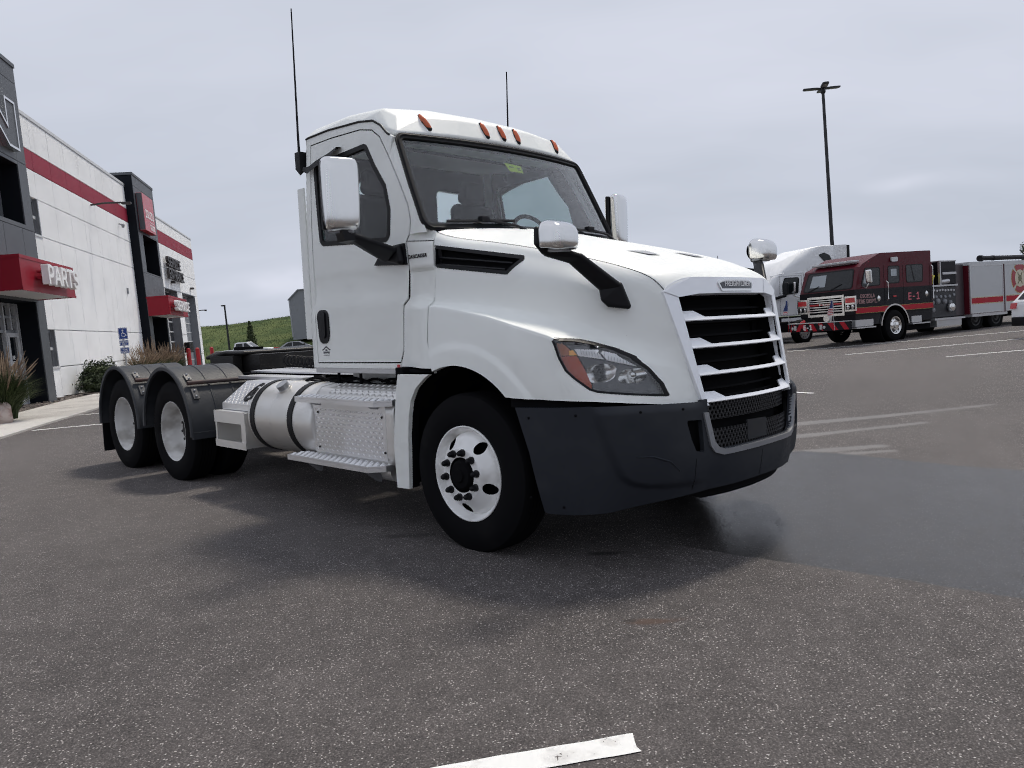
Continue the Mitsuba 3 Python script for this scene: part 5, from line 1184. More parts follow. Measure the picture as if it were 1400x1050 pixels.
def canopy(s0, s1, t0, t1, z0, z1, word, tw, th_, ts, tz, soff):
    ck = put('canopy', cat(bx(s0, s0 + 0.05, -t1, -t0, z0, z1), bx(s1 - 0.05, s1, -t1, -t0, z0, z1), bx(s0 + 0.05, s1 - 0.05, -t1, -t1 + 0.05, z0, z1), bx(s0 + 0.05, s1 - 0.05, -t1 + 0.05, -t0, z1 - 0.06, z1 - 0.01)), CANRED, BD, smooth=False)
    put('soffit', bx(s0 + 0.05, s1 - 0.05, -t1 + 0.05, -t0, z0 + 0.02, z0 + 0.06), soff, ck, smooth=False)
    put('edge_trim', cat(bx(s0 - 0.012, s1 + 0.012, -t1 - 0.014, -t1 - 0.002, z1 - 0.07, z1 + 0.012), bx(s0 - 0.012, s1 + 0.012, -t1 - 0.014, -t1 - 0.002, z0 - 0.012, z0 + 0.06), bx(s0 - 0.014, s0 - 0.002, -t1, -t0, z1 - 0.07, z1 + 0.012)), CANRED, ck, smooth=False)
    m_ = text(word, th_, 0.16, True, tw)
    lk_ = put('lettering', xf(m_, frame(np.array([ts, -t1 - 0.16, tz]), np.array([1.0, 0, 0]), np.array([0, 0, 1.0]), np.array([0, -1.0, 0]))), SIGNW, ck, smooth=False, label=f'raised white letters {word}')
    put('raceway', cat(bx(ts - tw / 2, ts + tw / 2, -t1 - 0.13, -t1 - 0.05, tz - 0.10, tz - 0.04), bx(ts - tw / 2, ts + tw / 2, -t1 - 0.13, -t1 - 0.05, tz + 0.05, tz + 0.10)), CANRED, lk_, smooth=False)
    for a in (-0.4, 0, 0.4): put('bracket', bx(ts + tw * a - 0.02, ts + tw * a + 0.02, -t1 - 0.15, -t1, tz - 0.09, tz - 0.05), CANRED, lk_, smooth=False)
canopy(-6.6, -2.85, 0.8, 1.75, 3.27, 4.09, 'PARTS', 2.25, 0.46, -4.62, 3.68, SOFFIT)
canopy(11.8, 16.1, 0.35, 1.30, 3.30, 4.17, 'SERVICE', 2.9, 0.44, 13.55, 3.72, SOFFIT)

# second tower
T2 = tower(11.80, 15.76, 0.38, 9.68, [(12.55, 5.36, 15.42, 7.12), (12.4, 0.43, 15.5, 3.32)], [9.2, 7.16, 5.3], [(13.6, 4.2, 5.3)], 'tower')
glazing(BD, 12.57, 15.40, 5.38, 7.10, 0.35, (12.62, 13.5, 14.5), (5.42, 6.2))
glazing(BD, 12.42, 15.48, 0.45, 3.3, 0.35, (12.5, 13.4, 14.55, 15.4), (2.6,), 0.12)
sk = put('hanging_sign', bx(12.05, 14.10, -0.66, -0.40, 7.22, 8.92, 0.02), SIGNRED, BD, smooth=False, label='red sign box with white lettering on the second tower')
for t_, h_, w_, a, z_ in (('ISUZU', 0.36, 1.55, 13.10, 8.02), ('TRUCK', 0.24, 0.95, 13.45, 7.46)):
    put('lettering', xf(text(t_, h_, 0.012, True, w_), frame(np.array([a, -0.661, z_]), np.array([1.0, 0, 0]), np.array([0, 0, 1.0]), np.array([0, -1.0, 0]))), SIGNW, sk, smooth=False)
put('rule', bx(13.05, 13.85, -0.672, -0.6605, 7.68, 7.70), SIGNW, sk, smooth=False)
put('side_shade', bx(12.035, 12.049, -0.65, -0.42, 7.25, 8.90), DGREY, sk, smooth=False)  # grey sheet painted in for the sign's shadow on the tower
# dark letters over the overhead door
for t_, w_, a, z_ in (('SERVICE', 3.35, 19.95, 6.45), ('ENTRANCE', 3.95, 20.25, 5.80)):
    put('lettering', xf(text(t_, 0.52, 0.14, True, w_), frame(np.array([a, -0.12, z_]), np.array([1.0, 0, 0]), np.array([0, 0, 1.0]), np.array([0, -1.0, 0]))), BRONZE, BD, smooth=False, label=f'dark raised letters {t_}')
# overhead doors
for s0, s1 in ((17.80, 21.03), (22.45, 26.48)):
    ok = put('overhead_door', bx(s0, s1, 0.46, 0.50, 0.45, 5.0), mat_once('door_panel', (0.30, 0.31, 0.33)), BD, smooth=False)
    n_ = 4
    for i in range(n_):
        for j in range(8):
            a, b = s0 + (s1 - s0) * i / n_ + 0.06, s0 + (s1 - s0) * (i + 1) / n_ - 0.06; c, d_ = 0.5 + j * 0.56 + 0.05, 0.5 + (j + 1) * 0.56 - 0.04
            put('pane', bx(a, b, 0.445, 0.458, c, d_), WGLASS if s0 < 20 else mat_once('pane_pale', (0.28, 0.30, 0.32), 0.12), ok, smooth=False)
    for j in range(9): put('rail', bx(s0, s1, 0.425, 0.459, 0.47 + j * 0.56, 0.54 + j * 0.56), COPING, ok, smooth=False)
    put('jamb', cat(bx(s0 - 0.04, s0, 0.0, 0.5, 0.45, 5.0), bx(s1, s1 + 0.04, 0.0, 0.5, 0.45, 5.0), bx(s0, s1, 0.0, 0.5, 5.0, 5.04)), FRAME_, ok, smooth=False)
CUR[0] = np.eye(4)
# key box on a post, bollards
p = fac(20.6, 0.35, 0.42)
kb = thing('key_box', 'black drop box on a post in front of the service doors', 'drop box')
put('post', bx(-0.04, 0.04, -0.04, 0.04, 0, 1.1), BRONZE, kb, M=frame(p, FS, -FT, np.array([0, 0, 1.0])))
put('box', bx(-0.55, 0.55, -0.15, 0.15, 1.08, 1.66, 0.02), BLACK, kb, M=frame(p, FS, -FT, np.array([0, 0, 1.0])))
BOLL = mat('bollard_red', pr(grime((0.42, 0.012, 0.02), (0.30, 0.01, 0.02), 6.0), 0.4))
for s, lab in ((19.9, 'red steel bollard beside the dark service entrance, nearest of three'), (22.75, 'red steel bollard at the left jamb of the pale overhead door'), (27.9, 'red steel bollard just past the far corner of the building')):
    k_ = thing('bollard', lab, 'bollard', 'red bollards by the service doors')
    c = fac(s, 0.42)
    put('pipe', lathe([(0.0, 1.33), (0.05, 1.325), (0.095, 1.29), (0.115, 1.24), (0.118, 0.0)], 20), BOLL, k_, smooth=40, M=frame(c + [0, 0, 0.42], np.array([1.0, 0, 0]), np.array([0, 0, 1.0]), np.array([0, -1.0, 0])))
    put('base_plate', bx(-0.16, 0.16, -0.16, 0.16, 0, 0.02), STEEL, k_, M=tr(*(c + [0, 0, 0.40])))
# accessible parking sign
c = fac(2.3, 1.55); c[2] = 0.40
ps = thing('parking_sign', 'grey post with three small blue parking signs beside the round shrub', 'sign')
put('post', cylm((0, 0, 0), (0.0, 0, 2.12), 0.028, 12), STEEL, ps, M=tr(*c))
PM = frame(c, np.array([0.70, 0.714, 0]), np.array([-0.714, 0.70, 0]), np.array([0, 0, 1.0]))
for z0, z1, w in ((1.72, 2.12, 0.15), (1.50, 1.69, 0.15), (1.24, 1.44, 0.15)):
    k_ = put('plate', bx(-w, w, -0.045, -0.035, z0, z1, 0.004), BLUE, ps, M=PM, smooth=False)
    put('border', xf(ext(sg.box(-w + 0.012, z0 + 0.012, w - 0.012, z1 - 0.012).difference(sg.box(-w + 0.022, z0 + 0.022, w - 0.022, z1 - 0.022)), 0.002), frame(np.array([0, -0.046, 0.0]), np.array([1.0, 0, 0]), np.array([0, 0, 1.0]), np.array([0, -1.0, 0]))), SIGNW, k_, M=PM, smooth=False)
sym_ = cat(xf(ext(sg.Point(0, 0).buffer(0.028, 10), 0.002), tr(-0.01, 0.11, 0)), ext(sg.LineString([(-0.01, 0.075), (0.0, 0.0), (0.055, 0.0), (0.085, -0.075), (0.105, -0.065)]).buffer(0.010), 0.002), ext(sg.Point(0.005, -0.035).buffer(0.075, 16).difference(sg.Point(0.005, -0.035).buffer(0.056, 16)).difference(sg.box(0.0, -0.02, 0.2, 0.2)), 0.002))
put('wheelchair_symbol', xf(sym_, frame(np.array([0, -0.0465, 1.92]), np.array([1.0, 0, 0]), np.array([0, 0, 1.0]), np.array([0, -1.0, 0]))), SIGNW, ps, M=PM, smooth=False)
put('lettering', cat(*[xf(text(t_, 0.05, 0.002, True, w_), frame(np.array([0, -0.0465, z_]), np.array([1.0, 0, 0]), np.array([0, 0, 1.0]), np.array([0, -1.0, 0]))) for t_, w_, z_ in (('PARKING', 0.24, 1.63), ('ONLY', 0.16, 1.56), ('VAN', 0.16, 1.37), ('ACCESS', 0.22, 1.30))]), SIGNW, ps, M=PM, smooth=False)

# ================================================================== planting
def leaf_col(c0, c1, s=4.0):
    def fn(p, n, uv):
        g = fb_(p.x * s, p.y * s, p.z * s, 3)
        return mx_(c0, c1, sm_(0.25, 0.75, g))
    return mikit.proc(fn)
LEAFD = mat('dark_leaf', two({'type': 'principled', 'base_color': leaf_col((0.012, 0.024, 0.008), (0.045, 0.065, 0.020)), 'roughness': 0.55, 'specular': 0.4}))
LEAFG = mat('grass_blade', two({'type': 'principled', 'base_color': leaf_col((0.016, 0.028, 0.010), (0.060, 0.080, 0.030)), 'roughness': 0.6, 'specular': 0.3}))
PLUME = mat('grass_plume', two({'type': 'principled', 'base_color': leaf_col((0.16, 0.11, 0.08), (0.33, 0.245, 0.17), 8.0), 'roughness': 0.9, 'specular': 0.2}))
BARK = mat('bark', pr((0.07, 0.055, 0.045), 0.9))
ROCKM = mat('granite', pr(grime((0.34, 0.235, 0.20), (0.50, 0.42, 0.38), 7.0, 0.35, 0.65, 1.0), 0.75))
def leaves(c, rad, n, size, seed, squash=0.55):
    """Leaf quads scattered through lumpy ellipsoids."""
    r_ = np.random.default_rng(seed); V, F = [], []
    d = r_.normal(size=(n, 3)); d /= np.linalg.norm(d, axis=1, keepdims=True)
    lump = 0.45 + 1.1 * meshkit.fbm(d * 2.2 + seed, 3, seed)
    rr_ = np.clip(r_.uniform(0.25, 1, n) ** 0.45, 0, 1) * lump
    P = np.asarray(c) + d * rr_[:, None] * np.asarray(rad)
    P[:, 2] = np.maximum(P[:, 2], c[2] - rad[2] * squash)
    nn = d + r_.normal(size=(n, 3)) * 0.6; nn /= np.linalg.norm(nn, axis=1, keepdims=True)
    a = np.cross(nn, r_.normal(size=(n, 3))); a /= np.linalg.norm(a, axis=1, keepdims=True); b = np.cross(nn, a)
    s = size * r_.uniform(0.6, 1.3, n)[:, None]
    Q = np.stack([P - a * s, P + b * s * 0.42 + nn * s * 0.12, P + a * s, P - b * s * 0.42 + nn * s * 0.12], 1)
    k = np.arange(n)[:, None] * 4
    return TM(Q.reshape(-1, 3), np.vstack([np.hstack([k, k + 1, k + 2]), np.hstack([k, k + 2, k + 3])]))
def shrub(pos, rad, seed, label):
    k_ = thing('shrub', label, 'shrub'); x, y, z = pos
    put('foliage', cat(leaves((x, y, z + rad[2] * 0.62), rad, 5200, 0.055, seed), leaves((x + 0.15, y - 0.35, z + 0.22), (rad[0] * 1.15, rad[1] * 0.9, 0.32), 2400, 0.05, seed + 1), leaves((x - 0.35, y + 0.1, z + 0.35), (rad[0] * 0.7, rad[1] * 0.7, 0.5), 1500, 0.055, seed + 2)), LEAFD, k_, smooth=False)
    put('stem', cat(*[tube([(x, y, z - 0.05), (x + 0.25 * math.cos(a) * rad[0], y + 0.25 * math.sin(a) * rad[1], z + rad[2] * 0.6), (x + 0.55 * math.cos(a) * rad[0], y + 0.55 * math.sin(a) * rad[1], z + rad[2] * 1.1)], [0.025, 0.015, 0.006], 5) for a in np.arange(6)]), BARK, k_)
def grass_clump(pos, h, r, n, npl, seed, label, green=1.0, group='tall grasses in the planting beds'):
    k_ = thing('ornamental_grass', label, 'ornamental grass', group)
    r_ = np.random.default_rng(seed); x, y, z = pos
    def blades(n, hh, lean, w):
        a = r_.uniform(0, 6.28, n); rb = r * 0.35 * np.sqrt(r_.uniform(0, 1, n)); L = hh * r_.uniform(0.6, 1.1, n); ln = r * lean * r_.uniform(0.02, 1.0, n) ** 0.8
        t = np.linspace(0, 1, 5)[None, :]
        bx_ = x + (rb * np.cos(a))[:, None] + (ln * np.cos(a))[:, None] * t ** 2; by_ = y + (rb * np.sin(a))[:, None] + (ln * np.sin(a))[:, None] * t ** 2
        bz_ = z + L[:, None] * (t - 0.28 * t ** 3 * lean * (ln / (r * lean))[:, None])
        b2 = a + r_.uniform(-1.5, 1.5, n); wv = np.stack([-np.sin(b2), np.cos(b2), 0 * a], -1)
        ww = w * np.array([0.8, 1.0, 0.9, 0.6, 0.05])
        C = np.stack([bx_, by_, bz_], -1)
        A, B = C - wv[:, None] * ww[None, :, None], C + wv[:, None] * ww[None, :, None]
        V = np.stack([A, B], 2).reshape(n, 10, 3)
        f1 = np.array([[2 * i, 2 * i + 1, 2 * i + 3] for i in range(4)] + [[2 * i, 2 * i + 3, 2 * i + 2] for i in range(4)])
        return TM(V.reshape(-1, 3), (np.arange(n)[:, None, None] * 10 + f1).reshape(-1, 3)), C
    bm_, _ = blades(n, h * 0.72 * green, 1.15, 0.011)
    put('blades', bm_, LEAFG, k_, smooth=False)
    st, C = blades(npl, h, 0.95, 0.004)
    V, F = [], []
    pl = []
    for c in C:
        q0 = c[3] * 0.4 + c[2] * 0.6; q1 = c[4]
        m_ = tube([q0, q0 * 0.6 + q1 * 0.4, q1], [0.005, 0.016, 0.003], 5); pl.append(m_)
    put('plumes', cat(st, *pl), PLUME, k_, smooth=False)
def zz_at(p): return float(gz(p[0], p[1])) + 0.11
p = fac(1.9, 0.75); shrub((p[0] + 0.1, p[1], zz_at(p)), (0.66, 0.66, 0.62), 11, 'rounded dark evergreen shrub against the white wall beside the blue parking signs')
grass_clump((-10.15, 15.85, zz_at((-10.1, 15.9))), 1.45, 0.60, 1500, 80, 5, 'large clump of tall green grass with tan plumes in front of the entrance door', 1.0)
grass_clump((-11.1, 17.0, zz_at((-11.1, 17.0))), 1.5, 0.7, 900, 60, 6, 'second clump of plumed grass behind the boulder at the left edge', 1.0)
for i, (s, t, lab) in enumerate(((8.1, 0.65, 'tan plumed grass against the white wall, leftmost of the row by the second tower'), (9.6, 0.7, 'tan plumed grass second from the left in the row by the second tower'), (11.0, 0.95, 'tan plumed grass at the foot of the second tower'), (12.6, 0.95, 'tan plumed grass in front of the service entry glass'))):
    p = fac(s, t); grass_clump((p[0], p[1], zz_at(p)), 1.6 + 0.15 * (i % 2), 0.8, 520, 90, 20 + i, lab, 0.9)
for (pos, r, sd, lab) in (((-10.28, 15.6, 0.55), 0.42, 1, 'pinkish granite boulder at the left edge below the tall grass'), (tuple(fac(3.3, 0.62, 0.62)), 0.42, 2, 'pale pink boulder between the shrub and the truck wheels'), (tuple(fac(4.3, 0.75, 0.55)), 0.30, 3, 'smaller pink boulder behind the sign post')):
    one('boulder', xf(rock_mesh(r, sd, 3, (1.1, 0.9, 0.85)), tr(*pos)), ROCKM, lab, 'boulder', 'boulders in the planting beds', smooth=25)

# ================================================================== fire engine (own frame: s rearwards, w to its far side, u up)
def vframe(o, yaw, tilt):
    L = np.array([math.cos(yaw), math.sin(yaw), tilt]); L /= np.linalg.norm(L); W_ = np.array([-math.sin(yaw), math.cos(yaw), 0]); return frame(np.array(o, float), L, W_, np.cross(L, W_))
def prism(poly, w0, w1):
    """A side view (s, u) extruded across the vehicle from w0 to w1."""
    m = ext(poly, w1 - w0); v = np.array(m.vertices)
    return TM(np.c_[v[:, 0], w0 + v[:, 2], v[:, 1]], np.array(m.faces)[:, ::-1])
def sidetext(t_, h, wd, s, u, w, depth=0.004):
    return xf(text(t_, h, depth, True, wd), frame(np.array([s, w, u]), np.array([1.0, 0, 0]), np.array([0, 0, 1.0]), np.array([0, -1.0, 0])))
def wheelset(par, s, w_in, R, rimR, side=-1, name='wheel', rim=None, holes=10):
    """A wheel whose outer face looks to -w."""
    M = tr(s, w_in, R)
    k_ = put(name, xf(lathe([(rimR, 0.03), (rimR + 0.03, 0.0), (R - 0.10, -0.01), (R - 0.02, 0.02), (R, 0.06), (R, 0.26), (R - 0.03, 0.30), (rimR, 0.28)], 40), M), RUBBER, par, smooth=40)
    put('rim', xf(lathe([(rimR, 0.03), (rimR, -0.005), (rimR - 0.03, 0.0), (rimR - 0.05, 0.05), (rimR * 0.68, 0.03), (rimR * 0.55, -0.01), (rimR * 0.36, -0.01), (rimR * 0.34, -0.05), (0.0, -0.06)], 36), M), rim or CHROME, k_, smooth=40)
    for j in range(holes):
        a = 2 * math.pi * j / holes
        put('hand_hole', xf(lathe([(0.0, -0.004), (0.026, -0.002)], 10), M @ tr(rimR * 0.74 * math.cos(a), 0.030, rimR * 0.74 * math.sin(a))), MATTE, k_)
    return k_
CUR[0] = vframe((13.0, 26.91, -0.29), math.radians(29), -0.02)
FE = thing('fire_engine', 'dark red and black fire engine parked beyond the painted lines, chrome grille facing left', 'fire engine')
arch = sg.Point(0.07, 0.50).buffer(0.70, 24)
up = sg.Polygon([(-1.90, 1.80), (-1.61, 2.53), (-1.50, 2.60), (-1.15, 2.74), (-0.62, 2.94), (-0.50, 2.97), (2.18, 3.02), (2.20, 2.98), (2.20, 1.80)])
ck = put('cab', cat(prism(up, 0.04, 2.18), prism(up.intersection(sg.box(-3, 1.8, 3, 2.6)).buffer(-0.0), 0.0, 2.22)), RED, FE, smooth=20)
low = sg.box(-1.92, 0.98, 2.20, 1.80).difference(arch)
put('lower_body', prism(low, 0.0, 2.22), NAVY, FE, smooth=False)
put('skirt', prism(sg.box(-1.85, 0.62, 2.20, 0.98).difference(arch.buffer(0.02)), 0.06, 2.16), NAVY, FE, smooth=False)
put('stripe', prism(sg.box(-1.91, 1.02, 2.19, 1.19).difference(arch.buffer(0.055)), -0.006, 0.004), REDB, FE, smooth=False)
for a, b in ((1.008, 1.016), (1.196, 1.204)): put('gold_line', prism(sg.box(-1.91, a, 2.19, b).difference(arch.buffer(0.055)), -0.004, 0.003), GOLD, FE, smooth=False)
put('wheel_arch_trim', prism(arch.buffer(0.05).difference(arch).intersection(sg.box(-3, 0.55, 3, 3)), -0.025, 0.05), CHROME, FE, smooth=40)
put('wheel_well', prism(arch.difference(arch.buffer(-0.02)), 0.05, 0.9), MATTE, FE)
put('well_back', prism(arch, 0.88, 0.9), MATTE, FE)
# windshield on the raked front face
fx = lambda u: -1.90 + (u - 1.80) * (0.29 / 0.73)
wsf = lambda w, u: np.stack([fx(u) - 0.012, w, u], -1)
wk_ = put('windshield', panel(rpoly([(0.14, 1.86), (2.08, 1.86), (2.00, 2.46), (0.22, 2.46)], 0.08), wsf, 0.3, out=(-1, 0, 0.3)), FGLASS, FE)
put('seal', panel(rpoly([(0.11, 1.83), (2.11, 1.83), (2.03, 2.49), (0.19, 2.49)], 0.09).difference(rpoly([(0.15, 1.87), (2.07, 1.87), (1.99, 2.45), (0.23, 2.45)], 0.08)), wsf, 0.2, 0.01, out=(-1, 0, 0.3), off=0.004), SEAL, wk_)
put('wiper', cat(*[tube([wsf(np.array([a]), np.array([1.84]))[0] + [-0.03, 0, 0], wsf(np.array([a - 0.45]), np.array([2.02]))[0] + [-0.02, 0, 0]], 0.012, 5) for a in (1.0, 1.9)]), BLACK, wk_)
put('rear_sky_patch', panel(sg.Polygon([(1.22, 1.98), (1.85, 1.98), (1.82, 2.38), (1.25, 2.38)]), wsf, 0.3, out=(-1, 0, 0.3), off=0.003), mat_once('window_sky', (0.30, 0.33, 0.35), 0.08), wk_)  # pale patch on the opaque glass: sky showing through the cab, painted
# side windows (near side, w = 0)
for i, (poly, lab) in enumerate((([(-1.58, 1.90), (-0.66, 1.92), (-0.64, 2.47), (-1.36, 2.46)], None), ([(-0.20, 1.96), (0.36, 1.97), (0.38, 2.50), (-0.18, 2.50)], None), ([(0.78, 1.96), (1.62, 1.97), (1.65, 2.53), (0.77, 2.52)], None))):
    P = rpoly(poly, 0.06)
    wk_ = put('side_window', prism(P, -0.004, 0.02), FGLASS, FE, smooth=False)
    put('seal', prism(P.buffer(0.03).difference(P), -0.010, 0.01), SEAL, wk_, smooth=False)
    if i == 0: put('sky_patch', prism(rpoly([(-1.48, 1.98), (-1.24, 1.98), (-1.22, 2.38), (-1.36, 2.38)], 0.03), -0.007, -0.0045), mat_once('window_sky', (0.30, 0.33, 0.35), 0.08), wk_, smooth=False)  # sky behind the cab painted as a pale patch on the near pane
    if i == 1: put('sky_patch', prism(rpoly([(-0.05, 2.18), (0.25, 2.18), (0.25, 2.42), (-0.05, 2.42)], 0.03), -0.007, -0.0045), mat_once('window_sky', (0.30, 0.33, 0.35), 0.08), wk_, smooth=False)
    if i == 2: put('post', prism(sg.Polygon([(1.0, 2.52), (1.06, 2.52), (1.22, 1.99), (1.14, 1.99)]), -0.0065, -0.0045), BLACK, wk_, smooth=False)
for s in (-0.42, 0.58, 2.05): put('door_gap', prism(sg.box(s - 0.008, 1.0, s + 0.008, 2.55).difference(arch.buffer(0.06)), -0.003, 0.01), MATTE, FE, smooth=False)
for s, u in ((-0.72, 1.46), (1.85, 1.52)): put('door_handle', xf(lathe([(0.0, -0.035), (0.05, -0.03), (0.075, 0.0)], 20), tr(s, 0, u) @ np.diag([0.85, 1, 1.35, 1])), CHROME, FE, smooth=40)
for s, a, b in ((-0.30, 1.38, 2.02), (2.15, 1.30, 2.50)): put('grab_rail', tube([(s, 0, a), (s, -0.06, a + 0.04), (s, -0.06, b - 0.04), (s, 0, b)], 0.018, 8), CHROME, FE)
put('lettering', cat(sidetext('OSCEOLA', 0.115, 0.74, -1.30, 1.57, -0.002), sidetext('FIRE DEPT.', 0.125, 1.02, -1.33, 1.395, -0.002)), mat_once('letter_pink', (0.36, 0.20, 0.20)), FE, smooth=False, label='pale lettering OSCEOLA FIRE DEPT. on the black door')
put('lettering', sidetext('E-1', 0.24, 0.62, 1.14, 1.47, -0.002), mat_once('letter_red', (0.50, 0.10, 0.13)), FE, smooth=False, label='red lettering E-1 on the rear door')
put('marker_lamp', prism(rpoly([(-0.03, 2.66), (0.32, 2.67), (0.32, 2.82), (-0.03, 2.81)], 0.06), -0.03, 0.02), STEEL, FE)
put('side_flash', cat(box(0.16, 0.02, 0.05, (0.10, -0.008, 1.50), 0.006)), REDL, FE)
put('step', bx(-1.92, -0.95, -0.02, 0.4, 0.52, 0.56), STEEL, FE, smooth=False); put('step', bx(1.0, 1.98, -0.02, 0.4, 0.50, 0.54), STEEL, FE, smooth=False)
put('step_riser', cat(bx(-1.88, -0.98, 0.05, 0.4, 0.58, 0.80)), STEEL, FE, smooth=False); put('step_riser', bx(1.04, 1.60, 0.052, 0.4, 0.56, 0.78), STEEL, FE, smooth=False)
put('under_step', bx(0.85, 2.15, 0.12, 2.3, 0.30, 0.5), MATTE, FE)
# front: grille, lamps, bumper with chevrons
gx = lambda u: -2.27 + 0.0 * u
CUR[0] = CUR[0] @ tr(0.32, -0.12, 0)
gk = put('grille', cat(bx(-2.30, -2.25, 0.50, 0.58, 0.98, 1.66), bx(-2.30, -2.25, 1.90, 1.98, 0.98, 1.66), bx(-2.30, -2.25, 0.58, 1.90, 0.98, 1.06), bx(-2.30, -2.25, 0.58, 1.90, 1.58, 1.66)), CHROME, FE, smooth=False)
put('backing', bx(-2.262, -2.245, 0.58, 1.90, 1.06, 1.58), MATTE, gk)
for u in (1.14, 1.22, 1.30, 1.45, 1.52): put('bar', bx(-2.30, -2.266, 0.58, 1.90, u - 0.018, u + 0.018, 0.005), CHROME, gk)
put('red_bar', bx(-2.295, -2.264, 0.58, 1.90, 1.355, 1.405, 0.005), REDL, gk)
put('grille_lettering', xf(text('FIRE', 0.05, 0.01, True, 0.5), frame(np.array([-2.297, 1.24, 1.38]), np.array([0, -1.0, 0]), np.array([0, 0, 1.0]), np.array([-1.0, 0, 0]))), CHROME, gk, smooth=False)
for w0 in (0.04, 1.98):
    hk = put('headlamp', bx(-2.29, -2.245, w0 + 0.02, w0 + 0.44, 1.10, 1.60, 0.01), CHROME, FE)
    for u in (1.16, 1.38): put('bezel', bx(-2.296, -2.2905, w0 + 0.05, w0 + 0.41, u, u + 0.16), BLACK if u < 1.2 else REDL, hk, smooth=False)
    for a in (0.14, 0.32): put('bulb', xf(lathe([(0.0, -0.015), (0.05, -0.01), (0.062, 0.0)], 16), tr(-2.297, w0 + a, 1.24) @ np.array([[0, 1.0, 0, 0], [1, 0, 0, 0], [0, 0, 1, 0], [0, 0, 0, 1]])), CHROME, hk, smooth=40)
CUR[0] = CUR[0] @ tr(-0.32, 0.12, 0)
bpl = sg.Polygon([(-2.10, 0.02), (-2.50, 0.20), (-2.72, 0.55), (-2.72, 1.93), (-2.50, 2.28), (-2.10, 2.46)])
bk_ = put('bumper', xf(ext(bpl, 0.27), tr(0, 0, 0.52)), NAVY, FE, smooth=False)
put('bumper_deck', xf(ext(bpl.buffer(0.015), 0.02), tr(0, 0, 0.79)), STEEL, bk_, smooth=False)
edge = [(-2.10, 0.02), (-2.50, 0.20), (-2.72, 0.55), (-2.72, 1.93), (-2.50, 2.28), (-2.10, 2.46)]
el = sg.LineString(edge)
for k_, t in enumerate(np.arange(0.10, el.length - 0.3, 0.36)):
    lean = 0.16 if t < el.length / 2 else -0.16
    pts = []
    for d_, u in ((t, 0.53), (t + 0.17, 0.53), (t + 0.17 + lean, 0.78), (t + lean, 0.78)):
        q = el.interpolate(np.clip(d_, 0.01, el.length - 0.01)); q2 = el.interpolate(np.clip(d_ + 0.02, 0.02, el.length)); nx, ny = (q2.y - q.y), -(q2.x - q.x); nl = math.hypot(nx, ny) or 1
        pts.append((q.x - abs(nx / nl) * 0.006, q.y + ny / nl * -0.006 * 0 - (0.006 if q.y < 0.55 else -0.006 if q.y > 1.93 else 0), u))
    put('chevron', TM(pts, [[0, 1, 2], [0, 2, 3]]), REDB, bk_, smooth=False)
put('bumper_number', xf(text('E-1', 0.16, 0.01, True, 0.34), frame(np.array([-2.728, 1.25, 0.655]), np.array([0, -1.0, 0]), np.array([0, 0, 1.0]), np.array([-1.0, 0, 0]))), SIGNW, bk_, smooth=False)
for w in (0.72, 1.78): put('bumper_lamp', cat(xf(lathe([(0.0, -0.02), (0.05, -0.012), (0.055, 0.0)], 16), tr(-2.724, w - 0.12 * (1 if w < 1 else -1), 0.64) @ np.array([[0, 1.0, 0, 0], [1, 0, 0, 0], [0, 0, 1, 0], [0, 0, 0, 1]])), box(0.02, 0.10, 0.16, (-2.727, w, 0.655), 0.005)), STEEL, bk_, smooth=40)
put('siren', cat(cylm((-2.58, 0.62, 0.92), (-2.42, 0.62, 0.92), 0.11, 24), cylm((-2.52, 0.62, 0.80), (-2.52, 0.62, 0.92), 0.03, 10)), CHROME, FE, smooth=40)
put('discharge_elbow', hull([(-2.45, 1.75, 0.82), (-2.55, 1.55, 0.86)], 0.045), REDL, FE)
# roof lights, mirror
lk = put('light_bar', cat(box(0.28, 1.7, 0.09, (-1.42, 1.11, 2.735), 0.02)), STEEL, FE)
for w in np.arange(0.45, 1.85, 0.28): put('lens', box(0.30, 0.20, 0.07, (-1.42, w, 2.74), 0.015), mat_once('lens_pale', (0.42, 0.43, 0.45), 0.15), lk)
put('roof_vent', hullp([(-0.55, 0.6, 2.95), (-0.55, 1.9, 2.95), (0.1, 0.6, 3.02), (0.1, 1.9, 3.02), (0.1, 0.6, 2.9), (0.1, 1.9, 2.9)]), RED, FE)
mk = put('side_mirror', hull([(-1.50, -0.30, 2.02), (-1.50, -0.18, 2.02), (-1.52, -0.30, 2.36), (-1.52, -0.18, 2.36)], 0.05), CHROME, FE, smooth=50)
put('mirror_arm', tube([(-1.52, 0.0, 1.88), (-1.56, -0.16, 1.82), (-1.52, -0.24, 1.96)], 0.022, 8), CHROME, mk)
put('deck_gun', cat(tube([(2.45, 1.2, 2.6), (2.45, 1.2, 2.95), (2.30, 1.0, 3.02)], 0.05, 8), hull([(2.28, 0.9, 2.92), (2.45, 0.8, 2.92)], 0.05)), BLACK, FE)
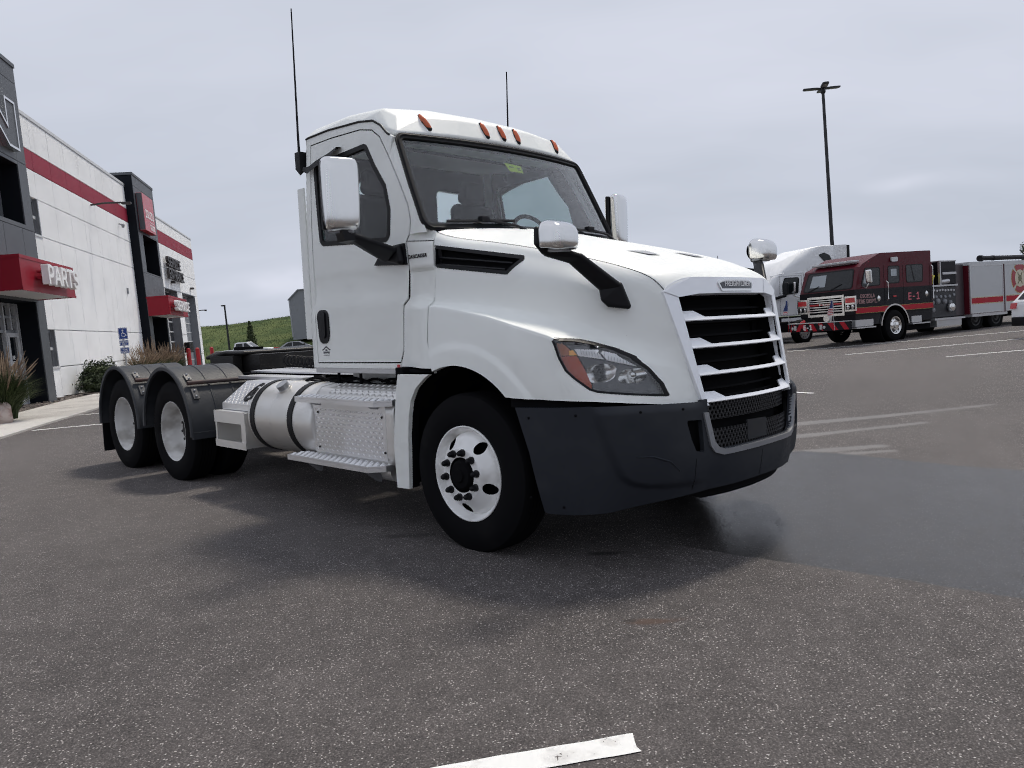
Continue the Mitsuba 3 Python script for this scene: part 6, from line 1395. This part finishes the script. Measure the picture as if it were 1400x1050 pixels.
# pump panel and body
put('pump_house', cat(bx(2.24, 3.84, 0.30, 2.3, 0.62, 1.74), bx(2.24, 4.34, 0.75, 2.4, 1.74, 2.52)), NAVY, FE, smooth=False)
pk = put('pump_panel', bx(2.26, 3.80, 0.18, 0.30, 0.66, 1.72), mat_once('panel_black', (0.012, 0.013, 0.017), 0.45), FE, smooth=False)
gr = np.random.default_rng(8)
gauge = xf(lathe([(0.0, -0.03), (0.04, -0.03), (0.05, 0.0)], 12), tr(0, 0.18, 0))
for i in range(9): put('gauge', xf(gauge, tr(2.36 + 0.165 * i, 0, 1.60 + gr.uniform(-0.02, 0.02))), STEEL, pk, smooth=40)
for i in range(6): put('gauge', xf(xf(gauge, np.diag([1.2, 1, 1.2, 1])), tr(2.40 + 0.26 * i, 0, 1.40 + gr.uniform(-0.04, 0.04))), mat_once('gauge_grey', (0.20, 0.21, 0.23)), pk, smooth=40)
for s, u, r in ((2.40, 1.18, 0.09), (2.72, 1.22, 0.11), (3.12, 1.20, 0.10), (3.45, 1.16, 0.08), (2.42, 0.92, 0.10)): put('valve_cap', xf(lathe([(0.0, -0.07), (r * 0.8, -0.06), (r, -0.02), (r, 0.0)], 16), tr(s, 0.18, u)), mat_once('cap_grey', (0.16, 0.165, 0.18)), pk, smooth=40)
put('suction_inlet', xf(lathe([(0.0, -0.16), (0.13, -0.15), (0.16, -0.10), (0.16, -0.04), (0.12, 0.0)], 24), tr(3.40, 0.18, 0.98)), CHROME, pk, smooth=40)
put('panel_rail', cat(bx(2.24, 3.84, 0.10, 0.30, 1.74, 1.80)), STEEL, pk, smooth=False)
put('locker', bx(2.88, 3.82, 0.16, 0.80, 1.82, 2.62), NAVY, FE, smooth=False)
put('shelf', bx(3.0, 3.80, 0.12, 0.20, 2.16, 2.24), STEEL, FE); put('nozzle', hull([(3.0, 0.14, 1.90), (3.3, 0.14, 1.92)], 0.08), STEEL, FE)
put('locker_edge', bx(2.84, 2.90, 0.12, 0.2, 1.80, 2.62), STEEL, FE)
put('locker_top', bx(2.95, 3.85, 0.14, 0.8, 2.62, 2.66), STEEL, FE)
put('hose_load', cat(*[tube([(2.36 + 0.05 * k_, 0.35, 1.84 + 0.03 * k_), (2.50 + 0.06 * k_, 0.28, 1.98 + 0.05 * ((k_ * 7) % 5)), (2.76, 0.36, 1.88 + 0.05 * k_)], 0.035, 6) for k_ in range(5)]), HIVIS, FE)
put('hose_load', tube([(2.30, 0.33, 1.95), (2.45, 0.30, 2.15), (2.62, 0.35, 2.0)], 0.04, 6), mat_once('hose_green', (0.10, 0.14, 0.05)), FE)
put('rear_wall', bx(3.84, 4.34, 0.20, 2.4, 0.66, 2.50), mat_once('brown_panel', (0.045, 0.035, 0.040), 0.4), FE, smooth=False)
put('running_board', cat(bx(2.26, 4.05, 0.0, 0.5, 0.55, 0.62), bx(2.45, 3.92, 0.06, 0.5, 0.32, 0.55)), STEEL, FE, smooth=False)
bodyk = put('body', cat(bx(4.36, 9.3, 0.03, 2.45, 0.66, 2.50)), RED, FE, smooth=False)
put('top_rail', bx(4.34, 9.3, -0.01, 2.47, 2.44, 2.56), SHUTTER, bodyk, smooth=False)
for a, b in ((4.45, 6.46), (6.66, 8.7)):
    sk_ = put('roller_door', prism(sg.box(a, 0.72, b, 2.40), 0.004, 0.03), SHUTTER, bodyk, smooth=False)
    put('slats', cat(*[bx(a, b, -0.0005, 0.0035, u, u + 0.028) for u in np.arange(0.74, 2.36, 0.035)]), SHUTTER, sk_, smooth=False); labels[list(scene)[-1]] = {'kind': 'stuff', 'label': 'narrow slats of the roller door'}
    put('frame', prism(sg.box(a - 0.05, 0.68, b + 0.05, 2.44).difference(sg.box(a, 0.72, b, 2.40)), -0.012, 0.03), STEEL, sk_, smooth=False)
    put('stripe', prism(sg.box(a, 1.04, b, 1.24), -0.006, -0.001), REDB, sk_, smooth=False)
    put('gold_line', cat(prism(sg.box(a, 1.015, b, 1.03), -0.005, -0.001), prism(sg.box(a, 1.25, b, 1.265), -0.005, -0.001)), GOLD, sk_, smooth=False)
# Maltese cross emblem
petal = lambda a: affinity.rotate(sg.Polygon([(0.10, 0.12), (0.34, 0.44), (0.18, 0.53), (0.0, 0.555), (-0.18, 0.53), (-0.34, 0.44), (-0.10, 0.12)]), a, origin=(0, 0))
cross = shapely.union_all([petal(a) for a in (0, 90, 180, 270)])
EM = frame(np.array([7.62, -0.004, 1.88]), np.array([1.0, 0, 0]), np.array([0, 0, 1.0]), np.array([0, -1.0, 0]))
ek = put('emblem', xf(ext(cross.buffer(0.02), 0.003), EM), GOLD, bodyk, smooth=False, label='red and gold fire service cross on the rear roller door')
put('petals', xf(ext(cross, 0.005), EM), mat_once('petal_red', (0.30, 0.02, 0.03)), ek, smooth=False)
put('disc', xf(ext(sg.Point(0, 0).buffer(0.33, 24), 0.007), EM), mat_once('disc_pale', (0.52, 0.48, 0.36)), ek, smooth=False)
put('tools', xf(cat(*[ext(affinity.rotate(sg.box(-0.03, -0.26, 0.03, 0.26), a), 0.009) for a in (-35, 35)], ext(sg.Point(0, 0).buffer(0.12), 0.010)), EM), mat_once('tool_olive', (0.14, 0.13, 0.06)), ek, smooth=False)
put('fender_step', bx(4.38, 6.62, -0.06, 0.4, 0.56, 0.66), STEEL, bodyk, smooth=False)
put('hard_suction', cat(cylm((5.30, 0.14, 2.69), (9.2, 0.14, 2.69), 0.085, 16), cylm((5.28, 0.14, 2.69), (5.42, 0.14, 2.69), 0.115, 16), cylm((6.08, 0.14, 2.69), (6.16, 0.14, 2.69), 0.10, 16)), BLACK, FE, smooth=40)
wheelset(FE, 0.07, -0.02, 0.525, 0.30); wheelset(FE, 0.07, 2.10, 0.525, 0.30)
DW = mat_once('shaded_wheel', (0.02, 0.02, 0.022), 0.5)  # rear rims: the shadow under the body is put into their dark colour
for w in (0.16, 2.0): wheelset(FE, 4.95, w, 0.525, 0.30, rim=DW)
wheelset(FE, 6.25, 0.16, 0.525, 0.30, rim=DW)
put('chassis', cat(bx(-2.0, 9.0, 0.75, 1.75, 0.45, 0.75), bx(3.9, 4.4, 0.4, 2.1, 0.35, 0.7), bx(5.5, 9.2, 0.2, 2.3, 0.5, 0.66)), MATTE, FE)
def flag_col(p, n, uv):
    # stripes by height, canton near the staff top
    q = p.z / 0.055; st = (q - dr.floor(q)) > 0.5
    c = dr.select(st, Cf(0.42, 0.03, 0.05), Cf(0.62, 0.60, 0.60))
    return dr.select(p.z > 1.02, Cf(0.03, 0.05, 0.16), c)
FLAGM = mat('flag_cloth', pr(mikit.proc(flag_col), 0.8))
def flag(s, w, u, lean):
    k_ = put('flag', TM(*(lambda P: (P.reshape(-1, 3), [[i * 5 + j, i * 5 + j + 1, (i + 1) * 5 + j + 1] for i in range(9) for j in range(4)] + [[i * 5 + j, (i + 1) * 5 + j + 1, (i + 1) * 5 + j] for i in range(9) for j in range(4)]))(np.array([[(s - 0.02 + 0.03 * math.sin(j * 1.7 + i * 0.6), w + j / 4 * 0.22 * (0.35 + 0.65 * i / 9), u + 0.62 - i / 9 * 0.46) for j in range(5)] for i in range(10)]))), FLAGM, FE, smooth=True, label='small national flag on a thin staff')
    put('staff', cylm((s, w, u - 0.35), (s - 0.02, w, u + 0.66), 0.008, 6), STEEL, k_)
flag(-2.60, 0.30, 0.78 + 0.10, 0); flag(-2.60, 2.15, 0.78 + 0.22, 0)

# ================================================================== white sleeper truck behind it
CUR[0] = vframe((14.6, 34.5, -0.29), math.radians(15), -0.02)
ST = thing('sleeper_truck', 'white sleeper cab semi truck with a tall curved roof, behind the fire engine', 'truck')
sil = [(-4.05, 2.57), (-3.67, 3.02), (-3.17, 3.31), (-2.55, 3.52), (-2.06, 3.71), (-1.56, 3.82), (-1.06, 3.86), (-0.44, 3.85)]
hp_ = []
for i, (s, z) in enumerate(sil):
    hw = min(1.19, 0.36 + 0.86 * (i / 6.0) ** 0.8)
    for q in (-1, 1): hp_ += [(s + (1.25 - hw) * 0.62, 1.25 + q * hw, z - 0.04), (s + (1.25 - hw) * 0.62 + 0.08, 1.25 + q * max(0.1, hw - 0.12), z)]
hp_ += [(s, w, z) for w in (0.03, 2.47) for s, z in ((-3.15, 2.62), (-0.44, 2.9), (-0.44, 0.95), (-3.55, 0.95), (-3.62, 1.95))]
hp_ += [(s, w, z) for w in (0.16, 2.34) for s, z in ((-3.85, 0.95), (-3.88, 1.98), (-3.42, 2.58))]
put('cab', hullp(hp_), WHITE2, ST, smooth=28)
put('side_extender', prism(sg.Polygon([(-0.43, 0.98), (-0.43, 3.84), (0.19, 3.85), (0.19, 0.98)]), 0.03, 0.10), WHITE2, ST, smooth=False)
put('rubber_edge', prism(sg.Polygon([(0.195, 0.98), (0.195, 3.83), (0.34, 3.82), (0.34, 0.98)]), 0.03, 0.09), BLACK, ST, smooth=False)
put('roof_extender', bx(-0.43, 0.19, 0.12, 2.4, 3.74, 3.82), WHITE2, ST, smooth=False)
put('hood', hullp([(-6.0, w, z) for w in (0.35, 2.15) for z in (0.8, 1.60)] + [(-5.8, w, z) for w in (0.15, 2.35) for z in (0.7, 1.3)] + [(-3.86, w, z) for w in (0.12, 2.38) for z in (0.7, 1.98)]), WHITE2, ST, smooth=20)
put('windshield', TM([(-3.905, 0.20, 2.0), (-3.905, 2.30, 2.0), (-3.45, 2.2, 2.56), (-3.45, 0.3, 2.56)], [[0, 1, 2], [0, 2, 3]]), FGLASS, ST, smooth=False)
put('windshield_corner', TM([(-3.90, 0.18, 2.0), (-3.46, 0.24, 2.54), (-3.24, 0.06, 2.54), (-3.58, 0.045, 2.0)], [[0, 1, 2], [0, 2, 3]]), FGLASS, ST, smooth=False)
W1 = rpoly([(-3.02, 1.88), (-2.33, 1.93), (-2.27, 2.54), (-2.92, 2.54), (-3.02, 2.25)], 0.06)
k_ = put('side_window', prism(W1, 0.012, 0.05), FGLASS, ST, smooth=False); put('seal', prism(W1.buffer(0.035).difference(W1), 0.008, 0.05), SEAL, k_, smooth=False)
put('door_gap', prism(sg.box(-3.18, 1.0, -2.13, 2.64).buffer(0.012).difference(sg.box(-3.18, 1.0, -2.13, 2.64)), 0.020, 0.05), mat_once('gap_grey', (0.18, 0.18, 0.19)), ST, smooth=False)
W2 = rpoly([(-1.22, 3.47), (-0.96, 3.55), (-0.70, 3.44), (-0.56, 3.18), (-0.72, 3.10), (-0.90, 3.13), (-1.06, 3.30)], 0.04)
put('upper_window', prism(W2, 0.010, 0.12), FGLASS, ST, smooth=False)
put('handle', prism(rpoly([(-2.37, 1.22), (-2.22, 1.22), (-2.22, 1.50), (-2.37, 1.50)], 0.05), 0.0, 0.05), BLACK, ST, smooth=False)
mk = put('door_mirror', hull([(-3.06, -0.32, 1.90), (-3.06, -0.14, 1.90), (-3.04, -0.32, 2.32), (-3.04, -0.14, 2.32)], 0.05), BLACK, ST, smooth=50)
put('second_mirror', hull([(-2.72, -0.32, 1.98), (-2.72, -0.20, 1.98), (-2.70, -0.32, 2.32), (-2.70, -0.20, 2.32)], 0.05), CHROME, mk, smooth=50)
put('arm', hull([(-3.1, -0.22, 1.82), (-3.42, 0.05, 1.72)], 0.06), BLACK, mk, smooth=50); put('arm', tube([(-2.7, -0.26, 1.9), (-2.65, -0.2, 1.78), (-2.1, 0.0, 1.62)], 0.025, 6), CHROME, mk, smooth=50)
for j, w in enumerate((0.55, 0.80, 1.25)): put('marker_light', box(0.05, 0.08, 0.09, (-3.66 - 0.03 * j, w, 2.66), 0.01), AMBER, ST)
put('panel_line', prism(sg.box(-2.01, 1.0, -1.995, 2.7), 0.022, 0.05), mat_once('gap_grey', (0.18, 0.18, 0.19)), ST, smooth=False)
put('roof_moulding', tube([(-3.45, 0.30, 2.66), (-3.0, 0.06, 2.76), (-2.1, 0.035, 2.74), (-1.62, 0.05, 2.80)], 0.02, 6), WHITE2, ST, smooth=True)
put('tank_fairing', bx(-3.4, -0.2, 0.05, 0.45, 0.28, 0.93, 0.03), NAVY, ST); put('step_panel', bx(-3.16, -2.20, 0.02, 0.06, 0.66, 0.86, 0.01), WHITE2, ST); put('fairing_trim', bx(-3.4, -0.2, 0.03, 0.06, 0.34, 0.38), STEEL, ST)
put('chassis', bx(-5.6, 4.0, 0.7, 1.8, 0.45, 0.9), MATTE, ST)
for s in (-4.6, 1.5, 2.85): wheelset(ST, s, 0.05, 0.51, 0.29, rim=RIM); wheelset(ST, s, 2.15, 0.51, 0.29, rim=RIM)

# ================================================================== black truck half hidden behind the hood of the white one
CUR[0] = vframe((8.35, 29.2, -0.29), math.radians(29), -0.02)
BT = thing('box_truck', 'black truck cab with a sloped roof fairing, mostly hidden behind the white hood', 'truck')
bprof = sg.Polygon([(-1.6, 0.9), (-1.5, 1.9), (-0.95, 2.62), (-0.55, 2.86), (0.35, 3.06), (1.05, 2.98), (1.15, 2.8), (1.15, 0.9)])
put('cab', prism(bprof, 0.0, 2.3), NAVY, BT, smooth=25)
k_ = put('side_window', prism(rpoly([(-0.85, 1.95), (0.25, 1.98), (0.25, 2.58), (-0.5, 2.56)], 0.06), -0.006, 0.01), FGLASS, BT, smooth=False)
put('roof_trim', tube([(-0.5, 0.0, 2.72), (0.4, -0.01, 2.86), (1.1, 0.0, 2.80)], 0.02, 6), mat_once('trim_grey', (0.10, 0.10, 0.11)), BT)
put('antenna', tube([(-0.62, 0.15, 2.80), (-0.62, 0.15, 3.5)], 0.012, 5), BLACK, BT)
put('mirror', hull([(-0.9, -0.25, 1.95), (-0.9, -0.12, 1.95), (-0.9, -0.2, 2.3)], 0.05), BLACK, BT)
put('chassis', bx(-1.5, 4.5, 0.5, 1.8, 0.5, 0.9), MATTE, BT)
for s in (-0.8, 3.6): wheelset(BT, s, 0.02, 0.48, 0.28, rim=STEEL); wheelset(BT, s, 2.0, 0.48, 0.28, rim=STEEL)

# ================================================================== cars
def car(kind, o, yaw, paintm, key, label, lights_rear=True):
    """A car with its tail at s = 0, nose at s = 4.7; near side at w = 0."""
    CUR[0] = vframe(o, yaw, 0)
    k_ = thing(key, label, 'car' if kind != 'pickup' else 'pickup')
    if kind == 'suv':
        body = [(0.06, 0.42), (0.0, 0.62), (0.02, 0.95), (0.06, 1.08), (1.2, 1.06), (3.25, 1.02), (4.3, 0.90), (4.62, 0.72), (4.66, 0.42)]
        cabn = [(0.06, 1.06), (0.34, 1.42), (0.62, 1.62), (1.1, 1.69), (2.1, 1.68), (2.6, 1.60), (3.35, 1.04)]
        glass = [(0.42, 1.10), (0.52, 1.36), (0.80, 1.56), (2.1, 1.57), (2.55, 1.50), (3.10, 1.08)]
    elif kind == 'sedan':
        body = [(0.06, 0.38), (0.0, 0.60), (0.08, 0.92), (0.9, 0.97), (3.2, 0.92), (4.3, 0.78), (4.6, 0.60), (4.62, 0.38)]
        cabn = [(0.55, 0.95), (1.25, 1.38), (1.8, 1.44), (2.4, 1.40), (3.3, 0.93)]
        glass = [(0.80, 0.97), (1.35, 1.32), (1.8, 1.37), (2.35, 1.33), (3.0, 0.95)]
    else:
        body = [(0.05, 0.5), (0.0, 0.75), (0.02, 1.10), (2.0, 1.12), (3.6, 1.12), (5.0, 1.05), (5.4, 0.85), (5.42, 0.5)]
        cabn = [(1.75, 1.10), (1.95, 1.72), (2.3, 1.78), (3.1, 1.76), (3.85, 1.12)]
        glass = [(1.95, 1.16), (2.08, 1.64), (3.05, 1.66), (3.6, 1.16)]
    L = max(q[0] for q in body); R = 0.36 if kind != 'pickup' else 0.40
    wx = (0.95, L - 0.95)
    B = sg.Polygon(body); B = B.buffer(-0.05).buffer(0.05)
    for x in wx: B = B.difference(sg.Point(x, R).buffer(R + 0.06, 20))
    put('body', cat(prism(B, 0.06, 1.80), prism(B.buffer(-0.05), 0.0, 1.86)), paintm, k_, smooth=25)
    put('greenhouse', hullp([(s, w, u) for s, u in cabn for w in ((0.08, 1.78) if u < 1.15 else (0.24, 1.62))]), paintm, k_, smooth=25)
    gp = sg.Polygon(glass)
    slope = 0.16 / (max(q[1] for q in cabn) - min(q[1] for q in cabn))
    u0 = min(q[1] for q in cabn)
    gfn = lambda s, u: np.stack([s, 0.08 + (u - u0) * slope - 0.006, u], -1)
    pil = shapely.union_all([sg.box(a - 0.04, 0, a + 0.04, 3) for a in ((1.35, 2.25) if kind == 'suv' else (1.75,) if kind == 'sedan' else (2.75,))])
    for g in getattr(gp.difference(pil), 'geoms', [gp.difference(pil)]): put('side_window', panel(g, gfn, 0.3), FGLASS, k_, smooth=False)
    a, b = cabn[0], cabn[1]; c, d_ = cabn[-1], cabn[-2]
    for (p, q, off, nm) in ((a, b, -0.012, 'rear_window'), (c, d_, 0.012, 'windshield')):
        put(nm, TM([(p[0] * 0.85 + q[0] * 0.15 + off, 0.20, p[1] * 0.85 + q[1] * 0.15), (p[0] * 0.85 + q[0] * 0.15 + off, 1.66, p[1] * 0.85 + q[1] * 0.15), (q[0] * 0.92 + p[0] * 0.08 + off, 1.55, q[1] * 0.92 + p[1] * 0.08), (q[0] * 0.92 + p[0] * 0.08 + off, 0.31, q[1] * 0.92 + p[1] * 0.08)], [[0, 1, 2], [0, 2, 3]]), FGLASS, k_, smooth=False)
    put('bumper', bx(-0.06, 0.16, 0.08, 1.78, 0.36, 0.62, 0.04), BLACK, k_); put('bumper', bx(L - 0.14, L + 0.05, 0.08, 1.78, 0.32, 0.55, 0.04), BLACK, k_)
    for w in (0.02, 1.62): put('tail_lamp', hullp([(-0.02, w, 0.86), (-0.02, w + 0.22, 0.86), (0.02, w, 1.02), (0.02, w + 0.22, 1.02), (0.35, w + (0 if w < 1 else 0.22), 0.95), (0.30, w + (0 if w < 1 else 0.22), 0.88)]), REDL, k_)
    for w in (0.06, 1.55): put('head_lamp', hullp([(L - 0.12, w, 0.70), (L - 0.02, w + 0.25, 0.66), (L - 0.35, w - 0.01, 0.80), (L - 0.22, w + 0.25, 0.80)]), CHROME, k_)
    for x in wx:
        for w in (0.0, 1.60): wheelset(k_, x, w, R, R * 0.62, rim=STEEL, holes=5)
    put('mirror', hull([(L - 1.75, -0.12, 1.08), (L - 1.70, -0.06, 1.10)], 0.06), BLACK, k_)
    put('door_gap', cat(*[bx(a_ - 0.005, a_ + 0.005, -0.002, 0.05, 0.5, 1.0) for a_ in ((1.45, 2.3, 3.25) if kind != 'pickup' else (1.85, 2.8, 3.7))]), MATTE, k_, smooth=False)
    if kind == 'suv': put('badge', cat(bx(-0.012, 0.0, 0.25, 0.42, 0.78, 0.83), bx(0.30, 0.50, -0.004, 0.0, 0.70, 0.74)), mat_once('badge_grey', (0.10, 0.10, 0.11)), k_); put('roof_rail', bx(0.7, 2.4, 0.26, 0.30, 1.68, 1.73), BLACK, k_); put('cladding', prism(sg.Polygon([(0.05, 0.36), (0.05, 0.60), (4.6, 0.56), (4.6, 0.36)]).difference(shapely.union_all([sg.Point(x, R).buffer(R + 0.055, 20) for x in wx])), -0.006, 0.05), BLACK, k_, smooth=False)
    return k_
car('suv', (14.95, 21.3, -0.29), math.radians(12), WHITE2, 'parked_suv', 'white suv cut off by the right edge, red tail lamp beside the fire engine')
car('pickup', (-28.2, 76.0, 0.30), math.radians(0), WHITE2, 'parked_pickup', 'white pickup in front of the grassy hill beside the thin lamp post')
car('sedan', (-22.8, 77.0, 0.30), math.radians(8), mat_once('car_silver', (0.30, 0.31, 0.33), 0.3), 'parked_car', 'silver grey car in front of the hill, just behind the truck cab')
car('sedan', (-41.0, 80.0, 0.30), math.radians(0), mat_once('car_dark', (0.03, 0.03, 0.035), 0.3), 'parked_car', 'dark car in front of the hill beside the red bollard')
CUR[0] = np.eye(4)

# ================================================================== lamp posts, shed, trees
POLE = mat('pole_black', pr((0.012, 0.013, 0.015), 0.45))
lp = thing('street_lamp', 'tall black lamp post with four flat heads rising behind the white sleeper truck', 'street lamp', 'lamp posts of the lot')
M = tr(16.45, 40.0, -0.30)
put('pole', tube([(0, 0, 0), (0, 0, 11.75)], [0.105, 0.070], 12), POLE, lp, M=M, smooth=40)
put('base', cylm((0, 0, 0), (0, 0, 0.7), 0.28, 20), CONC, lp, M=M, smooth=40)
put('hub', hull([(0, 0, 11.72), (0, 0, 11.86)], 0.13), POLE, lp, M=M)
for k_, a in enumerate((12, 78, 168, 258)):
    a = math.radians(a); d_ = np.array([math.cos(a), math.sin(a), 0.06]); n_ = np.array([-math.sin(a), math.cos(a), 0])
    hk = put('lamp_head', hullp([np.array([0, 0, 11.86]) + d_ * r_ + n_ * w + np.array([0, 0, z]) for r_, wd in ((0.12, 0.05), (0.30, 0.16), (0.86, 0.15), (0.92, 0.10)) for w in (-wd, wd) for z in (-0.03, 0.035)]), POLE, lp, M=M, smooth=20)
    put('lens', hullp([np.array([0, 0, 11.86]) + d_ * r_ + n_ * w + np.array([0, 0, z]) for r_ in (0.35, 0.80) for w in (-0.11, 0.11) for z in (-0.042, -0.034)]), mat_once('lamp_lens', (0.20, 0.20, 0.20)), hk, M=M)
lp = thing('street_lamp', 'thin dark lamp post with one small head standing before the grassy hill', 'street lamp', 'lamp posts of the lot')
M = tr(-29.9, 85.0, 0.2)
put('pole', tube([(0, 0, 0), (0, 0, 5.95)], [0.12, 0.085], 10), POLE, lp, M=M, smooth=40)
put('lamp_head', box(0.42, 0.30, 0.14, (-0.14, 0, 5.98), 0.04), POLE, lp, M=M)
put('base', cylm((0, 0, -0.2), (0, 0, 0.6), 0.25, 16), CONC, lp, M=M)
SHED = mat('shed_wall', pr((0.22, 0.23, 0.25), 0.7))
sh = thing('shed', 'grey shed with a slanted roof edge on the hill behind the truck cab', 'building')
M = frame(np.array([-23.3, 86.0, 2.7]), np.array([1.0, 0, 0]), np.array([0, 1.0, 0]), np.array([0, 0, 1.0]))
put('wall', prism(sg.Polygon([(0, -0.8), (0, 3.55), (1.1, 4.45), (8.0, 4.45), (8.0, -0.8)]), 0, 6.0), SHED, sh, M=M, smooth=False)
put('roof', cat(prism(sg.Polygon([(-0.15, 3.50), (1.05, 4.55), (8.1, 4.55), (8.1, 4.45), (1.1, 4.45), (-0.05, 3.44)]), -0.15, 6.15)), mat_once('shed_roof', (0.16, 0.165, 0.18)), sh, M=M, smooth=False)
put('corner_trim', bx(-0.04, 0.10, -0.04, -0.005, -0.5, 3.5), mat_once('shed_trim', (0.30, 0.31, 0.33)), sh, M=M, smooth=False)
put('door', bx(4.0, 5.0, -0.03, -0.002, 0.0, 2.1), mat_once('shed_trim', (0.30, 0.31, 0.33)), sh, M=M, smooth=False)
def tree(pos, h, cr, crz, n, size, seed, label, cat_='tree', trunk_r=0.15, conif=False, leafm='dark_leaf'):
    k_ = thing('tree', label, cat_); x, y, z = pos
    r_ = np.random.default_rng(seed); ms, br = [], []
    if conif:
        for i in range(14):
            t = i / 13; rr_ = cr * (1 - 0.85 * t)
            ms.append(leaves((x, y, z + h * (0.18 + 0.80 * t)), (rr_, rr_, h * 0.10), int(n / 14), size, seed + i, 1.0))
    else:
        for i in range(16):
            a = r_.uniform(0, 6.28); q = r_.uniform(0.2, 0.85); zc = h - crz + r_.uniform(-0.7, 0.75) * crz
            c = (x + cr * q * math.cos(a), y + cr * q * math.sin(a), z + zc)
            s_ = r_.uniform(0.30, 0.48)
            ms.append(leaves(c, (cr * s_, cr * s_, crz * s_ * 0.9), int(n / 16), size, seed + i, 1.0))
            br.append(tube([(x, y, z + h * 0.35), ((x + c[0]) / 2, (y + c[1]) / 2, z + (h * 0.4 + zc) / 2), c], [trunk_r * 0.5, trunk_r * 0.3, trunk_r * 0.1], 5))
    put('crown', cat(*ms), 'mat_' + leafm, k_, smooth=False)
    put('trunk', cat(tube([(x, y, z - 0.2), (x + 0.05, y, z + h * 0.5), (x, y, z + h * 0.9)], [trunk_r, trunk_r * 0.7, trunk_r * 0.2], 8), *br), BARK, k_)
tree((41.2, 60.0, -0.3), 6.6, 2.6, 2.3, 9000, 0.14, 40, 'leafy tree at the right edge above the fire engine', trunk_r=0.2)
tree((-26.2, 81.0, 0.9), 3.1, 0.80, 1.3, 1500, 0.10, 60, 'small young tree on the hill beside the thin lamp post', conif=True, trunk_r=0.06, leafm='grass_blade')
